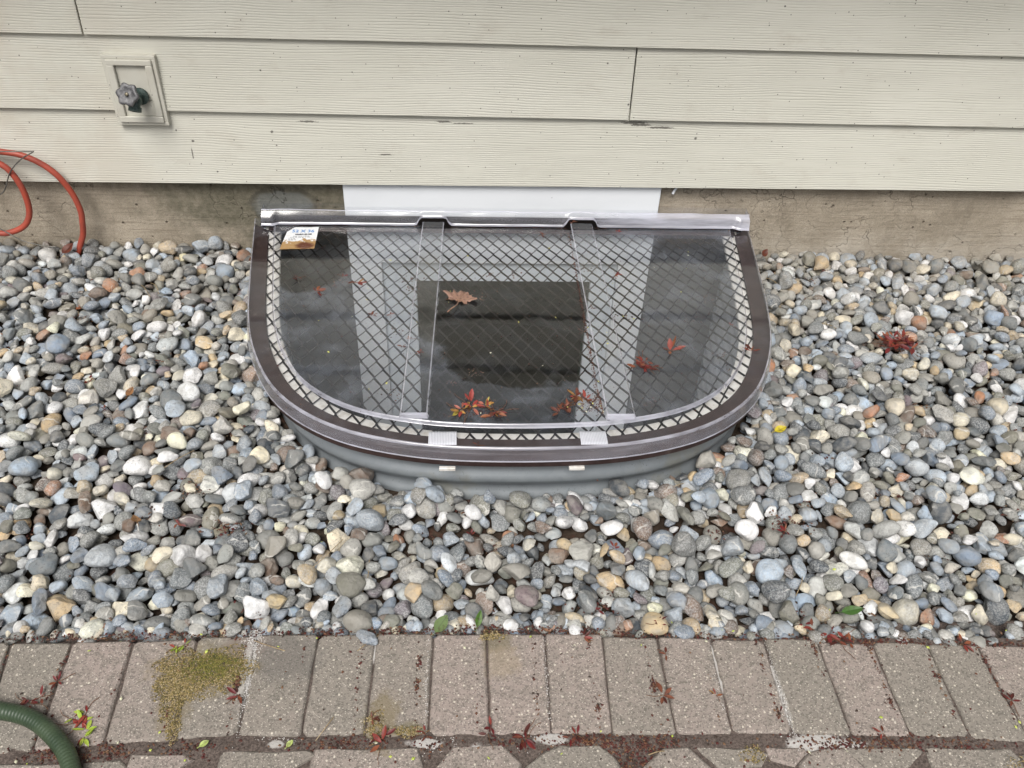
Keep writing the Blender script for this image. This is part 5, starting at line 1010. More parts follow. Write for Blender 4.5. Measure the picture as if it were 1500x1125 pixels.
2267,-102,-89,10,-19,53,2345,-112,-74,11,-8,-3,2444,-94,-100,5,-1,-14,2548,-94,-43,5,-7,56,2691,-111,-102,-14,-1,-35,2752,-151,-34,-7,-2,47,2860,-103,-79,-5,-14,-50,2935,-97,-104,-3,-5,60,2990,-87,-87,7,-1,45,3098,-115,-41,-8,-10,-47,
3194,-100,-107,-3,-2,46,3279,-72,-108,-2,-5,39,3338,-95,-85,10,-10,8,3467,-93,-84,-14,-12,-34,3566,-92,-105,1,-9,8,3678,-105,-110,14,-11,57,-2745,-137,-15,1,11,-50,-2723,-189,-50,3,11,34,-2674,-213,-53,-14,4,58,-2551,-217,-11,0,2,56,
-2464,-236,-11,-3,1,-2,-2369,-199,-55,-6,-2,-49,-2311,-180,-13,12,3,51,-2230,-153,27,-9,-3,56,-2116,-173,-13,2,3,6,-1978,-145,-57,6,-7,59,-1971,-180,-24,0,13,-59,-1904,-218,-1,9,12,57,-1692,-182,-38,-5,-4,28,-1619,-200,-51,-4,-23,-43,
-1554,-189,-4,13,10,16,-1468,-149,0,-4,-10,55,-1386,-209,-63,-7,2,-22,-1302,-161,-12,15,-4,34,-1133,-217,-58,0,-4,48,1644,-169,-80,9,4,-27,1709,-169,-88,-4,-6,47,1813,-202,-38,1,-19,-27,1941,-181,-74,-12,15,-30,2047,-230,-88,22,3,50,
2084,-174,-43,-15,-5,10,2200,-199,-98,-7,-6,59,2261,-190,-72,14,3,47,2433,-190,-75,0,2,27,2439,-130,-22,17,7,15,2619,-192,-100,-11,2,56,2694,-183,-87,4,-13,12,2759,-200,-99,11,-22,-17,2807,-235,-82,2,-16,2,2929,-209,-98,6,16,54,
3002,-204,-88,-10,4,20,3150,-196,-32,-4,-16,43,3217,-164,-59,-3,-7,-58,3277,-204,-73,4,-17,-57,3399,-198,-73,-13,-11,55,3467,-194,-71,-2,-6,-16,3521,-197,-111,5,-5,46,3558,-169,-109,-12,-14,-46,-2803,-286,-3,8,-19,54,-2725,-257,-11,-9,11,-46,
-2624,-285,7,-15,1,58,-2535,-265,-52,4,-4,57,-2456,-286,-54,4,6,-17,-2357,-243,-37,-8,0,32,-2294,-306,4,20,-2,2,-2140,-307,2,12,-8,-28,-2064,-296,-31,7,10,-34,-1994,-298,-2,-8,-12,39,-1885,-277,-50,-16,-11,-6,-1818,-289,-33,-18,-3,4,
-1704,-289,-65,-3,-2,-60,-1606,-279,-52,5,1,38,-1521,-294,-65,-19,3,-31,-1389,-305,-29,7,-5,-7,-1335,-276,-50,-13,10,24,-1263,-284,-69,-12,-7,-54,1671,-275,-90,-7,10,-43,1765,-267,-52,19,3,52,1875,-277,-41,4,15,-2,1953,-283,-95,0,2,31,
2104,-283,-49,-13,-8,45,2185,-294,-48,2,22,-1,2257,-294,-51,7,8,59,2349,-277,-90,-3,10,57,2432,-267,-57,-10,1,-59,2549,-273,-60,-7,-9,-29,2615,-288,-85,16,1,57,2718,-286,-98,9,-6,42,2822,-282,-98,-16,-13,56,2873,-248,-65,4,8,-50,
2962,-256,-98,6,-15,58,3085,-316,-103,-19,7,-51,3159,-270,-105,7,-15,53,3250,-280,-74,1,21,34,3337,-269,-75,-1,-15,57,3434,-276,-107,-9,19,-45,3478,-316,-89,6,-20,-40,3528,-245,-84,-17,3,-40,-2777,-389,-14,-23,9,-53,-2663,-375,-9,-1,16,39,
-2596,-382,-56,5,-10,6,-2507,-400,-22,-7,2,-20,-2411,-373,-9,-22,6,-55,-2305,-384,10,5,-13,-58,-2205,-341,7,-13,11,-53,-2145,-375,-49,16,-2,-55,-2034,-388,-25,-18,-3,53,-1953,-378,-14,0,14,-36,-1819,-380,-63,-23,4,32,-1764,-366,-61,0,10,52,
-1705,-410,-54,12,11,50,-1639,-386,-2,17,12,-56,-1443,-396,-18,-15,-2,-22,-1304,-386,-56,-16,-5,-43,-1259,-389,-8,4,-2,32,-1120,-372,-67,-7,-6,30,1603,-394,-78,-11,-16,-17,1705,-392,-86,-9,9,40,1862,-354,-49,10,5,6,1904,-385,-92,-4,5,56,
2019,-384,-87,-1,21,37,2081,-386,-83,-1,-7,-33,2241,-383,-55,-2,7,-52,2337,-391,-51,-17,5,-57,2396,-382,-95,15,7,39,2476,-368,-94,-13,14,-5,2559,-378,-101,0,-4,8,2658,-373,-29,-12,-1,57,2798,-385,-98,-1,-21,-47,2839,-364,-40,-10,2,33,
2929,-351,-59,-5,5,-53,3024,-321,-63,6,15,49,3179,-368,-97,-13,-12,-57,3218,-390,-69,12,10,-55,3262,-391,-102,13,9,-53,3301,-290,-68,-7,-13,41,3390,-389,-79,12,2,19,3473,-371,-104,7,5,-35,-2736,-449,-21,5,-10,25,-2622,-460,-37,-10,0,50,
-2501,-483,-57,5,-17,-57,-2464,-495,-20,-13,6,-40,-2355,-454,-28,1,-1,-43,-2255,-463,-56,-10,15,54,-2162,-522,18,-5,1,-32,-2050,-458,-13,-6,1,-52,-2003,-477,-55,-14,-2,-26,-1900,-473,-51,8,-4,32,-1793,-468,-60,12,13,57,-1690,-470,-60,-6,14,14,
-1621,-474,-57,-6,13,-35,-1556,-556,-23,3,-1,40,-1497,-469,-52,5,-4,51,-1347,-457,-42,19,-3,8,-1222,-447,-51,-3,-3,-23,-1102,-447,-55,6,24,27,1638,-474,-79,17,8,-52,1699,-477,-86,-6,-7,51,1869,-453,-32,-8,-9,52,1970,-465,-55,11,-7,55,
2064,-452,-52,11,-3,59,2146,-504,-55,1,3,56,2228,-459,-56,-3,-20,52,2336,-478,-75,-5,22,12,2475,-392,0,6,9,5,2561,-434,-70,4,22,10,2603,-476,-57,-4,-13,-14,2696,-484,-93,1,5,55,2800,-463,-88,5,14,44,2878,-482,-101,5,-6,8,
2971,-478,-79,-12,9,30,3043,-473,-104,-2,-1,50,3130,-486,-66,-17,11,56,3196,-452,-60,-1,-15,31,3347,-461,-96,-1,-3,38,3441,-444,-49,-19,-12,55,3540,-452,-105,-1,8,-49,-2669,-550,1,12,17,34,-2610,-544,-38,15,7,36,-2535,-558,-51,-10,-16,50,
-2417,-541,-32,-19,-2,-57,-2324,-582,6,-17,10,-56,-2254,-546,-25,0,12,-24,-2101,-560,-61,-2,11,-49,-2054,-578,-55,0,-15,-6,-1989,-573,-48,-11,-11,-55,-1876,-531,-22,-10,3,-6,-1784,-532,-38,18,7,26,-1678,-580,-9,-24,-2,-35,-1622,-566,-69,15,-10,-8,
-1485,-542,-7,-7,15,57,-1436,-590,-47,-3,-20,40,-1354,-531,-69,14,0,-30,-1243,-564,-64,-18,-3,-42,1651,-537,-91,-12,-12,-56,1693,-559,-88,17,11,48,1808,-595,-31,1,2,-51,1967,-568,-91,-15,-6,-47,2035,-591,-53,-10,6,-11,2071,-552,-36,9,-1,48,
2174,-590,-88,9,-4,17,2246,-576,-84,-4,-13,-50,2328,-554,-90,2,-12,-15,2463,-525,-57,0,-21,50,2547,-536,-59,10,24,-50,2615,-569,-81,15,-21,53,2724,-561,-27,-3,-3,-47,2812,-570,-38,-7,-21,14,2932,-547,-95,6,-23,51,3022,-570,-59,11,0,40,
3089,-558,-79,9,1,-40,3140,-555,-95,18,-10,-38,3281,-592,-27,0,-5,-52,3408,-559,-40,-13,-6,-3,3480,-592,-98,7,-18,-41,-2659,-688,12,-13,7,-58,-2579,-678,-20,-7,-18,-52,-2439,-646,-63,14,3,-11,-2367,-670,-50,4,2,-19,-2270,-697,-1,-16,-7,30,
-2220,-648,-55,-18,11,-55,-2083,-689,-19,3,20,-41,-1987,-647,-19,-13,11,23,-1915,-667,-59,0,0,50,-1841,-678,-53,-4,6,-40,-1783,-672,-64,-1,-11,-35,-1641,-671,-6,-13,14,-15,-1507,-660,-51,6,-19,51,-1426,-665,-61,-7,-2,56,-1371,-641,-59,1,-6,-14,
-1248,-661,-17,-10,10,-27,-1191,-645,-67,7,0,8,1685,-655,-76,8,-17,8,1768,-658,-55,-13,-3,-45,1851,-659,-77,18,-2,44,1897,-687,-93,5,-10,40,2031,-653,-51,0,19,57,2137,-667,-41,-15,6,-31,2233,-700,-18,13,-8,50,2306,-676,-37,3,20,-55,
2422,-642,-92,-10,1,-33,2512,-665,-94,-5,13,58,2571,-654,-18,-11,-19,-49,2711,-660,-59,20,-9,55,2787,-659,-63,12,9,15,2865,-642,-52,18,-6,-52,2989,-667,-87,-9,-13,57,3044,-635,-89,2,10,-47,3180,-664,-90,-9,-14,-51,3237,-651,-98,2,13,5,
3333,-630,-97,8,-13,-40,3439,-643,-64,-5,-20,39,-2598,-738,-56,-10,6,-34,-2435,-668,-23,0,-13,-58,-2417,-739,-25,-10,16,-47,-2332,-747,-23,2,-10,33,-2253,-735,-59,22,-10,-53,-2111,-761,-53,-2,-14,-49,-2030,-747,-60,1,1,29,-1936,-732,-35,-23,6,43,
-1880,-736,-40,14,-7,-32,-1771,-736,11,-1,-7,-25,-1684,-755,-51,-10,15,26,-1578,-748,-68,-11,14,50,-1506,-733,-9,-17,17,-55,-1429,-741,-37,18,10,12,-1356,-749,-67,9,-10,-54,-1195,-718,-28,7,12,-55,-1097,-738,-63,19,3,-24,1580,-741,-81,-6,-7,-37,
1731,-752,-92,-7,12,-19,1819,-720,-90,6,-10,-18,1889,-754,-85,11,-8,-58,1986,-730,-40,-12,3,29,2062,-769,-90,8,3,-52,2182,-750,-34,-8,-13,-1,2283,-741,-86,-5,-1,32,2338,-738,-95,-14,-5,14,2473,-737,-62,-13,-2,-56,2543,-716,-29,-15,1,25,
2648,-776,-20,-14,-3,-58,2775,-739,-59,0,-6,40,2880,-759,-88,-18,10,32,2913,-701,-55,-11,8,37,2982,-751,-44,9,1,-24,3090,-762,-41,-1,-18,-13,3196,-720,-14,-3,-7,1,3336,-773,-101,-1,7,-53,3371,-776,-70,-2,16,-47,-2551,-847,-49,13,-6,56,
-2418,-797,24,-8,13,48,-2377,-829,-37,-15,-14,-7,-2274,-829,-55,-8,16,-4,-2206,-838,-58,10,-9,29,-2081,-846,-49,-7,20,0,-2023,-834,-34,-3,-10,57,-1919,-831,-65,6,-4,13,-1799,-853,-52,2,-12,-46,-1730,-845,-62,4,17,28,-1678,-846,-57,12,-17,56,
-1559,-822,-58,8,22,16,-1471,-797,-26,-2,-19,32,-1364,-841,-67,-1,12,-59,-1234,-848,-59,13,20,-54,-1161,-840,-63,-13,-15,56,1664,-828,-85,-11,-11,54,1760,-816,-86,7,-8,27,1855,-848,-82,-7,9,57,1886,-877,-34,-8,-9,-50,2059,-869,-93,-5,-16,40,
2121,-835,-60,25,-4,-49,2229,-861,-77,-23,6,26,2322,-830,-88,-15,-7,21,2408,-843,-89,11,4,-33,2482,-830,-87,-12,9,-51,2531,-874,-31,13,8,-57,2630,-827,-85,-13,13,56,2756,-819,-38,4,12,49,2846,-864,-24,5,-19,31,2998,-852,-43,-18,-5,-51,
3062,-838,-81,10,15,-30,3154,-826,-50,-4,-10,52,3254,-853,-95,7,-17,-27,3353,-859,-71,17,-2,32,-2573,-926,-49,-11,10,-55,-2530,-963,-6,-3,8,-23,-2368,-939,-45,16,10,57,-2322,-908,-14,-22,11,28,-2225,-935,-52,3,-20,41,-2140,-922,-56,-13,3,-58,
-2050,-933,-47,-13,-1,52,-1940,-938,-6,6,-2,11,-1831,-941,-42,-10,-7,43,-1743,-942,-61,7,-13,29,-1695,-937,2,12,-15,-39,-1581,-909,-26,-17,9,-56,-1441,-958,-69,-8,8,-11,-1377,-941,-68,-6,17,-57,-1330,-908,-34,-6,-2,32,-1233,-958,-69,11,12,24,
-1086,-919,-72,-7,-1,-50,1559,-936,-88,-13,-1,-9,1617,-928,-84,-9,-5,-56,1706,-946,-93,3,-5,20,1828,-933,-95,-13,-14,46,1854,-941,-49,-2,12,48,1984,-910,-88,8,-11,58,2104,-958,-68,-11,-16,-22,2191,-926,-92,-15,-1,41,2300,-913,-70,5,14,-51,
2367,-926,-90,-3,-10,3,2444,-929,-55,-8,-19,37,2536,-904,-89,-5,5,56,2665,-943,-39,-11,-8,42,2736,-944,-60,-20,0,-31,2788,-992,-47,16,1,-47,2933,-948,-87,2,-7,7,3000,-913,-70,-1,6,58,3137,-905,-52,-11,2,-56,3199,-919,-33,-4,-4,53,
3302,-942,-89,-17,-5,-14,-2557,-1056,-49,5,-12,-19,-2406,-1034,19,14,5,49,-2326,-1015,-60,5,11,33,-2256,-1033,-57,9,-10,53,-2128,-1071,-16,12,10,-57,-2041,-1021,-61,21,9,52,-1994,-1028,-70,-3,-1,3,-1857,-1032,-61,4,9,-58,-1770,-1028,-53,-4,17,-57,
-1696,-1040,-63,-16,-4,12,-1621,-1035,-71,-6,-4,-13,-1481,-997,-23,0,6,-53,-1401,-993,-41,-14,-2,9,-1311,-1040,10,-10,15,-4,-1209,-1004,-26,-4,-15,31,-1137,-1010,-63,-17,-1,-16,1602,-1003,-85,13,15,56,1726,-985,-59,-14,-1,29,1804,-1011,-86,-1,1,23,
1900,-1037,-46,4,4,10,1988,-1034,-88,-2,-16,-40,2050,-1030,-1,-20,0,-50,2166,-1015,-88,4,5,34,2251,-1044,-80,-6,10,17,2375,-1050,-74,-19,-2,-53,2479,-1013,-93,-4,-5,59,2529,-1065,-40,-13,10,-48,2632,-1019,-39,-15,-21,-51,2708,-1015,-93,14,-1,-36,
2832,-1029,-62,8,-17,-47,2929,-1027,-91,0,7,56,3009,-1028,-88,-4,2,-58,3098,-1002,-58,23,-8,-53,3185,-1048,-83,-13,18,-3,3295,-1024,-95,14,-11,-43,-2467,-1120,-57,-16,11,-2,-2346,-1124,-51,7,-4,20,-2247,-1114,-66,14,-5,-15,-2186,-1117,-55,6,8,50,
-2091,-1122,-44,-14,-10,41,-1968,-1100,-41,-21,-1,-41,-1871,-1078,-28,-2,9,43,-1782,-1126,-17,12,0,-48,-1702,-1130,-38,-7,-9,-33,-1598,-1083,-46,-7,-20,-49,-1524,-1105,-56,14,-5,-57,-1426,-1090,-7,7,10,30,-1326,-1097,-57,12,6,-54,-1252,-1118,-64,-7,20,56,
-1130,-1115,-6,5,-19,-11,-1047,-1117,-59,-9,7,59,1580,-1111,-19,6,-13,56,1696,-1119,-91,-6,0,60,1767,-1065,-40,3,-13,-45,1875,-1116,-82,8,14,-13,1988,-1117,-64,12,-11,51,2051,-1102,-78,-18,-8,30,2156,-1082,-74,15,-9,41,2271,-1109,-83,-12,19,-9,
2310,-1131,-68,-4,17,-38,2423,-1106,-76,17,2,57,2521,-1101,-94,4,-10,41,2592,-1136,-90,-4,0,50,2746,-1101,-85,6,20,23,2805,-1121,-76,-14,-19,-55,2894,-1093,-57,-9,-13,55,2980,-1087,-94,10,-5,-27,3068,-1093,-34,11,-13,-42,3132,-1110,-86,9,11,-30,
3247,-1121,-73,-10,14,-44,-2396,-1203,-49,1,13,-30,-2348,-1210,-27,2,-14,-51,-2252,-1210,-44,-2,-16,-10,-2202,-1189,-57,-12,-16,56,-2063,-1220,-26,-8,-14,39,-1956,-1245,-40,-1,-2,-41,-1901,-1188,-30,22,1,44,-1815,-1182,0,1,12,-58,-1646,-1178,-62,15,11,41,
-1575,-1204,-58,-6,0,23,-1537,-1274,-41,9,14,44,-1412,-1231,-64,-18,2,32,-1285,-1208,5,16,-10,52,-1201,-1205,-44,-16,-1,-47,-1138,-1208,-67,7,7,-59,-964,-1206,-49,-13,-2,-57,1528,-1183,-80,3,15,38,1618,-1244,-85,5,-16,-9,1699,-1183,-45,-13,15,-55,
1802,-1205,-18,4,-20,-42,1904,-1190,-43,-8,11,-42,2011,-1193,-56,2,-4,28,2111,-1216,-62,0,-22,-37,2167,-1200,-71,10,-23,42,2268,-1200,-73,-13,0,50,2359,-1204,-80,-16,-2,-52,2444,-1212,-52,-4,-3,-17,2552,-1203,-37,-18,-2,43,2607,-1225,-53,4,4,28,
2728,-1203,-68,10,-18,56,2844,-1169,-38,10,-13,-33,2914,-1215,-94,-9,9,-28,2976,-1217,-69,6,6,-24,3157,-1151,-28,4,-15,-39,3212,-1199,-83,11,-6,15,-2473,-1308,-61,10,-2,-19,-2390,-1322,-47,17,-1,23,-2258,-1298,-13,14,-2,-53,-2189,-1323,-31,-18,7,7,
-2106,-1303,-19,-6,-11,-58,-2025,-1321,-11,8,-11,-39,-1948,-1314,-51,18,4,24,-1805,-1337,-4,20,14,-14,-1760,-1317,-58,3,13,-26,-1682,-1280,-43,9,1,-36,-1527,-1309,-71,6,-2,59,-1478,-1305,-72,1,-8,13,-1380,-1319,-17,-1,17,-57,-1258,-1314,-44,14,7,34,
-1213,-1293,-16,0,-3,-19,-1103,-1296,-69,-18,-11,6,-922,-1320,-63,0,-5,51,1436,-1278,-76,-9,14,58,1585,-1290,-76,-7,19,1,1657,-1305,-73,12,-6,53,1728,-1268,-51,-10,19,55,1845,-1319,-35,2,-8,-51,1883,-1275,-46,12,-7,-26,2009,-1281,-44,-7,7,34,
2128,-1320,-22,-2,-12,-54,2229,-1288,-91,12,13,14,2303,-1284,-96,4,-9,-17,2366,-1288,-60,0,-21,-15,2434,-1286,-87,10,8,1,2597,-1290,-79,4,-17,15,2677,-1300,-69,11,-1,-58,2730,-1322,-95,12,-10,-12,2828,-1297,-92,4,3,-4,2988,-1302,-29,7,-6,-52,
3068,-1307,-81,9,10,57,3172,-1298,-50,9,-9,58,-2398,-1410,-12,-5,0,-59,-2327,-1420,-6,-7,4,-54,-2219,-1400,-41,-1,-15,-51,-2169,-1422,-57,-10,-15,-3,-2096,-1383,-32,-1,-24,36,-1964,-1386,-28,-2,-10,-58,-1873,-1368,-51,-8,5,-14,-1793,-1394,-49,-18,0,35,
-1681,-1408,-70,3,-10,54,-1613,-1402,-34,-10,10,12,-1518,-1364,-33,-17,5,46,-1441,-1412,-60,11,-15,-7,-1333,-1366,-27,-1,-1,50,-1232,-1388,-66,4,8,-16,-1129,-1376,-57,5,-17,41,-1025,-1384,-67,15,1,54,1502,-1390,-51,2,-16,-27,1646,-1380,-37,3,7,-29,
1720,-1345,-80,-9,15,-54,1792,-1405,-83,-5,-8,56,1901,-1389,-85,0,15,52,1935,-1393,-33,-9,-18,-56,2080,-1383,-16,-5,-15,-40,2164,-1399,-89,-3,15,-55,2264,-1395,-56,-8,-22,29,2345,-1381,-67,10,-3,9,2470,-1390,-88,3,10,-28,2541,-1389,-72,13,3,40,
2638,-1385,-94,0,2,-52,2682,-1408,-57,1,1,-58,2788,-1404,-77,-2,-7,-9,2871,-1426,-88,5,9,-28,2969,-1413,-73,4,-12,19,3111,-1400,-86,16,9,-29,-2304,-1485,-62,-2,-2,0,-2239,-1479,-62,-11,-12,0,-2104,-1502,-41,-6,5,-54,-2022,-1494,-67,17,9,-18,
-1933,-1489,-54,15,-15,-55,-1849,-1482,-17,14,-3,16,-1814,-1480,-50,9,2,24,-1628,-1476,-72,7,1,37,-1552,-1503,-54,15,-13,-57,-1504,-1452,-4,-4,3,41,-1435,-1469,-33,-24,-7,-24,-1274,-1460,-30,9,-12,-8,-1185,-1456,-46,-4,3,13,-1145,-1499,-66,5,8,-22,
-1001,-1445,-58,0,9,-54,-920,-1481,-73,3,-12,-52,1341,-1459,-61,12,9,48,1540,-1492,-81,-6,-12,13,1653,-1494,-59,-17,0,4,1693,-1424,17,-14,-9,-31,1807,-1457,-82,-5,-11,44,1906,-1472,-42,2,12,25,1994,-1485,-15,-4,-1,54,2068,-1507,-39,-8,22,51,
2193,-1460,4,-15,-5,-10,2286,-1484,-76,2,-13,10,2395,-1495,-77,-3,-7,50,2462,-1483,-79,-14,1,6,2552,-1491,-72,1,-18,54,2644,-1484,-88,-1,16,55,2759,-1493,-79,-23,-3,45,2821,-1490,-15,-16,3,21,2923,-1482,-43,5,-3,39,2968,-1489,-58,-11,-1,-21,
3056,-1462,-35,10,5,-11,-2370,-1622,-66,-7,-8,-57,-2262,-1584,-56,-21,-9,48,-2163,-1579,-61,5,-12,-1,-2060,-1583,-22,3,7,-59,-1970,-1572,-53,13,12,48,-1916,-1566,-6,-5,-13,33,-1809,-1578,-46,-1,-1,54,-1715,-1582,-55,-13,16,56,-1557,-1566,-52,-10,-12,-58,
-1499,-1587,-23,-18,5,-57,-1389,-1580,-45,-14,-15,33,-1308,-1579,-33,-17,14,22,-1251,-1573,-75,0,18,57,-1172,-1555,-62,12,-14,56,-1040,-1572,0,-15,11,56,-967,-1581,-69,16,-3,-51,-859,-1543,-68,-9,18,57,1335,-1566,-79,-12,-8,58,1406,-1585,-71,10,-13,1,
1560,-1584,-4,1,1,32,1611,-1605,-39,-9,10,-46,1707,-1589,-85,-14,7,26,1818,-1593,-89,4,6,43,1904,-1587,-79,18,9,54,1991,-1587,-86,6,-11,58,2079,-1587,-91,-5,-9,56,2160,-1600,-75,-14,6,58,2265,-1609,-78,13,7,47,2355,-1554,-91,-19,5,-12,
2421,-1567,-91,-4,5,-12,2536,-1602,-81,-23,-1,48,2602,-1582,-63,-6,-12,34,2749,-1574,-45,-9,3,48,2818,-1586,-83,-9,3,24,2920,-1603,-73,11,-10,53,3028,-1592,-75,-1,-15,-12,-2290,-1673,-57,10,2,-41,-2157,-1633,-32,17,-3,27,-2090,-1659,-65,0,9,9,
-2024,-1672,-66,5,2,59,-1893,-1669,-43,-23,-7,48,-1830,-1649,-34,-16,1,-58,-1710,-1647,-26,-10,13,36,-1626,-1671,-25,13,20,-54,-1564,-1625,-11,17,-8,24,-1476,-1652,-43,3,-13,10,-1398,-1658,-59,5,-18,49,-1255,-1674,-21,14,8,55,-1183,-1675,-59,9,7,5,
-1093,-1660,-69,-10,13,-3,-983,-1665,5,-6,-12,-58,-870,-1690,-77,8,-5,-13,-798,-1678,-44,-23,-3,-26,1293,-1673,-82,-11,-3,-38,1434,-1667,-62,16,11,57,1478,-1648,-84,-13,21,53,1551,-1630,-43,-16,-7,-42,1689,-1659,-37,1,6,-19,1776,-1657,-79,8,-17,49,
1883,-1647,-67,15,-13,48,1955,-1656,-52,-3,-18,44,2054,-1659,-43,9,-4,-52,2141,-1671,-90,-7,-5,-49,2213,-1667,-35,-8,12,52,2360,-1625,-57,10,-8,-43,2398,-1641,-77,-21,-1,45,2523,-1680,-85,2,9,11,2609,-1653,-33,-20,1,25,2698,-1666,-86,18,-6,-57,
2810,-1680,-78,-15,-3,28,2868,-1665,-51,6,17,-17,2996,-1678,-88,7,0,57,-2288,-1744,-65,-1,-2,-36,-2137,-1759,-22,0,17,51,-2078,-1727,-32,-2,17,-55,-1997,-1760,-61,-3,18,-19,-1899,-1731,-65,-15,3,58,-1816,-1763,-38,21,15,-54,-1717,-1745,-11,18,7,42,
-1616,-1741,-67,-12,-12,56,-1525,-1771,-71,-3,6,-51,-1459,-1770,-73,11,6,41,-1335,-1786,-27,-20,-3,-49,-1258,-1766,-61,-18,-14,-25,-1185,-1764,-57,14,7,29,-1060,-1763,-73,-5,11,59,-941,-1761,-62,-6,-1,36,-815,-1785,-38,6,-6,-59,-802,-1750,-66,5,-12,41,
-724,-1762,-73,-15,11,52,1187,-1693,-71,10,2,-51,1315,-1736,-66,13,10,-43,1415,-1742,-78,5,-16,-38,1533,-1747,-80,-1,-4,32,1622,-1761,-34,19,1,-47,1705,-1728,-59,11,16,-53,1776,-1747,-60,2,-14,14,1887,-1752,-76,-3,-19,14,1929,-1743,-34,-3,21,-38,
2066,-1771,-30,-12,17,54,2108,-1761,-86,0,-14,-22,2280,-1747,-91,-4,20,-27,2330,-1763,-58,-4,-8,-5,2435,-1769,-88,-9,4,56,2520,-1774,-83,-14,10,-26,2575,-1764,-38,2,11,57,2710,-1747,-75,-24,9,31,2768,-1745,-75,15,2,6,2896,-1757,-61,-10,-3,3,
-2223,-1920,-27,9,-8,-59,-2135,-1831,-66,-2,7,14,-2049,-1865,-21,3,19,-55,-2000,-1856,-72,-8,2,-23,-1893,-1854,-29,-12,6,-57,-1805,-1846,-52,-5,-8,58,-1677,-1864,-41,18,-1,-5,-1595,-1870,-26,10,13,39,-1524,-1826,-20,-1,-5,-44,-1432,-1838,-39,-10,12,57,
-1309,-1852,-76,9,-10,-58,-1185,-1852,-47,-1,-13,-59,-1133,-1850,-68,9,-21,-54,-1036,-1839,-38,-7,10,30,-918,-1875,-64,-19,0,-16,-848,-1859,-75,-1,-18,-50,-779,-1874,-64,16,-2,56,-704,-1819,-63,-5,5,57,1166,-1838,-81,-7,4,59,1265,-1875,-79,8,-9,-52,
1303,-1852,-35,-10,-7,-19,1408,-1849,-58,-5,11,14,1515,-1846,-35,-12,-3,-18,1613,-1855,-75,9,-9,-56,1685,-1877,-68,-8,7,54,1747,-1855,-45,-13,5,-54,1920,-1860,-84,15,0,17,2023,-1859,-61,0,16,-43,2086,-1836,-44,8,-5,52,2211,-1843,-78,10,15,37,
2266,-1846,-54,11,-4,-48,2379,-1853,-28,-18,0,54,2415,-1834,-72,12,10,-49,2426,-1899,-48,8,-3,-59,2679,-1836,-6,12,-2,-10,2744,-1842,-79,19,-3,51,2768,-1867,-17,-10,17,-46,2892,-1861,-67,-7,-3,-16,-2261,-1946,-62,5,3,30,-2127,-1958,-64,-12,3,36,
-2044,-1972,-58,-12,10,31,-1971,-1932,-20,9,12,1,-1900,-1944,-45,8,-19,-39,-1768,-1960,-22,18,-4,-56,-1699,-1912,-28,6,20,54,-1565,-1952,-38,9,-11,-44,-1474,-1926,-64,15,-3,48,-1428,-1952,-75,15,-9,-10,-1338,-1929,7,-7,-5,58,-1205,-1911,-32,-10,-13,10,
-1135,-1941,-56,-8,-17,32,-992,-1949,-36,11,-4,51,-943,-1927,-68,-15,11,-36,-861,-1940,-76,9,2,48,-772,-1943,-72,-12,-5,-53,-698,-1949,-72,-14,5,2,-573,-1961,-31,-18,-1,50,-468,-1867,-74,-9,6,-16,-398,-1835,-66,4,12,-57,955,-1917,-78,-8,-2,31,
1077,-1928,-75,0,24,-38,1177,-1927,-47,-2,-7,43,1230,-1957,-70,-6,15,-52,1321,-1932,-34,14,-6,47,1429,-1964,-55,-5,-22,45,1532,-1944,-28,4,-1,57,1666,-1946,-67,-18,17,4,1684,-1999,-74,8,16,-48,1789,-1927,-6,-2,-19,41,1902,-1915,-13,-9,16,19,
2048,-1940,-44,-8,9,39,2103,-1977,-11,14,-15,29,2178,-1934,-82,8,-25,45,2251,-1921,-58,-9,6,47,2369,-1953,-79,-4,18,48,2439,-1951,-79,-16,4,-49,2541,-1937,-39,1,10,47,2657,-1936,-80,8,10,-13,2751,-1941,-87,11,19,-50,2808,-1947,-86,9,7,4,
-2213,-2060,-57,-6,11,54,-2147,-2016,-58,19,-9,32,-2031,-2017,-71,-5,5,-20,-1937,-2036,-10,-8,1,-19,-1855,-2021,-6,-11,11,9,-1747,-2079,-37,-13,1,4,-1677,-2065,-25,-7,0,38,-1531,-2008,-64,-15,8,55,-1496,-2050,-62,16,6,-53,-1414,-2029,-64,-6,11,44,
-1262,-2063,-66,11,-3,18,-1204,-2037,-71,10,-16,28,-1108,-2022,-32,-11,14,54,-1001,-2040,-69,18,0,54,-913,-2060,-51,-20,2,-36,-809,-2031,-36,-11,0,-56,-724,-2017,-35,-13,-17,-56,-619,-2020,-29,9,3,11,-547,-2040,-22,-8,2,-54,-451,-2071,-70,13,-9,43,
-391,-2030,-65,-12,9,13,-248,-2046,-61,-6,13,-32,-178,-2025,-80,-4,-6,-59,-117,-2039,-82,5,-6,-57,-26,-1988,-58,2,-9,-17,541,-2019,-71,-6,-11,-54,622,-2024,-71,17,2,-48,734,-2023,-27,6,-2,50,796,-2020,-47,11,3,58,889,-2034,-75,7,-4,-44,
1009,-2048,-74,0,-9,51,1099,-2043,-24,2,-26,-36,1222,-2029,-75,-4,-16,-39,1252,-2052,-25,11,-8,45,1421,-2027,-82,0,11,31,1463,-2009,-40,5,3,53,1589,-2000,-23,25,0,-42,1649,-2062,-68,17,-4,52,1734,-2033,-86,-12,-13,-50,1794,-2047,-34,3,-12,22,
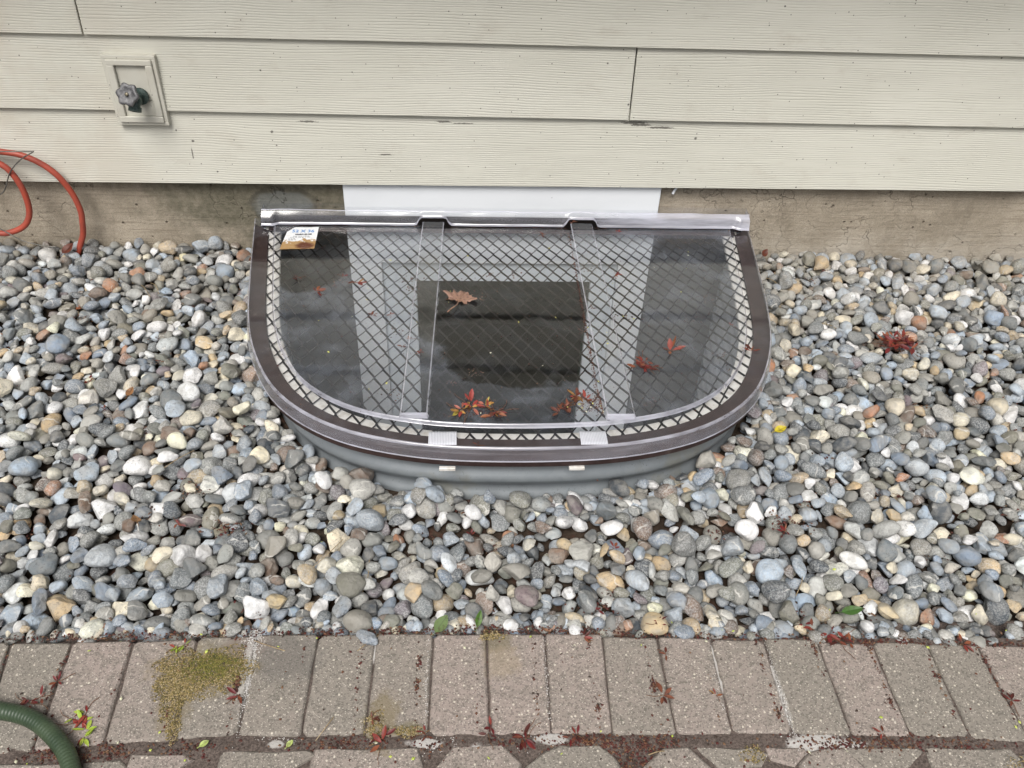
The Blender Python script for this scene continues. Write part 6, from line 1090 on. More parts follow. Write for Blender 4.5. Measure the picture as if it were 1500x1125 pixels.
1939,-2055,-44,-9,-14,16,2061,-1999,-81,-15,5,-57,2135,-2023,-25,15,-6,46,2249,-2045,-77,-19,-7,-32,2298,-2057,-13,20,-6,-31,2363,-2047,-73,9,-13,16,2487,-2033,-45,16,-15,16,2570,-2052,-60,3,4,-58,2652,-2046,-79,-15,-5,-5,2752,-2044,-31,-16,13,7,
-2193,-2116,-65,-13,15,-51,-2087,-2121,-62,-12,5,-14,-2005,-2144,-10,8,17,11,-1910,-2129,-61,19,-5,-43,-1824,-2126,-69,-3,-3,52,-1723,-2128,-73,-3,3,-60,-1622,-2178,-20,12,8,16,-1500,-2097,-36,4,-19,-53,-1440,-2156,-44,-10,-15,-52,-1319,-2097,-29,10,3,58,
-1266,-2139,-74,-11,-20,17,-1170,-2114,-31,1,-5,-20,-1068,-2135,-59,7,9,59,-973,-2092,-52,10,-1,58,-875,-2098,-24,0,1,-47,-827,-2119,-77,6,-6,-30,-734,-2112,-75,4,-2,-42,-640,-2119,-22,18,3,37,-482,-2116,-26,-9,-13,-41,-416,-2126,-67,-14,11,-57,
-345,-2128,-72,-15,-1,58,-275,-2121,-77,1,-1,10,-177,-2100,-77,8,-7,-38,-63,-2130,-67,6,23,-42,13,-2042,-71,-7,10,36,131,-2033,-54,8,-12,35,213,-2114,-31,-2,-16,-16,322,-2128,-76,-9,10,-23,377,-2073,-41,-1,15,54,477,-2133,-60,9,15,-49,
566,-2086,-45,-10,-5,40,671,-2061,-64,-11,12,40,718,-2099,-32,-6,-16,48,815,-2110,-70,15,-8,55,897,-2130,-30,-7,-3,-14,1076,-2119,-77,6,1,-5,1121,-2125,-56,10,-4,-21,1231,-2127,-61,-2,-12,49,1318,-2130,-61,-14,-7,-53,1398,-2119,-71,14,11,-17,
1512,-2157,-18,-6,-12,-38,1585,-2144,-17,15,-11,-57,1701,-2146,-50,4,-1,50,1784,-2141,-46,6,23,-24,1910,-2152,-39,-4,0,50,1952,-2125,-62,-4,2,60,1996,-2151,-68,-1,16,-58,2031,-2111,-29,-17,-3,2,2196,-2087,1,-3,-14,5,2283,-2114,-6,8,-5,-14,
2422,-2117,-78,2,-7,60,2545,-2056,-88,-1,-9,-38,2559,-2138,-82,14,-6,-37,2718,-2123,-68,-17,1,55,2786,-2111,-66,-15,5,-34,-2151,-2229,-61,14,8,-13,-2056,-2206,-56,-10,-21,-53,-1932,-2200,-53,-7,6,-26,-1867,-2218,-23,-15,-6,19,-1784,-2202,-68,7,-19,-56,
-1670,-2206,-72,0,4,-58,-1606,-2224,-28,8,17,-53,-1471,-2220,-51,9,13,38,-1433,-2208,-12,4,3,-51,-1252,-2185,-17,12,19,15,-1196,-2242,-31,11,-8,-23,-1128,-2215,-37,-5,4,57,-1027,-2190,-44,2,5,58,-868,-2220,-34,-6,8,-44,-866,-2221,-77,-11,-3,-57,
-752,-2218,-74,5,11,-13,-649,-2226,-69,-7,-9,53,-549,-2195,-67,13,16,54,-489,-2227,-72,-15,4,43,-399,-2213,-70,-19,1,-47,-293,-2194,-75,-16,5,34,-201,-2250,-48,16,-3,-15,-81,-2191,-45,12,-14,-40,-2,-2236,-41,-17,12,23,73,-2205,-73,-2,-2,44,
154,-2190,-32,-7,9,55,226,-2216,-52,-2,-9,20,350,-2208,-69,6,-12,-58,397,-2217,-29,-13,-12,-57,521,-2204,-12,8,2,16,631,-2239,-73,9,-4,37,672,-2238,-18,9,4,55,815,-2214,-60,-19,-7,-11,902,-2203,-75,12,8,-5,969,-2229,-58,13,7,-58,
1079,-2228,-42,-7,15,16,1204,-2225,-51,-23,1,29,1270,-2212,-80,9,7,-59,1335,-2207,-56,4,-15,-58,1482,-2227,-71,-1,-8,-36,1548,-2233,-80,5,15,58,1623,-2226,-74,-17,4,-55,1725,-2221,-79,4,16,-31,1791,-2265,-13,13,16,56,1917,-2213,-82,-7,13,32,
2012,-2212,-84,-6,15,-56,2096,-2222,-81,-2,10,10,2178,-2212,-81,17,1,56,2217,-2251,-82,14,-15,-53,2373,-2224,-27,-6,2,50,2465,-2168,-20,-9,18,-39,2629,-2291,-26,-1,6,44,2765,-2250,-56,12,-16,56,2776,-2218,-87,8,5,-21,-2145,-2292,-60,14,3,24,
-2026,-2315,-57,-2,-9,59,-1927,-2327,-46,-3,-17,14,-1854,-2339,-52,14,-6,-53,-1762,-2308,-72,-3,2,5,-1663,-2316,-49,-22,-13,-24,-1577,-2309,-17,-1,-2,-20,-1489,-2311,-67,-19,-11,-9,-1367,-2312,-66,-20,6,19,-1325,-2347,-14,5,10,-55,-1239,-2318,-75,7,13,32,
-1124,-2311,-14,10,4,15,-1027,-2331,-37,-15,16,49,-939,-2316,-67,0,-7,59,-826,-2322,-66,12,4,10,-746,-2338,-28,-15,2,-43,-674,-2335,-71,-2,23,-23,-561,-2289,-10,-3,3,-29,-479,-2313,-80,11,5,-1,-368,-2295,-75,4,17,28,-283,-2306,-33,-4,3,-51,
-227,-2340,-44,-7,16,-55,-142,-2305,-66,9,-4,58,26,-2334,-47,-15,2,-5,149,-2309,-34,-11,17,-56,197,-2340,0,10,17,57,287,-2309,-37,0,-9,37,373,-2295,-40,-2,5,55,421,-2340,-50,-12,-1,-1,530,-2353,-36,-2,4,-6,664,-2270,-50,-15,3,-45,
709,-2320,-65,2,23,32,829,-2317,-45,27,0,44,909,-2299,-79,-2,4,-29,1012,-2315,-77,5,-7,-25,1087,-2284,-39,-26,5,28,1192,-2318,-7,6,7,-56,1271,-2321,-72,9,18,-48,1364,-2337,-7,-9,-12,51,1469,-2306,-76,-8,-10,37,1530,-2285,-60,-15,2,-40,
1635,-2319,-75,-9,-5,1,1732,-2316,-74,-1,9,35,1784,-2330,-77,-12,-6,-52,1898,-2323,-58,-18,7,-38,2040,-2298,-50,9,9,-47,2103,-2299,-77,-2,8,28,2196,-2290,-46,16,-13,55,2262,-2300,-85,-10,8,52,2363,-2319,-90,-4,8,49,2438,-2339,-32,7,7,-8,
2635,-2391,-90,0,-5,-26,2721,-2342,-77,9,10,41,-2096,-2406,-68,20,-4,-32,-1955,-2397,-13,-15,-8,-49,-1784,-2371,-59,16,8,38,-1728,-2399,-68,9,3,-59,-1676,-2418,-70,14,12,57,-1617,-2398,-77,3,-13,58,-1469,-2409,-32,8,-15,-57,-1403,-2436,-65,-4,16,42,
-1332,-2396,-79,-1,-2,53,-1197,-2445,-48,12,0,-57,-1104,-2451,-61,21,0,30,-1028,-2408,-41,25,-2,40,-946,-2396,-78,-4,17,57,-831,-2392,-67,2,19,-52,-767,-2404,-64,6,1,37,-678,-2390,-19,15,15,-13,-569,-2415,-73,9,1,-54,-476,-2396,-4,-8,2,7,
-393,-2402,-70,-19,-5,55,-298,-2421,-35,12,10,15,-177,-2384,-32,-1,3,56,-87,-2402,-40,5,-3,58,-24,-2393,-79,-3,11,-22,68,-2396,-74,12,-10,-40,169,-2402,-65,-17,8,-54,275,-2410,-73,5,-4,3,370,-2417,-51,13,7,18,427,-2414,-55,-11,3,30,
526,-2421,-50,5,19,43,657,-2447,-75,4,14,-54,717,-2397,-65,10,22,21,848,-2419,-40,4,7,59,892,-2409,-77,14,19,-55,950,-2396,-60,-13,-2,56,1100,-2433,-21,-12,3,21,1171,-2401,-74,8,6,9,1267,-2405,-75,1,-15,-33,1384,-2398,-69,-13,-6,58,
1438,-2403,-83,-12,3,9,1583,-2387,-62,-3,13,-56,1644,-2408,-82,-9,-7,58,1727,-2412,-50,-2,4,21,1839,-2424,-74,6,-19,56,1936,-2406,-71,16,-7,-54,2034,-2393,-43,2,18,-48,2129,-2404,-50,-16,4,26,2205,-2416,-80,6,12,49,2298,-2430,-71,-18,-2,38,
2350,-2420,-48,-11,-13,-42,2457,-2404,-78,-7,-13,39,2607,-2394,-52,15,-2,5,2685,-2409,-62,1,-24,-38,-2084,-2519,-65,8,-12,44,-1993,-2511,-43,14,-11,30,-1789,-2477,-39,-7,12,-56,-1720,-2492,-34,22,-4,51,-1673,-2468,-39,15,-9,29,-1616,-2476,-38,-19,18,54,
-1541,-2485,-32,-10,-3,55,-1375,-2520,-77,10,4,25,-1323,-2516,-66,-21,11,20,-1195,-2518,-67,-2,2,-10,-1129,-2517,-70,21,0,-44,-1057,-2544,-27,12,-4,50,-955,-2507,-12,21,0,-19,-858,-2506,-69,15,-6,-58,-749,-2502,-70,-16,17,8,-680,-2506,-38,-11,-12,37,
-581,-2462,-39,16,4,56,-458,-2507,-75,0,4,-1,-375,-2474,-74,6,-9,35,-321,-2503,-37,-6,-1,34,-230,-2493,-33,15,-6,-32,-91,-2518,-78,-8,6,-15,-45,-2491,-81,5,-2,32,37,-2478,-27,0,-14,31,128,-2486,-28,-12,14,-25,269,-2522,-75,1,12,28,
314,-2494,-80,-11,-4,-59,409,-2535,-60,9,-5,-34,490,-2516,-74,-8,-9,10,547,-2492,-72,12,-6,3,722,-2486,-76,9,7,-3,771,-2520,-73,0,-19,42,900,-2485,-23,-15,-10,52,974,-2527,-23,12,8,53,1045,-2502,-64,-10,0,-41,1159,-2509,-80,1,10,7,
1239,-2510,-75,-13,-3,-18,1367,-2510,-42,2,-11,-40,1443,-2500,-61,19,2,52,1500,-2526,-51,10,-14,35,1669,-2493,-79,6,16,14,1713,-2496,-81,-5,11,-24,1815,-2481,-71,8,-8,30,1862,-2524,-76,-4,-17,48,1942,-2531,-36,12,-8,19,2120,-2506,-77,-12,10,9,
2163,-2495,-47,11,7,54,2248,-2525,-73,3,-2,-57,2341,-2474,25,-3,3,49,2461,-2506,-47,3,-3,57,2558,-2539,-52,-13,-8,-49,2643,-2515,-71,-11,9,-49,-2018,-2590,-74,-4,-14,-27,-1956,-2610,-65,-13,-15,-45,-1837,-2607,-61,-6,17,-11,-1753,-2596,-59,-11,3,27,
-1656,-2601,-71,-2,-3,-44,-1566,-2603,-18,-16,12,-50,-1473,-2618,-78,-16,7,-51,-1363,-2617,-69,15,10,-51,-1293,-2611,-63,-13,8,7,-1213,-2604,-72,13,9,23,-1131,-2613,-66,-7,-22,-51,-1022,-2587,-72,-11,13,-43,-906,-2593,-74,-15,-10,49,-837,-2609,-63,7,-17,57,
-759,-2619,-78,8,16,-47,-672,-2597,-34,-7,-3,33,-533,-2610,-69,18,13,54,-430,-2592,-65,-14,-14,41,-379,-2604,-77,13,-16,-55,-265,-2568,-78,-10,18,-56,-194,-2621,-73,17,11,2,-104,-2597,-64,0,8,12,11,-2605,-48,-17,-1,-35,86,-2602,-76,-10,11,46,
192,-2607,-78,-8,5,-3,296,-2589,-70,-6,12,14,364,-2617,-76,-10,-8,-18,462,-2616,-78,17,-10,-49,542,-2628,-60,10,6,3,644,-2618,-50,-18,18,54,747,-2572,-79,-14,-1,-55,782,-2625,-4,-5,-4,58,935,-2622,-52,-10,-20,5,985,-2612,-73,-18,5,53,
1065,-2635,-61,-3,-10,-40,1198,-2645,-66,-8,5,22,1319,-2643,-52,7,-17,54,1381,-2565,-69,-19,4,22,1494,-2600,-54,-4,-6,38,1605,-2617,-71,-6,-11,-48,1660,-2600,-80,-6,-12,-4,1733,-2635,-60,5,11,28,1806,-2631,-32,6,-2,-7,1937,-2604,-80,5,6,33,
2017,-2612,-83,14,5,-38,2138,-2630,-72,14,-10,12,2200,-2587,-74,18,9,-56,2265,-2612,-77,3,2,56,2414,-2599,-81,-8,17,52,2461,-2588,-83,1,8,-58,2599,-2618,-63,11,-18,23,-2887,-37,-47,-3,5,23,-2800,-37,6,8,-6,40,-2688,-61,-27,-1,-19,37,
-2623,-48,-3,2,-9,14,-2514,-27,-47,21,3,36,-2465,-43,-11,-1,17,47,-2379,-33,-19,1,-15,54,-2262,-29,-37,2,-1,11,-2164,-46,-9,-9,9,-27,-2091,-34,-39,-9,-14,-28,-1967,-19,-65,-9,1,-17,-1769,-55,21,16,17,11,-1708,-29,-8,15,8,-31,
-1648,-33,-8,-7,0,-4,-1598,-69,-53,-21,-1,47,-1521,-95,-64,17,9,-34,-1398,-76,-32,5,13,57,-1326,-33,-20,18,13,-56,-1243,-31,-64,15,-14,-15,1684,-20,-95,16,-12,-56,1805,-33,-76,-11,-12,-20,1969,-20,-60,-19,14,18,1984,-74,-95,8,-19,51,
2119,-33,-21,-4,-4,-38,2217,-33,-49,-11,2,-57,2280,-31,-38,-11,10,57,2319,-74,-46,2,-18,-17,2425,-82,-58,16,3,19,2499,-25,-37,0,-3,-7,2647,-67,-38,-1,15,-5,2691,-22,-34,-8,10,-58,2843,-52,-29,-7,-10,35,2916,-64,-75,3,-3,-39,
2997,-34,-54,-15,-7,-31,3082,-21,-62,-9,7,6,3196,-74,-72,10,13,-57,3264,-44,-46,-20,-4,-19,3376,-38,-50,-3,-6,-57,3472,-32,-104,3,-16,-8,3508,-41,-68,-2,2,-41,3548,-37,-100,-9,6,57,-2807,-186,-44,3,2,-31,-2673,-112,20,4,-7,-52,
-2575,-158,20,-18,6,-50,-2506,-185,5,7,10,51,-2408,-197,-21,-2,5,45,-2362,-134,-28,12,4,-53,-2286,-81,36,3,-7,49,-2163,-158,15,21,1,-53,-2055,-177,-25,25,-1,-40,-1970,-127,10,-12,2,12,-1871,-95,-52,2,24,33,-1776,-156,-18,-4,-6,-59,
-1677,-120,-11,-3,5,57,-1538,-89,-23,0,0,57,-1484,-207,13,10,-14,-57,-1389,-152,-49,-1,-21,-46,-1294,-87,-33,11,5,-58,-1217,-101,-49,-13,-15,-14,1670,-107,-88,-10,20,50,1745,-129,-56,5,13,36,1906,-140,-37,2,-8,-49,2007,-194,-78,13,-11,40,
2077,-107,-24,-9,5,46,2192,-155,-61,12,-14,12,2279,-119,-44,-14,12,54,2426,-140,-78,-10,-5,-52,2441,-32,-31,-9,-8,1,2544,-174,-96,0,14,17,2640,-146,-54,16,5,20,2710,-215,-9,-6,1,39,2795,-141,-64,-8,-5,-20,2912,-169,-64,8,11,-45,
2967,-178,-29,10,-16,39,3047,-195,-25,4,-18,-55,3200,-130,-43,-3,-4,-13,3249,-112,-74,2,19,-12,3341,-161,-72,-11,-6,-33,3422,-180,-43,-16,-4,-37,3430,-82,-53,3,20,51,3570,-105,-50,0,-5,16,-2847,-198,-49,-6,17,52,-2688,-186,-7,-18,-2,-45,
-2612,-199,-11,-13,-5,-49,-2513,-280,-13,-12,-10,58,-2417,-271,16,2,1,-55,-2310,-262,-59,15,-5,57,-2250,-210,4,0,-12,25,-2116,-240,16,13,-7,-58,-2057,-235,-6,-2,-9,-41,-1910,-214,-57,22,0,40,-1844,-253,-20,-21,-5,53,-1794,-224,-12,2,13,34,
-1683,-285,-22,-17,-6,-53,-1589,-280,-13,4,-13,54,-1554,-247,-30,-7,15,56,-1412,-216,-15,-20,-8,44,-1287,-248,-21,-2,-4,-10,-1224,-200,-60,7,-8,-59,1674,-222,-61,-6,-8,-46,1808,-265,8,-7,-19,56,1885,-219,-58,-4,-21,-54,1986,-248,-78,0,-12,-50,
2101,-233,-24,-18,-2,8,2200,-223,-42,-9,21,-13,2276,-239,-45,-16,-7,-57,2325,-210,-83,-18,3,-11,2481,-228,3,8,6,-55,2584,-195,-82,-21,-6,56,2670,-208,-51,4,-6,48,2724,-258,-60,4,-8,54,2825,-296,-53,-1,-7,19,2930,-242,-56,5,-7,49,
2986,-269,-59,17,-3,-36,3096,-252,-95,9,-16,57,3153,-280,-45,9,-18,35,3230,-262,-18,11,-15,-52,3325,-227,-8,-18,13,55,3395,-303,-51,19,-1,32,3448,-250,-52,17,1,38,3607,-200,-92,8,1,59,-2757,-342,27,11,2,-4,-2663,-336,0,10,-18,-23,
-2543,-328,53,-2,8,-51,-2474,-337,6,-13,-21,13,-2360,-342,24,-18,-9,-50,-2225,-339,-41,12,-9,11,-2197,-228,13,-18,-11,-36,-2058,-340,-6,19,12,-1,-2013,-361,42,-7,4,59,-1922,-317,-22,20,2,-54,-1822,-346,-30,3,8,-58,-1746,-331,-24,-13,-8,-39,
-1738,-421,-13,-1,-20,35,-1551,-337,11,15,13,53,-1468,-309,17,9,16,-9,-1345,-243,14,8,1,27,-1219,-310,-66,4,15,-28,-1176,-279,-66,1,-12,-27,1676,-311,-34,4,-12,-47,1726,-367,-57,-9,6,51,1849,-333,23,-17,2,57,1947,-308,-56,2,19,-56,
2031,-336,-41,14,4,-57,2113,-364,-33,-11,0,54,2211,-339,7,-10,-5,-47,2321,-298,-38,-8,17,17,2404,-379,-46,7,8,-47,2505,-320,-31,7,4,-57,2571,-353,-51,-4,10,-13,2690,-290,-28,-8,22,52,2766,-367,-54,9,-16,-19,2898,-286,-25,6,15,-57,
2996,-319,-105,3,5,-27,3050,-292,-97,10,12,-57,3119,-309,-80,-13,7,7,3183,-321,-64,1,-16,11,3276,-336,-47,-13,3,24,3327,-373,-31,4,3,-53,3437,-370,-34,-3,-5,-45,3517,-296,-41,16,-16,-2,-2747,-464,21,7,2,-17,-2597,-406,16,-8,5,25,
-2545,-431,-55,18,8,32,-2455,-452,29,16,0,30,-2347,-399,-17,3,-16,56,-2288,-432,5,-10,-16,18,-2109,-465,12,3,0,-33,-2091,-397,-6,7,-14,27,-1994,-441,-34,-9,1,-49,-1871,-403,3,-18,-12,-24,-1796,-417,-35,-4,-7,48,-1675,-448,-33,-18,6,-55,
-1627,-463,-9,9,12,-54,-1543,-409,-9,-19,2,56,-1441,-430,-64,-5,7,7,-1354,-368,14,-8,-6,-20,-1150,-511,-25,13,16,-6,-1067,-402,-64,-3,-20,47,1672,-431,-56,-8,-15,-54,1790,-391,-71,-12,3,-32,1890,-380,-1,-4,14,52,1958,-368,-27,11,8,-52,
2036,-399,-43,-9,-17,-42,2157,-452,9,15,-5,-37,2324,-417,-74,-9,18,-9,2367,-427,-84,-22,4,55,2352,-361,-19,-5,14,35,2547,-393,-72,-2,22,-40,2607,-415,-58,0,6,51,2678,-458,-44,-10,18,56,2803,-424,-55,-8,23,48,2889,-458,-76,-14,2,16,
2975,-412,-33,20,-3,-39,3086,-435,-41,7,11,-12,3177,-389,-49,-1,-19,-36,3261,-449,-64,3,15,49,3329,-463,-30,-4,-14,-45,3494,-427,-75,-15,18,-1,3551,-399,-103,18,-6,-5,-2663,-483,-3,6,-2,59,-2550,-525,1,-15,-7,-25,-2473,-556,-21,13,9,-14,
-2404,-504,-6,-8,-14,-57,-2282,-479,-19,-13,-14,2,-2246,-504,18,-8,12,-36,-2101,-537,-22,-16,12,34,-2032,-534,-12,-4,21,-29,-1960,-520,-11,10,-14,-19,-1827,-500,6,10,2,23,-1738,-497,-22,6,1,53,-1685,-507,8,-20,10,28,-1571,-467,-14,-12,-12,-41,
-1457,-475,-31,-8,-3,-58,-1355,-517,-33,16,-5,-9,-1284,-572,-21,15,8,57,-1087,-628,-56,-12,5,45,-1058,-555,-61,-13,4,-1,1564,-464,-81,-7,-8,-53,1684,-526,-48,14,12,54,1771,-463,-55,13,11,-58,1877,-572,-65,-3,-4,-13,1967,-536,-33,15,-20,2,
2093,-493,-25,-1,-3,-43,2171,-549,-71,-10,-8,58,2246,-534,-67,-4,4,-54,2385,-522,-68,11,15,-57,2400,-466,-52,1,-17,-9,2545,-470,-30,13,-10,57,2639,-524,-40,17,-6,-11,2748,-479,-55,15,-2,53,2834,-481,-54,10,-11,57,2927,-531,-55,-8,-4,43,
2990,-521,-33,9,10,-35,3061,-476,-65,-17,-13,-54,3182,-529,-20,2,-19,28,3230,-505,-84,12,-2,-51,3393,-466,-68,8,1,59,3483,-523,-20,6,-22,-22,-2702,-599,-44,-10,15,14,-2622,-628,-39,-19,13,-55,-2519,-605,-26,-3,-9,-46,-2416,-587,-21,19,-2,4,
-2278,-619,4,13,3,30,-2233,-624,-20,-2,14,58,-2162,-611,-54,24,-6,27,-2097,-597,-26,-24,-4,-32,-1962,-610,-11,4,8,-10,-1901,-635,-23,14,-2,-3,-1799,-635,-38,-5,4,-58,-1701,-673,-36,-8,11,6,-1583,-573,-68,-5,19,40,-1515,-615,-61,7,-10,18,
-1363,-552,-43,5,12,54,-1356,-588,-68,15,-3,-27,-1182,-611,-10,-12,-12,51,-1144,-619,-67,-3,-12,-47,1579,-634,-82,-8,2,30,1681,-604,-73,-3,-6,45,1718,-595,-34,-23,6,-52,1914,-634,7,-17,8,-13,1981,-615,-38,-2,-6,-25,2082,-638,-7,7,-19,-43,
2167,-584,-37,19,14,-5,2235,-584,-41,5,-18,-38,2372,-607,-48,-7,4,-30,2425,-573,-93,-2,4,58,2538,-576,-19,14,-15,4,2611,-591,-39,4,-17,57,2735,-662,-16,-18,0,-35,2832,-644,-19,12,7,53,2916,-635,-57,6,-17,-55,2974,-628,-58,13,9,-47,
3089,-609,-54,-12,-15,-47,3128,-614,-31,-15,12,-57,3317,-678,-6,-2,19,-56,3356,-579,-98,-7,-18,-53,3449,-634,-11,-20,1,-33,-2686,-621,22,-9,-12,-7,-2517,-660,-15,1,20,48,-2525,-668,-56,5,16,-6,-2373,-681,23,-6,10,25,-2253,-759,-30,11,4,-14,
-2158,-665,-7,-16,-6,-1,-2136,-727,-26,-4,-17,38,-2029,-703,-38,-12,19,53,-1951,-691,-19,4,-13,-53,-1832,-717,-15,-9,15,8,-1777,-608,12,-21,-1,50,-1622,-724,-43,-15,5,-53,-1564,-723,-12,-14,5,-55,-1401,-632,0,-3,14,25,-1351,-692,-28,-15,4,11,
-1293,-713,-19,-6,10,58,-1129,-667,-62,-9,-2,-39,1652,-751,-88,17,-1,20,1720,-706,-82,12,-21,-14,1801,-715,-50,-6,-6,58,1973,-733,23,7,4,-4,2026,-686,-31,16,-11,13,2094,-719,-37,-4,14,25,2252,-797,-41,3,10,41,2327,-772,-65,-5,-3,-49,
2371,-705,-46,-4,-18,-13,2477,-667,-53,-4,-24,-36,2518,-678,20,-19,-10,56,2634,-692,-38,16,-12,-55,2747,-717,-26,-24,-7,50,2832,-699,-33,22,13,54,2964,-655,-7,16,-1,6,3011,-688,-45,-13,-3,34,3084,-676,-50,18,14,-21,3169,-670,-41,-4,-19,56,
3258,-746,-20,3,-16,-51,3373,-668,-96,-7,-1,-55,-2620,-768,1,-17,-5,-3,-2538,-786,-29,-6,-9,0,-2357,-850,38,-15,-8,-2,-2342,-809,0,2,-5,-25,-2206,-775,-60,1,12,-8,-2165,-804,-26,13,9,56,-2044,-779,-30,12,1,-31,-1958,-803,34,11,-11,-47,
-1916,-793,-49,6,-6,-53,-1783,-804,-31,-2,12,-7,-1716,-818,-16,-8,-16,-5,-1594,-773,-34,-9,-16,-57,-1559,-814,1,18,3,54,-1414,-861,-39,-18,-6,-15,-1349,-819,-23,12,5,48,-1271,-770,-15,-4,-11,-49,-1053,-801,-58,-9,1,19,1607,-833,-68,4,-16,-56,
1691,-778,-56,-14,13,55,1818,-791,-32,-4,-5,-59,1892,-759,-31,-7,12,-17,2031,-811,-8,-2,3,33,2060,-809,-51,6,-13,-51,2167,-848,-92,9,-3,7,2301,-838,-55,-10,8,57,2375,-806,-50,-16,-6,57,2470,-799,-57,3,0,59,2495,-790,-26,-1,-10,-21,
2601,-873,-52,20,16,-13,2709,-777,9,4,19,33,2819,-750,-44,11,-4,48,2948,-791,-9,20,9,45,3046,-785,-49,15,5,-16,3075,-831,0,16,11,55,3231,-786,-55,-24,1,-37,3226,-808,-99,3,9,-47,3299,-755,-61,13,-6,-18,-2527,-879,-8,-17,-5,-19,
-2461,-909,11,12,-2,36,-2391,-893,-6,4,5,22,-2245,-847,-15,-14,-10,33,-2193,-886,-39,19,-16,16,-2103,-904,-28,-3,1,3,-2000,-895,-1,-9,-15,30,-1896,-851,-17,-16,-2,-10,-1825,-874,-17,-11,-15,30,-1761,-861,9,-18,7,-22,-1687,-859,38,-2,-16,-3,
-1525,-892,10,-14,-4,19,-1433,-918,-45,6,-17,-39,-1363,-884,-49,17,5,57,-1238,-900,-48,13,-10,37,-1177,-913,-38,-1,-19,-55,-1071,-863,-69,-14,12,55,1573,-883,-87,6,-11,-55,1666,-885,-79,14,-17,55,1799,-861,-93,-10,-1,32,1782,-874,-24,-3,-7,50,
1952,-888,-45,-10,10,50,2046,-918,-93,-12,-14,9,2104,-905,-36,15,12,43,2180,-893,-28,-12,-1,17,2247,-916,-54,9,-7,-56,2374,-893,-55,4,2,26,2451,-846,-45,1,-9,59,2594,-908,-2,11,17,-46,2706,-893,-10,-19,-2,-29,2783,-918,-74,3,14,52,
2833,-946,-43,-10,7,54,2932,-912,-22,2,18,-55,3064,-898,-46,-19,3,-14,3163,-881,-5,11,-8,-55,3272,-899,-13,-3,-5,59,3315,-908,-54,15,-3,-12,-2523,-1039,3,-2,11,-58,-2456,-933,-60,-4,-3,-41,-2326,-994,-28,-10,-7,-58,-2242,-997,-3,-14,-18,11,
-2186,-932,21,-17,2,-57,-2036,-997,-10,8,7,-59,-1976,-1041,-42,-5,10,-53,-1855,-991,-30,10,5,48,-1795,-977,-27,-5,-11,22,-1707,-1025,-17,-8,16,44,-1590,-1015,-42,18,3,-20,-1490,-917,-22,10,-2,20,-1410,-959,29,-11,7,-34,-1292,-917,-19,-10,-6,-56,
-1240,-944,-2,12,16,26,-1126,-955,-54,3,26,30,1597,-972,-43,1,-14,58,1671,-944,-55,-3,-1,11,1805,-964,-94,-1,4,52,1925,-999,-18,-8,18,-10,1983,-973,-48,6,-8,12,2035,-901,-21,-16,6,40,2156,-953,-89,17,9,51,2221,-969,-24,7,-3,-49,
2338,-1031,-32,-16,1,58,2440,-1041,-69,-15,8,32,2501,-933,-57,-1,22,39,2600,-987,-7,13,5,-54,2709,-992,-63,-3,6,8,2823,-1003,-4,2,-13,-27,2888,-966,-75,12,19,9,3043,-1004,-68,-14,-5,-58,3067,-974,-34,-7,-10,36,3162,-976,-6,8,7,35,
3278,-980,-76,-7,-9,54,-2502,-1096,-28,2,-2,-34,-2366,-960,4,-9,1,34,-2271,-1080,-38,20,4,50,-2229,-1067,-20,10,-4,-53,-2094,-1125,-3,6,2,-59,-2025,-1077,-24,-10,-12,26,-1924,-1020,1,-9,-3,7,-1816,-1067,-34,-16,12,-49,-1757,-1073,-2,10,-18,53,
-1648,-1046,-23,-17,-8,20,-1549,-1065,1,6,6,16,-1488,-1063,16,10,-1,37,-1356,-1058,-13,6,-11,-20,-1236,-1066,-18,-5,-19,51,-1174,-1049,-18,-10,-14,-5,-1095,-1024,-39,-14,10,-41,1490,-931,-76,-7,4,17,1695,-1091,-25,0,-6,32,1736,-1026,-4,18,4,21,
1853,-1070,-19,2,-2,-52,1920,-1096,-26,18,-14,17,2000,-1039,-45,-4,14,0,2111,-1099,-36,-8,-19,5,2215,-1106,-51,-20,13,55,2269,-1040,-21,2,-12,14,2449,-1076,-13,-5,11,-58,2521,-1048,-90,3,-12,54,2586,-1092,-63,10,-13,-24,2637,-1079,-21,-13,-12,57,
2801,-1061,-20,-14,5,-8,2898,-1022,-37,0,-18,-35,2951,-1072,-49,13,12,36,3009,-1042,-50,-13,2,18,3157,-1073,-50,7,8,-22,3227,-1090,-24,1,-18,-57,-2521,-1214,-59,21,7,51,-2427,-1235,28,-7,3,-58,-2324,-1131,-7,-5,-3,23,-2265,-1133,-33,-4,-15,40,
-2157,-1170,-28,16,-11,-43,-2047,-1171,3,-16,-5,-22,-1919,-1137,-69,1,-14,-57,-1830,-1109,4,11,-16,-28,-1768,-1116,28,-10,5,51,-1736,-1190,-68,-4,-20,36,-1618,-1162,-8,2,1,58,-1531,-1195,-13,6,-13,25,-1365,-1190,-65,22,-2,47,-1230,-1139,16,-18,9,-56,
-1178,-1164,-25,-19,-11,-17,-1090,-1180,-18,0,13,-56,-959,-1106,-49,15,12,52,1492,-1250,-20,8,11,45,1631,-1208,-57,4,0,12,1721,-1109,-60,4,8,25,1797,-1124,-21,-8,6,17,1861,-1133,-1,17,1,-56,1947,-1154,-89,1,24,34,2083,-1181,-46,7,-12,-14,
2215,-1170,-43,8,-1,48,2241,-1144,-66,-11,-7,-10,2354,-1174,-41,-6,3,-1,2496,-1128,-77,5,4,2,2539,-1119,-65,-24,-2,-47,2609,-1154,-45,-14,6,28,2732,-1141,-42,3,15,58,2893,-1132,-19,14,8,-32,2900,-1183,-41,-6,19,8,3023,-1162,-35,4,17,27,
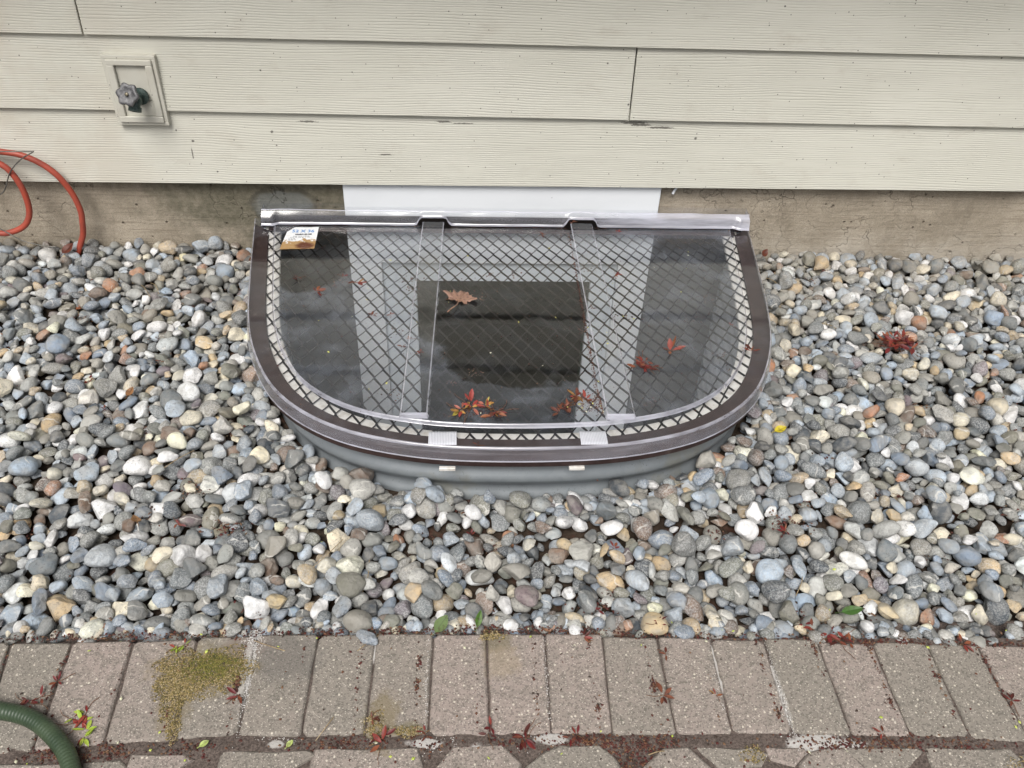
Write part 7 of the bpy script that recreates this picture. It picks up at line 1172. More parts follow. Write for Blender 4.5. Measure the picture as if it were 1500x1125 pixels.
3081,-1169,-33,7,18,-55,3214,-1182,-45,17,0,-51,-2472,-1299,-16,-15,-3,-16,-2360,-1274,-23,-7,-17,56,-2282,-1245,-7,-20,-11,-13,-2182,-1274,-8,7,-4,-59,-2095,-1248,-6,-3,11,-53,-2017,-1225,-13,10,-3,-56,-1885,-1299,-63,5,-13,-18,-1893,-1273,-18,13,9,57,
-1769,-1196,-52,-7,14,47,-1703,-1199,-3,3,0,57,-1595,-1255,-38,-7,4,6,-1477,-1298,-29,-3,-19,-32,-1352,-1277,25,7,-17,36,-1232,-1345,17,-13,-10,55,-1182,-1225,-11,16,-5,50,-1111,-1251,-30,10,2,-57,-893,-1259,-65,-20,3,-50,1469,-1214,-79,12,-7,-46,
1613,-1297,-23,12,7,-57,1667,-1271,-42,-20,8,-43,1737,-1217,-45,-7,7,58,1875,-1270,8,4,4,-16,1942,-1238,-32,3,3,1,2084,-1248,-58,-9,16,53,2135,-1240,-34,1,-5,28,2207,-1275,-41,12,-8,-22,2272,-1269,-65,6,-22,50,2320,-1240,-38,-12,-3,-21,
2466,-1285,-24,5,-3,0,2636,-1286,-25,17,14,56,2687,-1242,-45,-4,1,5,2771,-1235,-42,-17,-9,-34,2873,-1271,-26,-12,-5,37,2903,-1231,-39,-9,-11,25,3073,-1209,-75,-3,-11,56,3118,-1279,-61,-18,-10,54,-2450,-1364,-43,-17,-10,-45,-2353,-1352,8,-15,-10,-25,
-2236,-1359,-17,-7,14,42,-2166,-1379,-6,-4,3,47,-2107,-1352,23,11,-17,-2,-1978,-1356,-2,-2,-20,-33,-1863,-1334,-18,-3,12,-1,-1762,-1373,-1,-21,8,-55,-1703,-1348,-15,-3,18,22,-1634,-1337,8,3,18,-22,-1577,-1314,-26,9,-3,-41,-1434,-1361,-25,5,13,-32,
-1396,-1390,-4,3,16,29,-1173,-1382,-29,-5,1,47,-1111,-1324,-10,-12,16,-54,-959,-1381,-61,15,3,-52,1520,-1344,-14,8,-8,52,1621,-1336,3,4,-12,59,1738,-1354,-46,4,10,-47,1797,-1370,-24,23,-4,48,1856,-1398,-70,5,-14,19,1929,-1326,-30,-12,-18,-27,
2029,-1325,-12,-1,24,-39,2186,-1419,-75,-6,8,-4,2251,-1333,-18,9,19,-56,2309,-1326,-36,-14,2,-19,2439,-1357,-47,9,18,-52,2551,-1331,-68,-5,-7,-30,2605,-1384,-66,14,-1,-56,2740,-1356,-90,19,-4,43,2789,-1315,-42,15,0,-54,2908,-1397,-71,-4,1,-59,
3010,-1305,33,-5,-19,-32,3083,-1339,-45,14,-8,57,-2406,-1508,-51,0,-6,-54,-2357,-1468,-41,12,-18,-6,-2258,-1457,-41,9,1,-54,-2116,-1450,-29,10,12,-24,-2013,-1436,-29,-5,-3,-38,-1930,-1449,-7,-5,-21,32,-1888,-1411,-14,-4,5,26,-1754,-1441,-33,3,0,-59,
-1688,-1443,-35,-8,2,42,-1562,-1438,-26,7,11,10,-1543,-1423,18,4,-25,-25,-1445,-1423,-21,-2,-6,-58,-1386,-1478,19,-14,5,-49,-1018,-1337,-25,-10,-11,57,-1077,-1419,-21,2,10,10,-980,-1497,-61,1,11,-24,1415,-1372,-76,2,-13,57,1542,-1445,-80,-24,-2,-37,
1650,-1443,-25,13,-4,57,1693,-1334,-12,0,-15,-45,1836,-1431,-47,6,-23,39,1916,-1444,10,18,-4,18,2018,-1406,-5,-19,-3,44,2165,-1391,-11,-14,18,-5,2206,-1404,-51,17,6,27,2318,-1447,-46,-11,-11,-51,2398,-1457,-32,-7,-4,52,2460,-1430,-67,6,-2,-59,
2514,-1457,-83,-7,-20,7,2593,-1447,-64,8,15,55,2726,-1476,-33,-2,15,55,2831,-1385,-40,17,-6,-47,2886,-1422,-43,16,6,-50,2977,-1440,-31,17,9,-43,3112,-1393,-23,3,-14,25,-2323,-1561,7,-13,-8,-18,-2190,-1520,-63,-8,-12,27,-2168,-1528,-27,8,-4,52,
-2016,-1497,-9,24,0,-42,-1951,-1528,-24,-22,3,38,-1826,-1537,7,10,-17,-52,-1750,-1555,-21,14,-4,-20,-1684,-1552,-16,10,-1,16,-1587,-1503,10,11,3,-34,-1473,-1537,20,-4,18,-40,-1428,-1546,-24,3,-10,12,-1378,-1603,8,7,15,5,-1264,-1524,-52,17,-4,-55,
-1179,-1483,11,1,22,-38,-1075,-1502,16,-4,17,55,-839,-1467,-52,19,7,54,1449,-1538,-53,2,-13,34,1476,-1498,-78,13,-8,-57,1653,-1538,-22,14,0,15,1752,-1555,-75,9,-16,34,1848,-1491,-47,11,20,-3,1940,-1541,-38,25,-4,32,1959,-1604,-55,-15,-1,-11,
2059,-1587,-29,-12,17,47,2284,-1580,-37,-15,9,-12,2341,-1515,-47,-24,7,-48,2387,-1576,-65,15,-3,-42,2437,-1542,-51,2,15,-19,2532,-1558,-43,9,12,-20,2669,-1552,-23,18,2,-51,2697,-1518,-67,8,14,-17,2871,-1577,2,17,10,27,2956,-1565,-82,-6,16,-5,
3064,-1540,-80,-14,13,57,-2324,-1635,-66,-5,4,-51,-2214,-1591,4,-14,-18,-51,-2139,-1657,-64,-9,-1,32,-2039,-1635,22,10,13,-42,-1954,-1633,-16,-2,-13,56,-1870,-1614,-10,-2,-6,-52,-1768,-1624,-11,5,8,43,-1640,-1536,-71,2,-19,52,-1568,-1675,30,19,-1,-22,
-1524,-1648,-28,20,1,-50,-1378,-1658,-10,1,-2,59,-1257,-1616,-8,-5,-6,-57,-1210,-1605,-40,11,12,32,-1129,-1627,-13,12,21,17,-965,-1692,68,8,-9,-10,-894,-1639,-4,-11,4,-56,-803,-1599,-60,4,-11,58,1331,-1557,-30,-21,-1,51,1453,-1614,-42,9,-8,-13,
1616,-1645,-4,19,18,-10,1749,-1601,-15,-6,13,57,1810,-1627,-62,-17,-11,55,1844,-1574,-50,-5,-2,54,1928,-1621,-24,7,-16,-57,2007,-1651,-64,7,5,-16,2112,-1642,-60,9,-6,38,2217,-1593,-33,-22,3,-39,2333,-1585,-86,-2,20,53,2447,-1660,-83,20,0,53,
2500,-1636,-76,-17,-8,16,2594,-1631,14,-2,-8,47,2657,-1618,-29,-19,-6,-27,2759,-1663,-39,5,13,23,2938,-1688,-63,-1,-21,-21,2997,-1642,-45,4,14,-50,-2274,-1679,-9,3,-4,2,-2116,-1684,-8,22,5,-46,-2078,-1691,-62,-5,18,-57,-1983,-1688,-55,18,13,1,
-1889,-1730,-5,10,-7,-54,-1794,-1682,-22,1,15,14,-1753,-1701,0,-6,-22,-43,-1658,-1728,22,14,2,-30,-1509,-1733,-40,-9,20,-35,-1420,-1699,-31,5,1,25,-1328,-1704,-16,-3,-7,51,-1231,-1724,-43,-4,0,47,-1134,-1767,-50,13,-4,51,-1054,-1689,-46,-15,6,-11,
-894,-1742,-14,2,2,-55,-851,-1721,-48,5,6,16,-715,-1710,-59,1,-11,-44,1240,-1634,-74,-6,-6,-7,1340,-1644,-78,-2,17,-47,1465,-1726,-23,12,-15,-37,1530,-1714,-27,-10,15,-29,1665,-1722,-19,-8,-17,50,1749,-1683,-45,-15,-11,-55,1807,-1711,-19,9,-14,-48,
1870,-1694,-36,0,18,-49,1949,-1737,16,-3,-3,-59,2030,-1715,-11,9,3,15,2075,-1698,-55,-15,14,56,2127,-1719,-54,1,-13,-11,2369,-1653,-6,10,-6,57,2488,-1669,-36,24,9,47,2547,-1655,-49,0,-21,48,2667,-1678,-32,-11,13,27,2713,-1717,-59,-4,-9,-58,
2809,-1744,-37,11,0,45,2904,-1721,-7,-2,-6,53,-2274,-1749,-16,-10,-9,56,-2127,-1851,-25,10,2,-51,-2067,-1794,-2,0,-8,15,-1956,-1813,-68,-3,13,50,-1868,-1795,-22,11,1,-35,-1785,-1853,-28,7,-3,-3,-1702,-1807,-1,13,-13,54,-1604,-1812,28,-7,-5,-53,
-1510,-1739,4,3,-5,-47,-1442,-1758,-17,9,12,-58,-1249,-1800,21,-15,6,35,-1150,-1807,-32,15,0,-47,-1085,-1808,-74,-8,14,-43,-1062,-1774,-25,-6,14,46,-936,-1839,-16,10,-8,7,-832,-1850,-35,4,-18,-6,-753,-1822,-15,-8,-5,-39,-596,-1778,-68,6,8,-54,
1185,-1782,-74,-2,0,36,1219,-1847,-52,6,16,-1,1309,-1781,-12,-12,2,56,1446,-1813,-17,-5,-6,-44,1574,-1811,-2,12,-16,56,1658,-1849,-25,-4,22,-33,1754,-1784,-28,10,12,-35,1868,-1761,-30,-7,15,-21,1897,-1811,-58,3,8,34,2020,-1811,-17,-8,9,43,
2118,-1769,-46,6,12,-55,2209,-1797,-45,4,-3,-7,2269,-1804,-5,-12,-8,12,2417,-1770,-1,8,-10,-51,2485,-1798,-43,17,7,-47,2494,-1843,-88,5,2,59,2685,-1767,-29,1,16,16,2738,-1794,-30,14,-10,35,2844,-1802,-47,-15,6,-13,2923,-1831,5,-22,-8,50,
-2215,-1945,-58,3,24,31,-2169,-1888,-35,-26,5,-49,-2061,-1933,-25,1,-2,53,-1972,-1849,-39,16,3,-55,-1887,-1916,-14,-5,4,38,-1784,-1892,-24,12,-9,58,-1642,-1909,-11,-1,23,-42,-1599,-1925,-10,6,13,-42,-1500,-1947,-21,-16,-1,-26,-1422,-1923,-39,3,5,-37,
-1334,-1853,-48,-7,-3,-57,-1272,-1901,-32,10,14,14,-1083,-1908,-22,3,-18,52,-1013,-1891,-19,-3,-1,-19,-943,-1901,-37,-14,-9,51,-855,-1917,-38,-5,11,36,-776,-1916,-34,-16,6,-57,-701,-1909,-19,4,-2,-45,-572,-1843,-75,-3,7,43,-511,-1881,-67,-14,-10,47,
1014,-1856,-78,-4,11,-56,1061,-1881,-81,1,10,-56,1078,-1874,-37,15,-3,-51,1246,-1898,-49,0,16,-34,1344,-1899,13,7,-5,29,1404,-1916,-29,-3,15,27,1521,-1896,-46,17,-11,56,1625,-1884,-33,-12,-10,52,1700,-1923,-16,3,-7,59,1816,-1883,-32,-13,-5,2,
1912,-1846,-39,9,11,-18,1976,-1871,-82,-16,-10,37,2118,-1895,-8,-11,14,2,2165,-1886,-91,-14,-3,28,2271,-1893,-28,-18,0,-54,2349,-1938,-33,9,-4,-59,2440,-1923,-15,5,-2,-57,2542,-1854,-49,-5,-8,25,2612,-1900,-47,-9,-14,41,2710,-1971,-81,2,-7,1,
2821,-1936,-44,-12,-4,-55,-2234,-1993,-61,-22,-10,53,-2179,-1974,-29,11,15,-2,-2090,-1996,-21,7,9,43,-2022,-2019,-15,20,5,-20,-1917,-1975,11,-15,-16,13,-1787,-2018,23,-14,-16,-55,-1712,-1986,-21,10,-23,-15,-1606,-1994,-4,13,9,-51,-1543,-1950,-70,-8,-12,18,
-1429,-1988,-24,8,13,-38,-1351,-2000,-13,-14,12,5,-1237,-1962,-22,-19,0,-31,-1175,-1997,-48,11,5,-35,-1052,-1985,-15,1,-5,-19,-976,-1996,-76,-8,-6,44,-882,-2004,-30,9,5,41,-773,-1981,-51,21,2,-50,-676,-1979,-45,19,5,-54,-632,-1949,-78,-15,-6,18,
-467,-1919,-78,-6,10,30,-419,-1980,-70,11,-7,-22,-305,-2001,-39,-3,2,32,667,-1994,-66,19,6,-56,761,-1907,-67,-7,-13,53,869,-1991,-76,-7,-13,-26,996,-2015,-31,15,-20,-7,1055,-1952,-51,-8,-10,42,1149,-1985,-28,-3,-4,42,1218,-1981,-20,-8,15,55,
1340,-1973,1,18,-6,37,1421,-2011,-37,4,-19,10,1526,-2016,-44,-2,-20,54,1629,-1933,-13,9,-20,55,1680,-2020,-15,-6,8,-37,1751,-1975,-10,-5,14,55,1912,-2002,-13,-2,-8,-13,2018,-2016,-86,16,-2,58,2077,-2012,-45,3,24,34,2201,-2003,-67,22,9,51,
2224,-2027,-38,9,17,56,2373,-2017,-13,19,-3,-56,2441,-1988,-28,2,2,35,2493,-1963,-87,9,-3,-12,2620,-1998,-29,-17,5,29,2732,-1964,-27,-8,13,-56,2821,-1996,-69,-23,5,34,-2103,-2095,-31,9,18,43,-2030,-2093,-20,-1,-18,57,-1952,-2148,-62,-2,-25,30,
-1850,-2116,-30,17,2,-30,-1781,-2112,-7,-18,7,56,-1618,-2063,7,-5,-11,-2,-1534,-2048,11,2,-19,54,-1447,-2062,0,-1,-21,-31,-1375,-2049,-20,7,-20,-55,-1238,-2119,-38,-16,-1,-1,-1206,-2037,-12,21,-1,-52,-1073,-2081,-32,3,12,57,-1038,-2046,-29,-13,-9,-44,
-964,-2027,-42,-18,6,0,-809,-2062,-5,9,-5,58,-764,-2099,-42,15,-11,-16,-596,-2083,8,-6,13,-41,-547,-2112,8,0,4,2,-409,-2059,1,-7,-10,49,-363,-2078,-73,-11,13,-34,-269,-2097,-41,8,-1,-55,-164,-2037,-35,-10,-17,-56,-75,-2047,-75,3,-10,49,
-54,-2093,-80,10,1,-29,59,-2014,-64,-22,-11,54,203,-1997,-67,-8,-10,-34,256,-2043,-68,8,20,-55,386,-1989,-68,23,2,41,484,-2014,-76,-14,15,51,500,-2056,-35,10,3,50,615,-2047,-33,4,0,-43,669,-2069,-3,0,-3,4,815,-2073,-12,10,6,-45,
962,-2044,-73,18,-14,21,1044,-2012,-46,9,-6,18,1035,-2088,-33,5,-18,45,1194,-2063,1,-4,-6,58,1318,-2094,10,10,7,16,1379,-2060,-37,-7,-14,-22,1480,-2044,-11,-1,17,18,1563,-2081,-14,-17,14,23,1663,-2093,-31,-4,-4,57,1743,-2095,-10,6,14,-17,
1856,-2072,-11,7,-6,52,1905,-2114,6,11,7,-54,1990,-2106,24,-18,11,56,2100,-2083,4,3,-17,-27,2221,-2137,-6,5,-19,57,2347,-2145,-6,6,14,33,2404,-2101,-26,1,-21,44,2535,-2085,-25,10,-18,55,2611,-2105,-44,-8,9,26,2694,-2070,-53,18,9,4,
2813,-2065,-41,5,-1,7,-2147,-2130,-68,9,-10,25,-2020,-2183,-28,10,-14,-7,-1949,-2161,-30,7,-10,4,-1803,-2190,-22,-5,-8,-27,-1764,-2157,-68,2,13,57,-1676,-2146,-54,11,-3,-12,-1563,-2160,8,0,3,6,-1509,-2166,-19,12,-13,-57,-1395,-2150,-70,16,-13,-54,
-1184,-2179,-11,-10,-12,58,-1178,-2172,-57,-10,0,-21,-1100,-2141,1,6,17,-42,-1019,-2147,-27,-7,16,-22,-928,-2160,-5,-20,-4,49,-827,-2165,-19,-8,4,27,-730,-2162,-36,-4,24,43,-638,-2228,-29,-7,13,-39,-562,-2139,-55,-13,-13,-50,-435,-2187,-29,1,-11,55,
-375,-2146,-37,1,6,29,-285,-2159,-45,12,-3,46,-236,-2198,-14,4,-11,51,-111,-2119,-25,6,-13,-56,-25,-2143,10,-11,16,-6,68,-2158,-44,-4,18,42,162,-2123,-24,7,-13,24,264,-2154,-21,5,-19,-32,327,-2074,3,-3,8,57,434,-2162,-21,4,-15,56,
609,-2120,-41,4,11,44,617,-2197,-16,-10,-23,20,760,-2172,-33,18,-5,30,814,-2148,-49,-1,5,58,898,-2211,-6,-5,6,-55,984,-2195,16,14,17,17,1095,-2153,-22,11,-15,-53,1225,-2185,2,-3,-17,-16,1276,-2193,-48,-15,14,9,1352,-2187,-15,18,4,-57,
1519,-2319,-14,1,19,-29,1563,-2218,-15,7,17,43,1640,-2186,-34,3,-8,49,1751,-2203,-43,13,13,-35,1839,-2179,-28,10,-21,-31,1955,-2223,9,13,8,-37,2019,-2221,-32,-7,-4,56,2101,-2137,-61,-14,18,48,2163,-2174,-32,-12,0,23,2278,-2185,-6,12,-12,-26,
2383,-2172,23,2,-14,-58,2497,-2198,24,-10,12,35,2543,-2180,-25,-15,17,-56,2655,-2142,-65,12,-21,-17,2749,-2205,-14,-4,-10,-43,-2106,-2246,-28,0,13,39,-1999,-2230,-37,12,-12,-57,-1925,-2257,1,16,-1,34,-1821,-2239,-39,-10,-9,-38,-1700,-2222,-4,0,8,21,
-1580,-2250,9,-4,-9,0,-1485,-2267,-77,2,11,-47,-1436,-2320,-38,-10,17,-38,-1280,-2288,-75,6,15,-42,-1259,-2294,-3,-17,7,-55,-1137,-2232,16,8,-13,35,-1057,-2306,-20,11,-6,-54,-983,-2311,-5,0,-19,-28,-818,-2224,-68,-8,13,19,-761,-2253,-32,6,17,46,
-674,-2296,10,4,17,9,-575,-2189,-7,15,0,11,-465,-2280,-24,-11,7,57,-397,-2257,-28,1,19,55,-331,-2245,-48,-3,-12,11,-209,-2289,-32,-16,16,8,-120,-2254,-32,14,-7,53,27,-2273,-12,12,19,0,83,-2281,-46,0,20,-38,191,-2259,-1,-16,-9,-53,
244,-2266,-29,2,-12,15,343,-2239,-38,4,13,-26,450,-2272,-25,-4,14,7,500,-2295,1,-8,-4,-27,552,-2287,-65,7,-13,7,730,-2292,-43,-13,-12,-55,776,-2220,-13,-11,-3,-46,871,-2272,-34,4,-10,-25,970,-2309,-52,14,10,55,1014,-2284,-31,3,19,-36,
1131,-2239,-10,-8,0,8,1284,-2288,-32,-3,5,31,1278,-2250,-79,3,8,-45,1445,-2267,-40,6,-1,59,1531,-2245,-36,-14,6,35,1620,-2285,-27,-18,3,-3,1697,-2301,-27,14,2,-58,1859,-2242,-12,-8,-15,-44,1886,-2272,-34,9,16,-49,1964,-2300,-23,17,15,8,
2129,-2244,-54,-24,9,-51,2213,-2243,-38,14,8,-5,2269,-2282,-51,2,-8,-59,2314,-2312,-82,7,2,52,2492,-2239,-15,-19,12,-2,2517,-2319,-21,3,-23,-35,2640,-2404,-21,7,0,49,2727,-2299,-41,19,-2,-55,-2071,-2352,-15,1,-8,-37,-1910,-2362,3,-5,3,-9,
-1827,-2373,-11,-7,9,29,-1735,-2357,-25,13,7,55,-1667,-2373,-55,21,-4,42,-1527,-2372,10,-19,-10,-55,-1492,-2356,-73,-16,19,4,-1396,-2370,-11,-3,0,55,-1281,-2421,-28,-13,16,16,-1144,-2402,-42,-3,0,31,-1130,-2400,12,0,-3,48,-959,-2386,-22,5,15,-5,
-896,-2339,-31,-1,8,-2,-810,-2354,-29,10,-12,57,-739,-2357,31,-20,8,-53,-628,-2356,16,-15,8,-57,-528,-2379,-45,12,-15,57,-485,-2324,-48,4,8,-32,-401,-2335,-70,8,-2,21,-247,-2372,-1,5,-6,59,-132,-2342,-29,16,-2,55,-81,-2335,-24,7,-12,44,
35,-2367,24,-13,-3,57,116,-2400,-44,-10,17,8,82,-2287,-2,14,2,29,287,-2377,-33,14,1,-57,340,-2341,-58,17,-3,-53,495,-2302,-47,-10,7,-47,594,-2423,-54,15,8,57,664,-2332,2,2,8,34,741,-2382,-8,-8,-6,-29,865,-2355,-14,10,-13,-58,
917,-2338,-40,-13,-4,-20,999,-2358,-16,22,6,-39,1048,-2386,-39,-15,-9,56,1185,-2458,-16,9,17,5,1265,-2421,-27,-7,10,54,1351,-2456,5,3,-17,-24,1453,-2341,-9,10,-15,50,1519,-2407,-36,-1,-13,52,1655,-2373,-32,2,-11,-38,1738,-2353,-24,11,13,-47,
1792,-2376,-34,9,-24,46,1885,-2386,-41,17,9,-23,1978,-2352,-42,-21,6,34,2121,-2345,-35,-15,7,-20,2246,-2355,-37,-8,13,-41,2282,-2352,-82,3,-16,-58,2382,-2309,-64,-9,9,-57,2487,-2375,-32,1,15,-54,2543,-2371,-48,12,1,1,2622,-2312,-84,1,-9,6,
-2089,-2455,-14,-11,14,32,-1936,-2457,-58,-8,-15,-51,-1874,-2459,-4,17,-4,48,-1718,-2427,-22,-15,17,2,-1626,-2405,-26,10,9,-19,-1576,-2428,-2,14,1,-27,-1454,-2497,-26,-19,1,-56,-1356,-2455,-12,0,9,-53,-1324,-2432,-52,-15,-1,-39,-1151,-2498,-30,-3,14,18,
-1098,-2470,-19,5,7,-40,-988,-2567,-57,5,11,-33,-867,-2484,-2,-3,-2,-60,-827,-2459,-43,-19,1,41,-735,-2457,-69,-18,-3,-34,-634,-2446,-14,-5,-6,-42,-555,-2414,14,6,-2,35,-459,-2501,-33,1,-3,-45,-398,-2521,-44,-12,6,56,-273,-2451,18,17,-1,-49,
-188,-2444,13,9,16,52,-59,-2482,-34,-11,-13,-17,-5,-2447,-74,10,-16,-57,75,-2476,28,17,0,48,235,-2463,-3,-12,-3,-34,275,-2471,-65,-10,1,25,375,-2461,-53,-13,-11,-54,497,-2495,-23,11,1,51,602,-2475,-48,-1,-11,-58,663,-2438,-29,9,7,9,
750,-2476,-31,-4,15,-9,814,-2470,-41,-5,11,58,905,-2440,-62,18,-4,54,1000,-2453,-35,7,-7,23,1117,-2491,32,-10,-11,58,1193,-2473,-76,-6,-18,-57,1280,-2478,-73,8,2,51,1374,-2436,-54,-9,6,58,1456,-2432,-59,17,0,-47,1575,-2463,-44,10,-8,-38,
1644,-2443,-45,-18,-10,-10,1756,-2467,-40,-9,12,-55,1794,-2506,-44,18,4,-54,1931,-2445,-26,16,-11,-55,2035,-2486,-44,-12,16,-57,2103,-2463,-37,3,8,-34,2199,-2460,-55,-2,-20,42,2254,-2412,-57,3,-16,-13,2394,-2443,-74,5,12,-57,2493,-2431,-15,-5,6,59,
2599,-2462,-27,-6,8,-59,-2052,-2598,-49,-12,-2,59,-1967,-2592,-27,22,-10,-54,-1820,-2545,-70,15,-10,54,-1746,-2538,-37,16,-2,15,-1633,-2599,-13,-12,-8,57,-1584,-2535,-10,3,0,19,-1512,-2569,-10,-5,14,58,-1356,-2571,-20,-7,-10,-58,-1270,-2534,-41,-3,13,-43,
-1171,-2563,-16,4,19,56,-1098,-2569,-60,11,16,51,-998,-2526,-80,-2,16,45,-943,-2568,-73,2,21,-54,-838,-2540,-77,3,-24,-35,-734,-2578,-62,-18,-11,56,-651,-2564,2,-17,-1,-50,-577,-2539,19,-5,-20,31,-499,-2593,0,15,11,57,-364,-2587,-16,9,-9,-59,
-258,-2611,-70,15,13,7,-179,-2575,-75,3,-24,40,-89,-2554,-37,-16,-5,-53,-2,-2534,-21,19,5,-26,86,-2497,-75,-8,-15,-29,184,-2525,-79,-9,1,-46,282,-2547,-44,14,-1,-56,376,-2563,-65,21,-12,-54,449,-2586,-39,-18,7,25,547,-2551,-37,-17,9,30,
620,-2568,-52,4,5,-58,740,-2548,-51,-6,-4,-37,806,-2520,-33,5,21,16,884,-2557,-34,6,-10,-58,1045,-2584,-7,-5,1,-33,1107,-2571,-33,-5,-16,43,1200,-2523,-47,-9,-11,-5,1249,-2557,-41,8,15,51,1382,-2576,2,25,2,-42,1544,-2559,-17,15,9,-35,
1595,-2584,-42,-16,-3,23,1670,-2563,-27,-7,-12,57,1749,-2525,-78,-8,25,-19,1849,-2551,-20,-8,15,4,1894,-2638,-79,-12,-7,57,2012,-2581,-30,5,24,-44,2113,-2564,-41,14,1,-25,2183,-2566,-41,-6,-10,-26,2267,-2563,-33,23,-6,-45,2485,-2646,-75,10,16,-4,
2477,-2562,-52,11,-15,4,2607,-2563,-15,-13,-7,-49]
LARGEST = [835,531,600,879,235,827,607,602,431,452,439,605,3598,686,710,2686,796,3642,1766,3590,769,688,326,708,53,539,789,521,304,552,838,520,665,389,715,563,603,831,3503,2610,
409,280,3559,3358,638,3481,3542,450,68,2605,340,410,3501,1835,4878,111,542,899,612,606,770,538,2694,3552,830,3601,2707,2676,66,889,182,83,794,2718,525,3479,878,817,543,258,
904,880,3508,1636,773,2583,403,870,1,473,2585,263,895,354,3594,350,226,388,781,501,636,871,2441,778,1811,2675,468,2608,440,2331,2471,3300,644,828,2584,3272,3248,170,3355,3267,
3662,894,3305,3557,609,579,3652,506,478,3357,3593,3396,696,767,639,3191,346,3498,272,423,2697,3667,3543,3643,488,3150,3641,2698,691,663,3580,51,2577,1794,2410,1789,281,3658,3102,3361,
2244,721,3633,635,2457,153,674,3295,881,863,3546,4749,2693,318,699,2547,1757,30,832,508,2480,106,3634,163,4337,799,327,3034,783,3281,75,1673,774,866,323,3008,586,823,148,788,
3457,722,813,764,368,495,795,626,551,760,1600,734,2680,3289,2626,818,262,1411,2239,3216,3370,716,3327,2631,62,425,2656,2543,244,2494,434,3446,534,869,28,567,511,3657,815,3489,
2150,370,724,3317,2539,1645,556,727,616,584,2287,655,592,3341,2214,2597,195,883,3139,3477,3540,3484,658,2415,2486,1713,645,906,481,593,3192,382,1696,3321,4373,1957,3451,1634,222,3492,
162,747,737,3425,673,369,255,3629,2915,3052,573,4787,679,558,1812,3159,3433,1803,2724,2636]
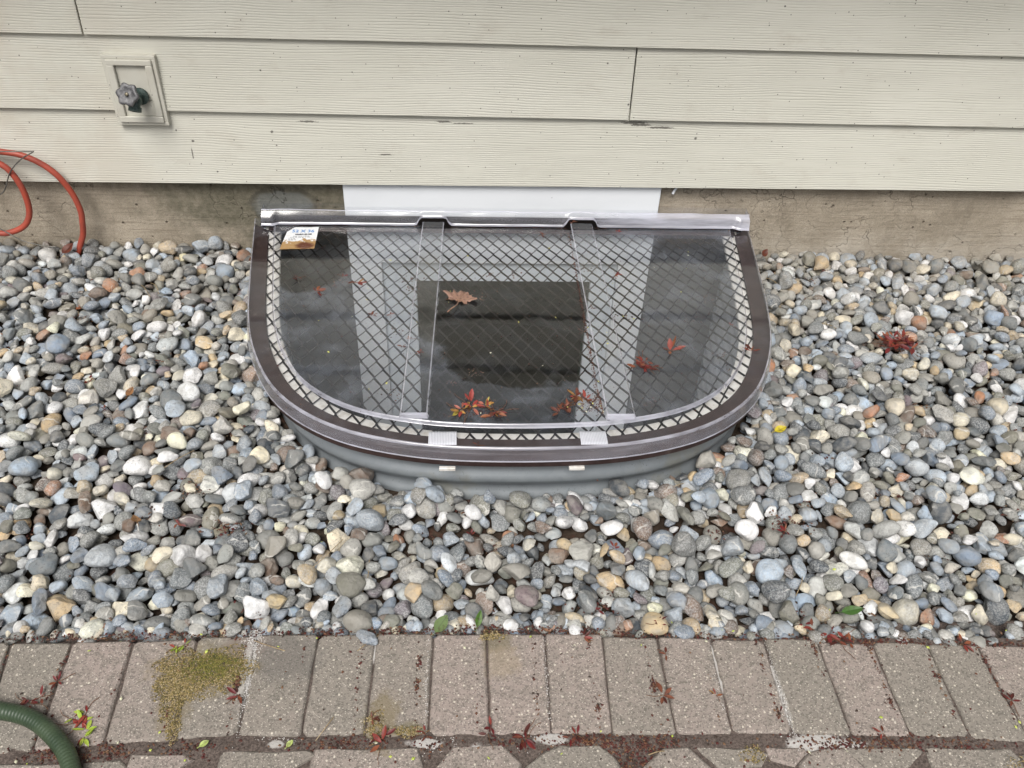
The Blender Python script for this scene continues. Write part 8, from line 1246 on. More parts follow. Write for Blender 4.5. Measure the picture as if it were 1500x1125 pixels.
BURIED = set([9,18,26,40,43,49,88,94,97,98,109,115,118,122,127,131,137,144,151,194,204,217,221,229,233,256,273,290,319,324,351,352,359,379,412,413,416,417,418,448,
454,465,466,504,517,518,519,540,562,569,570,621,662,705,757,758,765,811,848,861,862,910,912,919,927,935,942,943,947,953,955,963,968,969,986,989,990,993,998,1001,
1003,1004,1010,1011,1020,1033,1037,1039,1045,1046,1053,1055,1075,1085,1103,1104,1106,1109,1133,1158,1166,1176,1180,1188,1193,1207,1213,1215,1233,1235,1255,1256,1259,1279,1286,1294,1298,1313,1331,1347,
1348,1355,1357,1358,1366,1377,1391,1401,1419,1428,1435,1441,1444,1446,1447,1450,1470,1473,1480,1482,1485,1488,1492,1494,1502,1509,1534,1553,1562,1564,1576,1590,1608,1617,1622,1624,1625,1632,1638,1650,
1656,1671,1687,1725,1746,1748,1752,1755,1760,1764,1804,1852,1855,1867,1875,1882,1893,1898,1904,1913,1924,1932,1941,1950,1953,1954,1955,1958,1973,1974,1979,2003,2005,2008,2021,2027,2029,2034,2038,2043,
2054,2061,2073,2079,2088,2097,2118,2129,2132,2138,2177,2178,2179,2182,2193,2196,2202,2203,2271,2279,2298,2301,2309,2317,2351,2362,2366,2370,2371,2374,2413,2425,2427,2428,2430,2431,2436,2463,2485,2487,
2501,2509,2512,2518,2526,2531,2536,2544,2545,2550,2574,2590,2591,2592,2606,2612,2657,2659,2681,2683,2695,2715,2717,2756,2769,2774,2776,2792,2829,2831,2844,2868,2890,2948,2963,2966,2973,2975,3019,3035,
3036,3049,3057,3078,3091,3155,3164,3220,3233,3299,3309,3314,3372,3429,3476,3538,3606,3611,3674,3675,3681,3684,3685,3686,3687,3688,3689,3691,3693,3698,3699,3700,3701,3702,3705,3711,3712,3713,3714,3719,
3723,3724,3725,3726,3727,3728,3736,3737,3738,3739,3745,3747,3748,3749,3750,3751,3760,3761,3762,3763,3764,3772,3773,3774,3775,3776,3777,3779,3785,3786,3787,3788,3789,3790,3795,3797,3798,3799,3800,3801,
3802,3809,3810,3811,3812,3813,3814,3815,3823,3824,3825,3826,3827,3828,3837,3838,3839,3840,3841,3842,3849,3850,3851,3852,3853,3861,3862,3863,3864,3865,3866,3867,3869,3874,3875,3876,3877,3878,3879,3880,
3885,3886,3887,3888,3889,3890,3898,3899,3900,3901,3902,3903,3906,3910,3911,3912,3913,3914,3915,3916,3917,3920,3922,3923,3924,3925,3926,3927,3928,3932,3934,3935,3936,3937,3938,3939,3940,3946,3947,3948,
3949,3950,3951,3952,3953,3954,3955,3957,3959,3961,3963,3964,3965,3966,3967,3968,3969,3970,3971,3972,3973,3974,3975,3976,3977,3978,3979,3980,3981,3983,3984,3985,3989,3991,3992,3993,3994,3995,3996,3997,
3998,3999,4000,4001,4002,4003,4004,4005,4006,4007,4009,4011,4013,4015,4017,4019,4020,4021,4022,4023,4024,4025,4026,4027,4028,4029,4030,4031,4032,4033,4034,4035,4037,4039,4041,4042,4044,4045,4046,4047,
4048,4049,4050,4051,4052,4053,4054,4055,4056,4057,4058,4059,4060,4061,4062,4064,4066,4067,4069,4071,4072,4073,4074,4075,4076,4077,4078,4079,4080,4081,4082,4083,4084,4085,4087,4089,4091,4093,4094,4095,
4096,4097,4098,4099,4100,4101,4102,4103,4110,4111,4114,4115,4116,4117,4118,4127,4128,4129,4130,4131,4132,4134,4138,4141,4142,4143,4144,4145,4146,4153,4155,4156,4157,4158,4164,4167,4168,4169,4170,4171,
4172,4177,4180,4181,4182,4183,4184,4193,4194,4195,4196,4205,4206,4207,4208,4209,4216,4217,4218,4219,4220,4221,4229,4230,4231,4232,4233,4235,4237,4238,4241,4242,4243,4244,4245,4246,4254,4255,4256,4257,
4258,4265,4266,4267,4268,4269,4270,4271,4280,4281,4282,4283,4284,4285,4286,4293,4294,4295,4296,4297,4303,4304,4305,4306,4307,4308,4309,4310,4311,4314,4316,4317,4318,4319,4320,4321,4322,4328,4329,4330,
4331,4332,4333,4334,4338,4339,4341,4342,4343,4344,4345,4346,4347,4353,4354,4355,4356,4357,4358,4359,4360,4364,4365,4366,4367,4368,4369,4370,4371,4372,4375,4376,4378,4380,4381,4382,4383,4384,4385,4386,
4387,4388,4389,4390,4391,4392,4393,4394,4395,4396,4398,4400,4403,4405,4407,4408,4409,4410,4411,4412,4413,4414,4415,4416,4417,4418,4419,4420,4421,4422,4423,4425,4427,4430,4432,4433,4434,4435,4436,4437,
4438,4439,4440,4441,4442,4443,4444,4445,4446,4447,4448,4449,4450,4452,4455,4457,4458,4459,4460,4461,4462,4463,4464,4465,4466,4467,4468,4469,4471,4473,4475,4477,4479,4481,4482,4483,4484,4485,4486,4487,
4488,4489,4490,4491,4492,4493,4494,4495,4496,4497,4499,4501,4503,4505,4507,4508,4509,4510,4511,4512,4513,4514,4515,4516,4517,4518,4519,4520,4521,4522,4523,4524,4525,4527,4529,4530,4532,4534,4535,4536,
4537,4538,4539,4540,4541,4542,4543,4544,4553,4555,4556,4567,4568,4569,4570,4578,4579,4580,4581,4582,4587,4592,4593,4594,4595,4604,4605,4606,4607,4608,4618,4619,4620,4621,4622,4623,4630,4631,4632,4633,
4634,4635,4644,4645,4646,4647,4656,4657,4658,4659,4660,4661,4669,4670,4671,4672,4673,4681,4682,4683,4684,4685,4686,4694,4695,4696,4697,4698,4699,4706,4707,4708,4709,4710,4711,4718,4719,4720,4721,4722,
4723,4724,4729,4731,4732,4733,4734,4735,4736,4742,4743,4744,4745,4746,4747,4748,4750,4753,4754,4755,4756,4757,4758,4759,4764,4767,4768,4769,4770,4771,4772,4777,4778,4779,4780,4781,4782,4783,4790,4791,
4792,4793,4794,4795,4796,4803,4804,4805,4806,4807,4808,4809,4815,4816,4817,4818,4819,4820,4821,4822,4823,4825,4827,4829,4831,4833,4834,4835,4836,4837,4838,4839,4840,4841,4842,4843,4844,4845,4846,4847,
4849,4850,4851,4853,4859,4860,4861,4862,4863,4864,4865,4866,4867,4868,4869,4870,4871,4872,4873,4874,4875,4877,4879,4882,4884,4886,4887,4888,4889,4890,4891,4892,4893,4894,4895,4896,4897,4898,4899,4900,
4902,4904,4905,4907,4909,4910,4911,4912,4913,4914,4915,4916,4917,4918,4919,4920,4921,4922,4923,4925,4927,4929,4931,4933,4935,4936,4937,4938,4939,4940,4941,4942,4943,4944,4945,4946,4947,4948,4949,4951,
4953,4954,4956,4958,4959,4960,4961,4962,4963,4964,4965])
heap = spread([STONES[i:i+6] for i in range(0, len(STONES), 6)]); NS = len(heap)
P_ = np.array([h[2] for h in heap]); q3 = np.array([h[3] for h in heap]); ids = [h[4] for h in heap]
Q_ = np.concatenate([np.sqrt(np.maximum(0, 1-(q3**2).sum(1)))[:, None], q3], axis=1)
sizes = [(h[0], h[1]) for h in heap]
PAL = [((.32, .365, .41), 19), ((.22, .26, .31), 10), ((.185, .20, .205), 17), ((.095, .11, .125), 10), ((.265, .262, .24), 17), ((.215, .215, .18), 10), ((.56, .52, .42), 8), ((.44, .355, .225), 6.5), ((.60, .62, .63), 11), ((.22, .16, .12), 4), ((.36, .20, .11), 1.5), ((.21, .175, .19), 3), ((.38, .38, .36), 12)]
PW = [w for _, w in PAL]
def stone_color(i):
    r = random.Random(50000+i); c = tuple(.26*(v/.26)**1.42 for v in r.choices(PAL, PW)[0][0]); j = math.exp(r.gauss(0, .16)); w = r.gauss(0, .035); g = .3*c[0]+.5*c[1]+.2*c[2]; c = tuple(v*.82+g*.18 for v in c)
    return (min(.8, c[0]*j*(1+w)), min(.8, c[1]*j), min(.8, c[2]*j*(1-w)), r.random())
dirs2, faces2 = ico(2); dirs1, faces1 = ico(1)
SH2 = [np.array(stone_shape(k, dirs2)) for k in range(2*N_SHAPES)]; SH1 = [s[:42] for s in SH2]
dirs3, faces3 = ico(3); SH3 = [stone_shape(k, dirs3) for k in range(2*N_SHAPES)]
base_me = []
for k in range(2*N_SHAPES):
    me = bpy.data.meshes.new('stone'); me.from_pydata(SH3[k], [], faces3); me.materials.append(M['stone'])
    me.polygons.foreach_set('use_smooth', [True]*len(me.polygons)); me.set_sharp_from_angle(angle=math.radians(30)); base_me.append(me)
special = []        # (x, y, colour) stones whose colour stands out in the photograph
special = [(.9657, -.7052, (.40, .20, .12, .02)), (.2541, -1.2835, (.21, .085, .05, .1)), (.3205, -1.2802, (.52, .41, .25, .03)), (1.045, -.76, (.66, .60, .48, .03)), (.815, -1.33, (.62, .52, .34, .03)), (-.30, -1.30, (.55, .44, .26, .03)), (-1.10, -1.05, (.10, .12, .14, .2))]
cols = [stone_color(int(i)) for i in ids]
for x, y, c in special:
    d = (P_[:, 0]-x)**2+(P_[:, 1]-y)**2-.00*P_[:, 2]; d[P_[:, 2] < -.010] += 1; d += np.array([0 if s[0] > .0185 else .0012 for _, s in sizes])
    cols[int(np.argmin(d))] = c
for n in LARGEST:
    k, s = sizes[n]; o = bpy.data.objects.new('stone', base_me[k]); C.objects.link(o); o.parent = gravel
    q = Q_[n]; o.rotation_mode = 'QUATERNION'; o.rotation_quaternion = Quaternion(q.tolist()).normalized(); o.location = P_[n].tolist(); o.scale = s
    o.color = cols[n]
def mass(name, idxs, extra=()):
    V, F, Cc_ = [], [], []; base = 0
    f2, f1 = np.array(faces2), np.array(faces1)
    for n in idxs:
        k, s = sizes[n]; hid = n in BURIED
        sh = SH1[k] if hid else SH2[k]; ff = f1 if hid else f2
        R = np.array(Quaternion(Q_[n].tolist()).normalized().to_matrix())
        V.append((sh*np.array(s))@R.T+P_[n]); F.append(ff+base); base += len(sh); Cc_.append(np.tile(np.array(cols[n]), (len(sh), 1)))
    for k, s, q, p, c in extra:
        R = np.array(q.to_matrix()); sh = SH1[k]
        V.append((sh*np.array(s))@R.T+np.array(p)); F.append(f1+base); base += len(sh); Cc_.append(np.tile(np.array(c), (len(sh), 1)))
    V = np.concatenate(V); F = np.concatenate(F); Cc_ = np.concatenate(Cc_)
    me = bpy.data.meshes.new(name); me.vertices.add(len(V)); me.vertices.foreach_set('co', V.ravel()); me.loops.add(F.size); me.loops.foreach_set('vertex_index', F.ravel().astype(np.int32))
    me.polygons.add(len(F)); me.polygons.foreach_set('loop_start', np.arange(0, F.size, 3, dtype=np.int32)); me.polygons.foreach_set('use_smooth', np.ones(len(F), bool)); me.update()
    a = me.color_attributes.new('stone_color', 'FLOAT_COLOR', 'POINT'); a.data.foreach_set('color', Cc_.astype(np.float32).ravel())
    me.set_sharp_from_angle(angle=math.radians(42)); me.materials.append(M['stone_mass'])
    o = bpy.data.objects.new(name, me); C.objects.link(o); o.parent = gravel; o['kind'] = 'stuff'; return o
# outside the settled area the bed simply goes on
ex = []; rr = random.Random(21)
for side in (0, 1):
    for _ in range(3400):
        y = rr.uniform(-1.29, -.02); x = rr.uniform(-3.0, -.9) if side == 0 else rr.uniform(1.2, 3.2)
        xl = -1.41+.325*(-y); xr = 1.81-.425*(-y)
        if xl < x < xr: continue
        k, s = stone_params(100000+len(ex)); s = tuple(v*SCALE for v in s); q = Euler((rr.uniform(-.6, .6), rr.uniform(-.6, .6), rr.uniform(0, 6.28))).to_quaternion()
        ex.append((k, s, q, (x, y, rr.choice((-.035, -.016, .0))), stone_color(100000+len(ex))))
for j in range(420):                                 # small ones shouldered up to the paver edge
    x = rr.uniform(-1.0, 1.35); k, s_ = stone_params(300000+j); s_ = tuple(v*SCALE*rr.uniform(.6, .95) for v in s_)
    q = Euler((rr.uniform(-.5, .5), rr.uniform(-.5, .5), rr.uniform(0, 6.28))).to_quaternion()
    ex.append((k, s_, q, (x, paver_edge(x)+rr.uniform(.004, .034), rr.choice((-.024, -.012, -.004))), stone_color(300000+j)))
orim = outline(.0, 150, 0.0)
for j, (ox, oy) in enumerate(orim):
    for layer in range(3):
        if oy > -.06: continue
        k, s_ = stone_params(200000+3*j+layer); s_ = tuple(v*.72 for v in s_); nx, ny = ox-XC, oy+.45; l = math.hypot(nx, ny); d = rr.uniform(-.016, .030)
        q = Euler((rr.uniform(-.6, .6), rr.uniform(-.6, .6), rr.uniform(0, 6.28))).to_quaternion()
        ex.append((k, s_, q, (ox+nx/l*d, oy+ny/l*d, base_z(ox, oy)+rr.choice((.012, .024, .034))), stone_color(200000+3*j+layer)))
single = set(LARGEST); mass('stones', [n for n in range(NS) if n not in single], ex)
def top_z(x, y):
    d = (P_[:, 0]-x)**2+(P_[:, 1]-y)**2; ii = np.where(d < .015**2)[0]
    return max([P_[i, 2]+.6*sizes[i][1][2] for i in ii], default=.0)

# the grey stone that has rolled onto the pavers
mb_s = bpy.data.objects.new('loose_stone', base_me[5]); C.objects.link(mb_s)
mb_s.location = (-.1637, -1.3424, .0095); mb_s.scale = (.0205, .0155, .0115); mb_s.rotation_euler = (.05, .08, -.5); mb_s.color = (.27, .31, .36, .35)
tag(mb_s, 'blue-grey stone lying alone on the paver edge, off the gravel', 'stone')

# ------------------------------------------------------------------ leaves and seed sprigs
def leaflet_mesh(seed):
    r = random.Random(seed); mb = MB(); n = 7; rows = []; cu = r.uniform(-.25, .35); fold = r.uniform(.1, .35); tw = r.uniform(-.4, .4)
    for i in range(n+1):
        t = i/n; w = .155*math.sin(math.pi*min(1, t*.93+.05))**.8*(1+.25*math.sin(t*3)); z = cu*t*t; a = tw*t
        row = []
        for s in (-1, -.5, 0, .5, 1): row.append((t, s*w*math.cos(a)-.0, z+abs(s)*w*fold+s*w*math.sin(a)))
        rows.append(row)
    mb.grid(rows)
    me_o = mb.build('leaflet', M['leaf'], smooth=True); me = me_o.data; bpy.data.objects.remove(me_o); return me
LM = [leaflet_mesh(i) for i in range(6)]
REDS = [(.15, .018, .018), (.21, .035, .026), (.12, .016, .018), (.24, .075, .035), (.08, .018, .014), (.17, .05, .03)]
ORNG = [(.30, .055, .04), (.25, .09, .04), (.17, .03, .025), (.32, .17, .055), (.26, .065, .05), (.12, .035, .02)]
BRIGHT = [(.42, .09, .065), (.45, .24, .06), (.32, .05, .04), (.44, .38, .08), (.38, .13, .09)]
BRWN = [(.10, .028, .018), (.15, .05, .025), (.07, .02, .015), (.20, .07, .04)]
GRN = [(.30, .42, .04), (.35, .45, .06), (.25, .03, .03), (.30, .06, .04)]
def sprig(x, y, z, size, n, pal, label, seed, tiltz=-.052, spread=1.0, group=None):
    r = random.Random(seed); root = tag(empty('seed_sprig', (x, y, z)), label, 'seed sprig', group or 'fallen red maple seed sprigs')
    nc = max(1, round(n/4)); cen = [(0, 0, 0)] + [(size*r.uniform(-.42, .42), size*r.uniform(-.34, .34), 0) for _ in range(nc-1)]
    a0 = r.uniform(0, 6.28); Lf = .62 if nc == 1 else .40
    for i in range(n):
        o = bpy.data.objects.new('leaflet', r.choice(LM)); C.objects.link(o); o.parent = root
        cx, cy, _ = cen[i % nc]; a = a0+(i//nc)*6.283/max(3, n/nc)*r.uniform(.55, .9)+(i % nc)*2.1; L = size*Lf*r.uniform(.65, 1.25)*(.8 if n > 12 else 1)
        d = L*r.uniform(.04, .30)
        px, py = cx+d*math.cos(a), cy+d*math.sin(a)
        o.location = (px, py, r.uniform(.0008, .0035)+py*tiltz); o.scale = (L, L*r.uniform(.75, 1.1), L)
        o.rotation_euler = (r.uniform(-.6, .6), r.uniform(-.3, .06), a+r.uniform(-.35, .35)); o.color = (*r.choice(pal), 1)
    mb = MB(); k = max(1, n//4)
    for i in range(k):
        a = r.uniform(0, 6.28); p = Vector((0, 0, .0015)); pts = [p]
        for q in range(4): a += r.uniform(-.5, .5); p = p+Vector((math.cos(a), math.sin(a), r.uniform(-.05, .15)))*size*.22; p.z = max(.0006, min(.004, p.z)); pts.append(Vector((p.x, p.y, p.z+p.y*tiltz)))
        mb.tube(pts, .0005, 4)
    s = mb.build('stalk', M['leaf'], root); s.color = (.16, .07, .03, 1)
    return root
PT = lambda y: .1418+T(y)
S = 1.15/610.0
COVER = [
 (.0180, -.885, 36, 20, BRIGHT, 'large pink and orange seed sprig at the front centre of the cover'), (.066, -.902, 30, 15, ORNG, 'orange-red seed sprig touching the right side of the large front one'),
 (.394, -.7276, 30, 24, REDS, 'dense dark red seed sprig right of the right rib on the cover'), (.4691, -.679, 22, 5, ORNG, 'open orange sprig between the dense red one and the cover edge'),
 (.238, -.848, 26, 12, ORNG, 'orange star-shaped sprig at the foot of the right rib'), (.215, -.885, 26, 14, BRWN, 'brown crumbled sprig in front of the orange star-shaped one'),
 (-.3578, -.4254, 17, 4, REDS, 'red sprig on the dark puddle mark left on the cover'), (-.4106, -.3589, 12, 3, BRWN, 'single curled brown seed with a long stalk below the size label'),
 (-.262, -.378, 18, 5, ORNG, 'orange-red sprig lying over the left window board'), (-.300, -.352, 11, 2, REDS, 'pair of red wings left of the sprig over the left window board'),
 (.0655, -.3414, 11, 6, BRWN, 'dark brown seed cluster above the big dry leaf'), (-.1191, -.6323, 9, 6, ORNG, 'tiny rusty cluster on the left rib edge'),
 (.6574, -.6672, 17, 5, REDS, 'brown-red sprig on the right-hand frame of the cover'), (.3845, -.3649, 18, 7, REDS, 'thin red sprig on the right rib near the middle'),
 (-.2132, -.534, 10, 5, BRWN, 'small brown star-shaped cluster left of the left rib'), (-.1702, -.5336, 8, 4, BRWN, 'rounded brown seed just left of the left rib'),
 (.4333, -.0877, 9, 5, REDS, 'dark red blossom at the back edge right of the right rib'), (.2204, -.1092, 10, 4, BRWN, 'leftmost of the dark crumbs along the back between the ribs'),
 (.268, -.115, 8, 3, BRWN, 'dark crumb at the back beside the right rib'), (.0288, -.9936, 8, 3, REDS, 'little red seed pair on the front flange between the straps'),
 (-.0918, -.7029, 9, 4, REDS, 'dark red cluster on the front half of the left rib'), (-.135, -.665, 8, 4, BRWN, 'brown star cluster beside the lower left rib edge'), (.640, -.56, 8, 3, REDS, 'small red seed on the right frame above the sprig'),
 (.3105, -.5139, 9, 4, BRWN, 'brown pair caught on the right rib halfway down'), (.305, -.069, 9, 5, BRWN, 'dark sprig standing on the back ledge at the right rib')]
for i, (x, y, s, n, pal, lab) in enumerate(COVER):
    z = PT(y)
    if 'right rib near' in lab or 'caught on' in lab or 'half of the left rib' in lab: z += .0125
    if 'frame' in lab or 'flange' in lab: z = .1333+T(y)
    if 'back ledge' in lab: z = .1418+T(y)+.020
    sprig(x, y, z, s*S, n, pal, lab, 40+i)
GROUND = [
 (1.1201, -.4842, 44, 46, REDS, 'big blood-red seed heap on the gravel right of the cover'), (-.8648, -.625, 16, 6, REDS, 'red sprig on the gravel left of the cover'), (-.9152, -.4797, 11, 4, BRWN, 'brown sprig high on the left gravel'),
 (-1.0163, -.6498, 12, 4, GRN, 'green and red sprig at the far left of the gravel'), (-.659, -1.4103, 17, 6, REDS, 'red leaflet pair over the second paver joint from the left'),
 (-.688, -1.448, 22, 14, REDS, 'crimson sprig just behind the green hose'), (-.597, -1.480, 27, 16, GRN, 'red sprig with lime-green leaflets right of the green hose'), (-.585, -1.507, 13, 5, GRN, 'small lime-green sprig between green hose and paver joint'),
 (-.3627, -1.4412, 14, 4, REDS, 'red three-winged sprig beside the white mortar joint'), (-.4711, -1.3433, 20, 7, GRN, 'red and green sprig above the moss patch'), (.2106, -1.3427, 11, 4, REDS, 'small red sprig at the top of the sixth paver'),
 (.329, -1.4564, 17, 5, BRWN, 'brown-red star sprig on a paver joint right of centre'), (.6605, -1.3582, 26, 15, REDS, 'bright crimson sprig on the paver edge at the right'), (.4179, -1.4584, 8, 3, ORNG, 'tiny orange sprig alone on a paver'),
 (.6738, -1.5302, 13, 3, ORNG, 'orange-red winged pair at the lower end of a right paver'), (.914, -1.478, 18, 6, REDS, 'dark red sprig at the right edge on a paver'), (-.1256, -1.5281, 22, 6, REDS, 'red sprig between the paver rows left of centre'),
 (-.06, -1.512, 15, 6, ORNG, 'orange leggy sprig between the paver rows'), (.040, -1.517, 17, 6, REDS, 'crimson sprig at the joint below the centre pavers'), (.098, -1.528, 24, 9, REDS, 'tall crimson sprig standing in the gap below the centre pavers'),
 (.18, -1.522, 16, 7, REDS, 'red-brown sprig in the gap right of the tall crimson one'), (.347, -1.318, 16, 6, REDS, 'red sprig tucked under stones at the paver edge'), (.6207, -1.332, 18, 6, REDS, 'brick-red sprig leaning on stones at the right paver edge'),
 (.2742, -.9532, 11, 4, BRWN, 'brown crumbs on the stones before the cover'), (.0158, -1.085, 13, 4, REDS, 'dark red stalk among the stones below the centre'), (.2925, -1.137, 13, 5, REDS, 'red seed group among stones right of centre'),
 (-.545, -1.0752, 16, 7, REDS, 'dark crimson leaflets sunk in the left gravel'), (.6381, -1.107, 13, 5, REDS, 'rusty sprig in the right gravel'), (.5177, -1.2301, 14, 5, ORNG, 'salmon-red sprig lying on a cream stone'),
 (.3487, -1.3795, 11, 3, BRWN, 'forked brown stalk on a centre-right paver'), (-.1447, -1.4878, 12, 4, BRWN, 'rust sprig on the mossy paver'), (.8794, -1.368, 14, 5, REDS, 'red sprig by the large cream stone at the right paver edge'),
 (.9294, -.9886, 11, 4, BRWN, 'brown leaf bits in the right gravel'), (-.8074, -.7099, 8, 4, REDS, 'tiny red seeds in the left gravel'), (.235, -1.275, 16, 7, REDS, 'red-brown petals between stones near the paver edge'), (-1.02, -.83, 13, 5, REDS, 'crimson bits at the left edge of the gravel')]
for i, (x, y, s, n, pal, lab) in enumerate(GROUND):
    z = .0012 if y < -1.325 else top_z(x, y)+.002
    sprig(x, y, z, s*S, n, pal, lab, 140+i, tiltz=0.0)

def maple(name, loc, size, rot, color, label, curl=.18, lobes=5, seed=1):
    half = [(.02, .0), (.15, -.09), (.28, -.07), (.46, -.13), (.44, -.01), (.37, .08), (.50, .09), (.60, .19), (.86, .24), (.76, .36), (.79, .47), (.66, .52), (.56, .52), (.46, .52), (.48, .62), (.50, .76), (.37, .74), (.27, .74), (.14, .86), (0, .97)]
    out = half + [(-x*1.04, y*.97) for x, y in reversed(half[:-1])]
    pts = []
    for (ax_, ay_), (bx_, by_) in zip(out, out[1:]): pts += [(ax_+(bx_-ax_)*q/3, ay_+(by_-ay_)*q/3) for q in range(3)]
    pts.append(out[-1]); mb = MB(); rows = []
    for f in (.0, .25, .5, .75, .9, 1.0):
        row = []
        for i, (x, y) in enumerate(pts):
            X, Y = x*f, .12+(y-.12)*f; a = math.atan2(y-.2, x); d = math.hypot(X, Y-.2)
            row.append((X*size*.62, (Y-.05)*size*.62, size*(curl*d*d*(.5+.5*math.sin(a*2.3+1))+.035*math.sin(a*11)*f*f+.004)))
        rows.append(row)
    mb.grid(rows); root = tag(empty(name, loc), label, 'leaf')
    o = mb.build('leaf_blade', M['leaf'], root, smooth=True); o.color = (*color, 1)
    mb = MB(); mb.tube(catmull([(0, 0, .001), (.05*size, -.3*size, .003), (.0, -.62*size, .006), (-.06*size, -.80*size, .003)], 5), [.0011]*8+[.0016]*8, 6)
    v = MB()
    for a in (-1.95, -1.0, 0, 1.0, 1.95):
        e = Vector((math.cos(a+math.pi/2), math.sin(a+math.pi/2), .06))*size*(.52 if a == 0 else .40); mb.tube([Vector((0, 0, .0012)), e*.5+Vector((0, 0, .0012)), e], [.0007, .0005, .0002], 5)
    s = mb.build('stalk', M['leaf'], root); s.color = (color[0]*1.2, color[1]*1.2, color[2]*1.1, 1)
    root.rotation_euler = rot; return root
maple('maple_leaf', (-.010, -.463, PT(-.463)+.0015), .082, (-.052, .03, -.35), (.31, .185, .135), 'dry pinkish-brown maple leaf lying between the two ribs', .13)
def ovate(loc, size, rot, color, label, curl=.3, w=.32):
    mb = MB(); rows = []; n = 10
    for i in range(n+1):
        t = i/n; ww = w*math.sin(math.pi*t)**.75*(1.15-.4*t)
        rows.append([(t*size, s*ww*size, (curl*(t-.5)**2+abs(s)*ww*.35)*size) for s in (-1, -.6, -.2, 0, .2, .6, 1)])
    mb.grid(rows); root = tag(empty('fallen_leaf', loc), label, 'leaf'); o = mb.build('leaf_blade', M['leaf'], root, smooth=True); o.color = (*color, 1)
    mb = MB(); mb.tube([(-.25*size, .03*size, 0), (0, 0, .0006), (size*.5, 0, .0012+curl*0), (size*.95, 0, .001+curl*.2*size)], .0006, 5); s = mb.build('stalk', M['leaf'], root); s.color = (color[0]*.8, color[1]*.8, color[2]*.8, 1)
    root.rotation_euler = rot; return root
zt = lambda x, y: top_z(x, y)+.007
ovate((.695, -.822, zt(.70, -.82)), .030, (.2, -.2, .3), (.55, .45, .03), 'yellow leaf on the gravel right of the cover')
ovate((-.048, -1.330, .006), .036, (.3, -.35, .9), (.13, .19, .07), 'broad dull green leaf at the paver edge')
ovate((.024, -1.325, .012), .030, (.5, -.6, 1.3), (.08, .17, .03), 'narrow dark green leaf standing in the stones at the paver edge', w=.22)
ovate((.68, -1.306, .012), .042, (.2, -.1, .1), (.06, .14, .03), 'glossy green leaf under stones at the right paver edge', w=.22)
ovate((-1.105, -.090, .012), .040, (.5, -.5, .6), (.13, .035, .02), 'red-brown dry leaf against the foundation below the hose', .6)
ovate((-.996, -.325, zt(-.996, -.325)), .028, (.2, -.4, .4), (.25, .09, .04), 'rusty dry leaf on the left gravel near the wall', .5)
ovate((-.560, -.175, .022), .036, (.7, -.7, 1.5), (.22, .09, .05), 'curled brown leaf squeezed between stones and the left cover rim', .8)
ovate((-.590, -.130, .014), .030, (.9, -.4, .4), (.16, .06, .035), 'dark curled leaf in the corner behind the left cover rim', .8)
ovate((.858, -.100, .026), .030, (.5, -.4, .9), (.12, .035, .02), 'dark red leaf in the corner behind the right cover rim', .7)
ovate((-.7546, -.6993, zt(-.7546, -.6993)), .026, (.2, -.3, 1.2), (.28, .14, .06), 'light brown leaf beside the left cover rim', .6)
ovate((-.625, -1.075, zt(-.625, -1.075)), .030, (.4, .2, 2.2), (.30, .17, .08), 'tan curled leaf in the lower left gravel', .8)
ovate((-.405, -1.528, .004), .016, (0, -.1, .6), (.45, .55, .18), 'small pale green leaf in the gap left of the white sand', .2)
ovate((-.272, -1.532, .004), .014, (0, -.1, .9), (.5, .6, .2), 'pale yellow-green leaf in the gap below the third paver', .2)

# ------------------------------------------------------------------ crumbs, moss, sand grains: nobody could count these
def crumbs(name, pts, cols_, lo, hi, mat='bits', flat=.35, parent=None, label=None):
    r = random.Random(len(pts)); V, F, K = [], [], []
    for (x, y, z) in pts:
        s = r.uniform(lo, hi); a = r.uniform(0, 6.28); b = len(V); e = r.uniform(.35, .9)
        ca, sa = math.cos(a), math.sin(a); t = r.uniform(-flat, flat)
        for u, v, w in ((1, 0, t), (0, e, .1), (-1, 0, -t), (0, -e, .1), (0, 0, .55)):
            V.append((x+(u*ca-v*sa)*s, y+(u*sa+v*ca)*s, z+w*s+s*.2))
        F += [(b, b+1, b+4), (b+1, b+2, b+4), (b+2, b+3, b+4), (b+3, b, b+4)]
        c = r.choice(cols_); K += [(*c, 1)]*5
    me = bpy.data.meshes.new(name); me.from_pydata(V, [], F); a = me.color_attributes.new('col', 'FLOAT_COLOR', 'POINT'); a.data.foreach_set('color', np.array(K, dtype=np.float32).ravel())
    me.materials.append(M[mat]); o = bpy.data.objects.new(name, me); C.objects.link(o); tag(o, label, None, None, 'stuff')
    if parent: o.parent = parent
    return o
CR = [(.075, .024, .018), (.10, .030, .02), (.05, .020, .015), (.13, .055, .03), (.045, .03, .022), (.18, .10, .055), (.09, .018, .016)]
R = random.Random(77); pts = []
def clump(cx, cy, sx, sy, n, z=.0006):
    for _ in range(n): pts.append((R.gauss(cx, sx), R.gauss(cy, sy), z+R.uniform(0, .0015)))
for _ in range(1100):                                # seam between gravel and pavers
    x = R.uniform(-.85, 1.1); pts.append((x, paver_edge(x)+R.gauss(.000, .006), R.uniform(-.008, .001)))
for _ in range(60):
    x = R.uniform(-.75, 1.0); clump(x, paver_edge(x)+.001, .016, .005, 14, -.003)
for _ in range(420):                                 # gap between the paver rows
    x = R.uniform(-.8, 1.1); pts.append((x, -1.527-.022*max(0, x)+R.gauss(0, .007), R.uniform(-.005, .001)))
for cx, n in ((-.62, 260), (-.55, 160), (-.19, 150), (.08, 70), (.17, 150), (.21, 220), (.30, 180), (.56, 60), (.62, 160), (.70, 160), (.80, 90), (-.42, 60), (-.05, 60)):
    clump(cx, -1.530-.022*max(0, cx), .025, .008, n, -.003)
clump(.27, -1.562, .022, .016, 260, -.004)
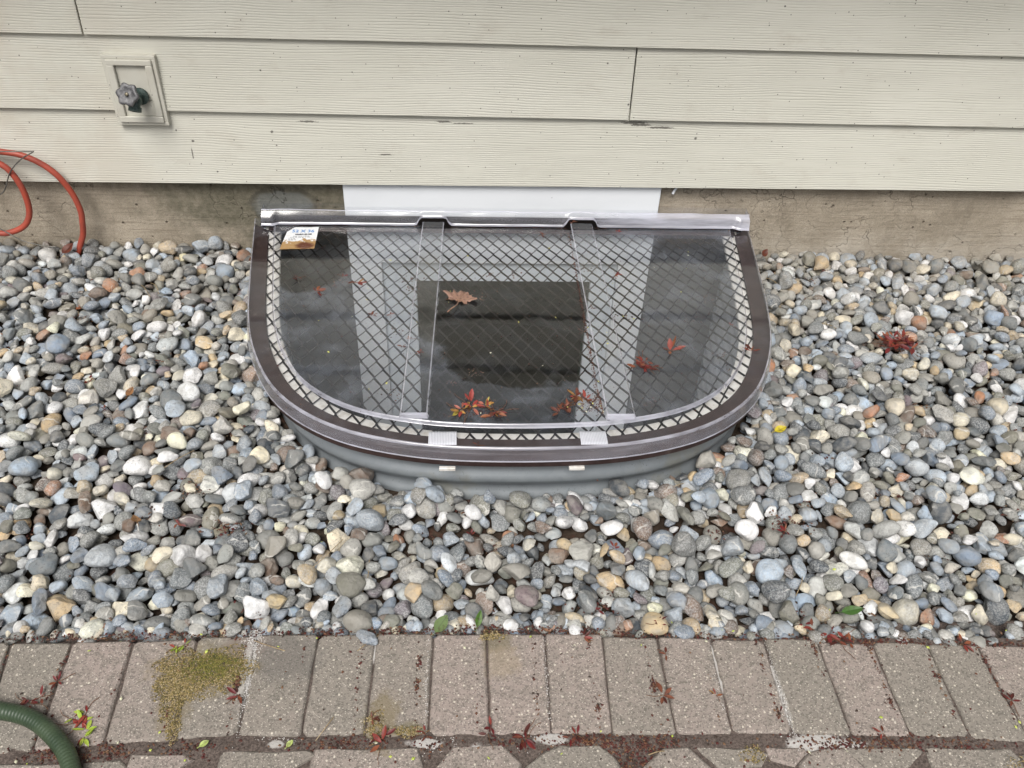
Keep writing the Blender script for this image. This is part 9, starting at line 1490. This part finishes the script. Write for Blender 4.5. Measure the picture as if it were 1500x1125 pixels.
for k in range(19):                                  # paver joints
    x0 = -.7625+.0982*k
    for _ in range(40): pts.append((x0+R.gauss(0, .0022), R.uniform(-1.51, -1.335), -.002+R.uniform(0, .0015)))
    for _ in range(R.choice((0, 1, 2))): clump(x0, R.uniform(-1.50, -1.34), .003, .007, 22, -.0005)
for _ in range(170): pts.append((R.uniform(-.8, 1.05), R.uniform(-1.6, -1.33), .0008))
crumbs('seed_litter', pts, CR, .0012, .0036)
pts = []
for _ in range(85):                                  # litter sifted down between the stones
    cx, cy = R.uniform(-1.2, 1.6), R.uniform(-1.3, -.08)
    z = top_z(cx, cy)-.006
    clump(cx, cy, .014, .010, 24, z)
for cx, cy in ((-.585, -.15), (-.60, -.20), (.86, -.11), (-.55, -.98), (-.46, -1.08), (.65, -1.08), (.72, -1.0), (.05, -1.28), (.25, -1.27), (-.33, -1.29), (.62, -1.305), (1.12, -.485)): clump(cx, cy, .022, .015, 90, top_z(cx, cy)-.006)
crumbs('seed_litter', pts, CR+[(.16, .11, .07)], .0015, .0042)
pts = []
for _ in range(900):                                 # crumbs washed against the right rib
    y = -.09-.80*R.random()**.75; x = .2997+(.2878-.2997)*(y+.0566)/(-.8634)-.003-abs(R.gauss(0, .0022+.004*(-y)**3)); pts.append((x, y, PT(y)))
for _ in range(330): y = R.gauss(-.872, .018); x = .268+R.gauss(0, .022); pts.append((min(x, .286), y, PT(y)))
for _ in range(150): y = R.gauss(-.90, .012); x = .03+R.gauss(0, .035); pts.append((x, y, PT(y)))
for _ in range(620): y = R.uniform(-.9, -.07); x = R.uniform(-.40, .64); pts.append((x, y, PT(y)))
for _ in range(240): x = R.uniform(-.53, .78); y = -.060-abs(R.gauss(0, .008)); pts.append((x, y, PT(y)))
crumbs('seed_litter', pts, CR, .0006, .0022)
pts = [(R.uniform(-.4, .62), yy, PT(yy)) for yy in [R.uniform(-.9, -.1) for _ in range(26)]]+[(R.gauss(.245, .02), yy, PT(yy)) for yy in [R.gauss(-.885, .012) for _ in range(9)]]+[(.291, -.585, PT(-.585)+.003), (.2885, -.80, PT(-.8)+.004), (.33, -.62, PT(-.6)+.013), (.325, -.655, PT(-.65)+.013), (.036, -.905, PT(-.9)+.002), (.055, -.88, PT(-.9)+.002)]
crumbs('pale_petals', pts, [(.70, .68, .20), (.66, .66, .50), (.62, .62, .15)], .0016, .0036)
pts = [(x, y, .0015 if y < -1.325 else top_z(x, y)) for x, y in [(R.uniform(-.8, 1.0), R.choice((R.uniform(-1.56, -1.50), R.uniform(-1.50, -1.0), R.uniform(-1.36, -1.31)))) for _ in range(60)]]
crumbs('pale_petals', pts, [(.55, .62, .14), (.62, .62, .45), (.45, .55, .1)], .002, .0042)
MO = [(.25, .19, .07), (.31, .24, .12), (.16, .13, .045), (.36, .29, .17), (.10, .085, .035)]
pts = []
def moss(cx, cy, rx, ry, n):
    ph = R.uniform(0, 6)
    for _ in range(n):
        a = R.uniform(0, 6.283); q = R.random()**.62*1.12*(1+.22*math.sin(3*a+ph)+.13*math.sin(7*a)); x, y = cx+q*rx*math.cos(a), cy+q*ry*math.sin(a)
        pts.append((x, y, .0004))
moss(-.440, -1.393, .068, .036, 3600); moss(-.41, -1.378, .050, .026, 1300); moss(-.468, -1.425, .030, .026, 700); moss(-.385, -1.400, .034, .026, 900); moss(-.475, -1.410, .030, .028, 650); moss(-.42, -1.418, .04, .018, 500); moss(-.463, -1.455, .017, .040, 1000); moss(-.44, -1.43, .02, .02, 260); moss(-.452, -1.50, .010, .020, 260)
moss(-.140, -1.497, .016, .026, 420); moss(-.088, -1.508, .022, .009, 330); moss(.050, -1.335, .020, .009, 300); moss(.455, -1.560, .02, .014, 200); moss(.875, -1.60, .02, .03, 200)
green = [R.random() < .95*math.exp(-((p[0]+.415)/.034)**2-((p[1]+1.383)/.021)**2) for p in pts]
crumbs('moss', [p for p, g in zip(pts, green) if not g], MO, .0006, .0021, 'moss')
crumbs('moss', [(p[0], p[1], p[2]+R.uniform(0, .0015)) for p, g in zip(pts, green) if g], [(.13, .13, .028), (.17, .155, .035), (.09, .095, .025), (.22, .18, .06)], .0008, .0021, 'moss')
pts = []
for cx, cy, sx, sy, n in ((-.352, -1.40, .0030, .045, 500), (-.357, -1.335, .010, .010, 300), (-.29, -1.524, .016, .006, 420), (-.15, -1.527, .02, .004, 200), (-.02, -1.53, .03, .006, 300), (.13, -1.528, .025, .008, 300), (.53, -1.46, .0025, .045, 350), (.56, -1.541, .030, .006, 500), (.60, -1.553, .02, .005, 200), (.425, -1.42, .002, .05, 160), (.14, -1.42, .002, .05, 140), (-.06, -1.43, .002, .05, 120)):
    for _ in range(n): pts.append((R.gauss(cx, sx), R.gauss(cy, sy), .0002 if abs(cy+1.53) > .03 else -.004))
crumbs('white_sand', pts, [(.62, .60, .57), (.5, .48, .46), (.7, .69, .67)], .0005, .0014, 'moss')
# dry pine needles and twigs
NE = [((-.28, -1.20), .09, .8), ((-.19, -1.25), .10, 1.3), ((-.62, -.93), .08, .7), ((-.82, -.28), .10, 2.2), ((-.80, -.27), .08, 2.0), ((-.36, -1.335), .07, -.5), ((.62, -1.25), .07, 1.0), ((.42, -.98), .06, .3), ((1.0, -.42), .08, 1.9), ((.90, -.20), .09, 2.1), ((-.23, -1.52), .05, .9), ((.29, -1.555), .03, .05), ((-.18, -1.36), .05, .6)]
LN = ['left of centre', 'further right', 'beside the left rim', 'by the left wall', 'paired, by the left wall', 'over the moss', 'at the right paver edge', 'in front of the cover', 'right gravel', 'near the right wall', 'across the paver gap', 'in the dirt pocket', 'next to the lone stone']
for ((x, y), L, a), w in zip(NE, LN):
    z = .003 if y < -1.325 else max(top_z(x, y), top_z(x+.5*L*math.cos(a), y+.5*L*math.sin(a)))+.003
    mb = MB(); mb.tube(catmull([(x, y, z-.004), (x+.5*L*math.cos(a), y+.5*L*math.sin(a), z+.004), (x+L*math.cos(a+.15), y+L*math.sin(a+.15), z-.006)], 5), .0008, 5)
    o = mb.build('dry_needle', M['leaf']); o.color = (.38, .29, .17, 1); tag(o, 'thin straw-coloured dry needle, ' + w, 'needle', 'dry needles on stones and pavers')
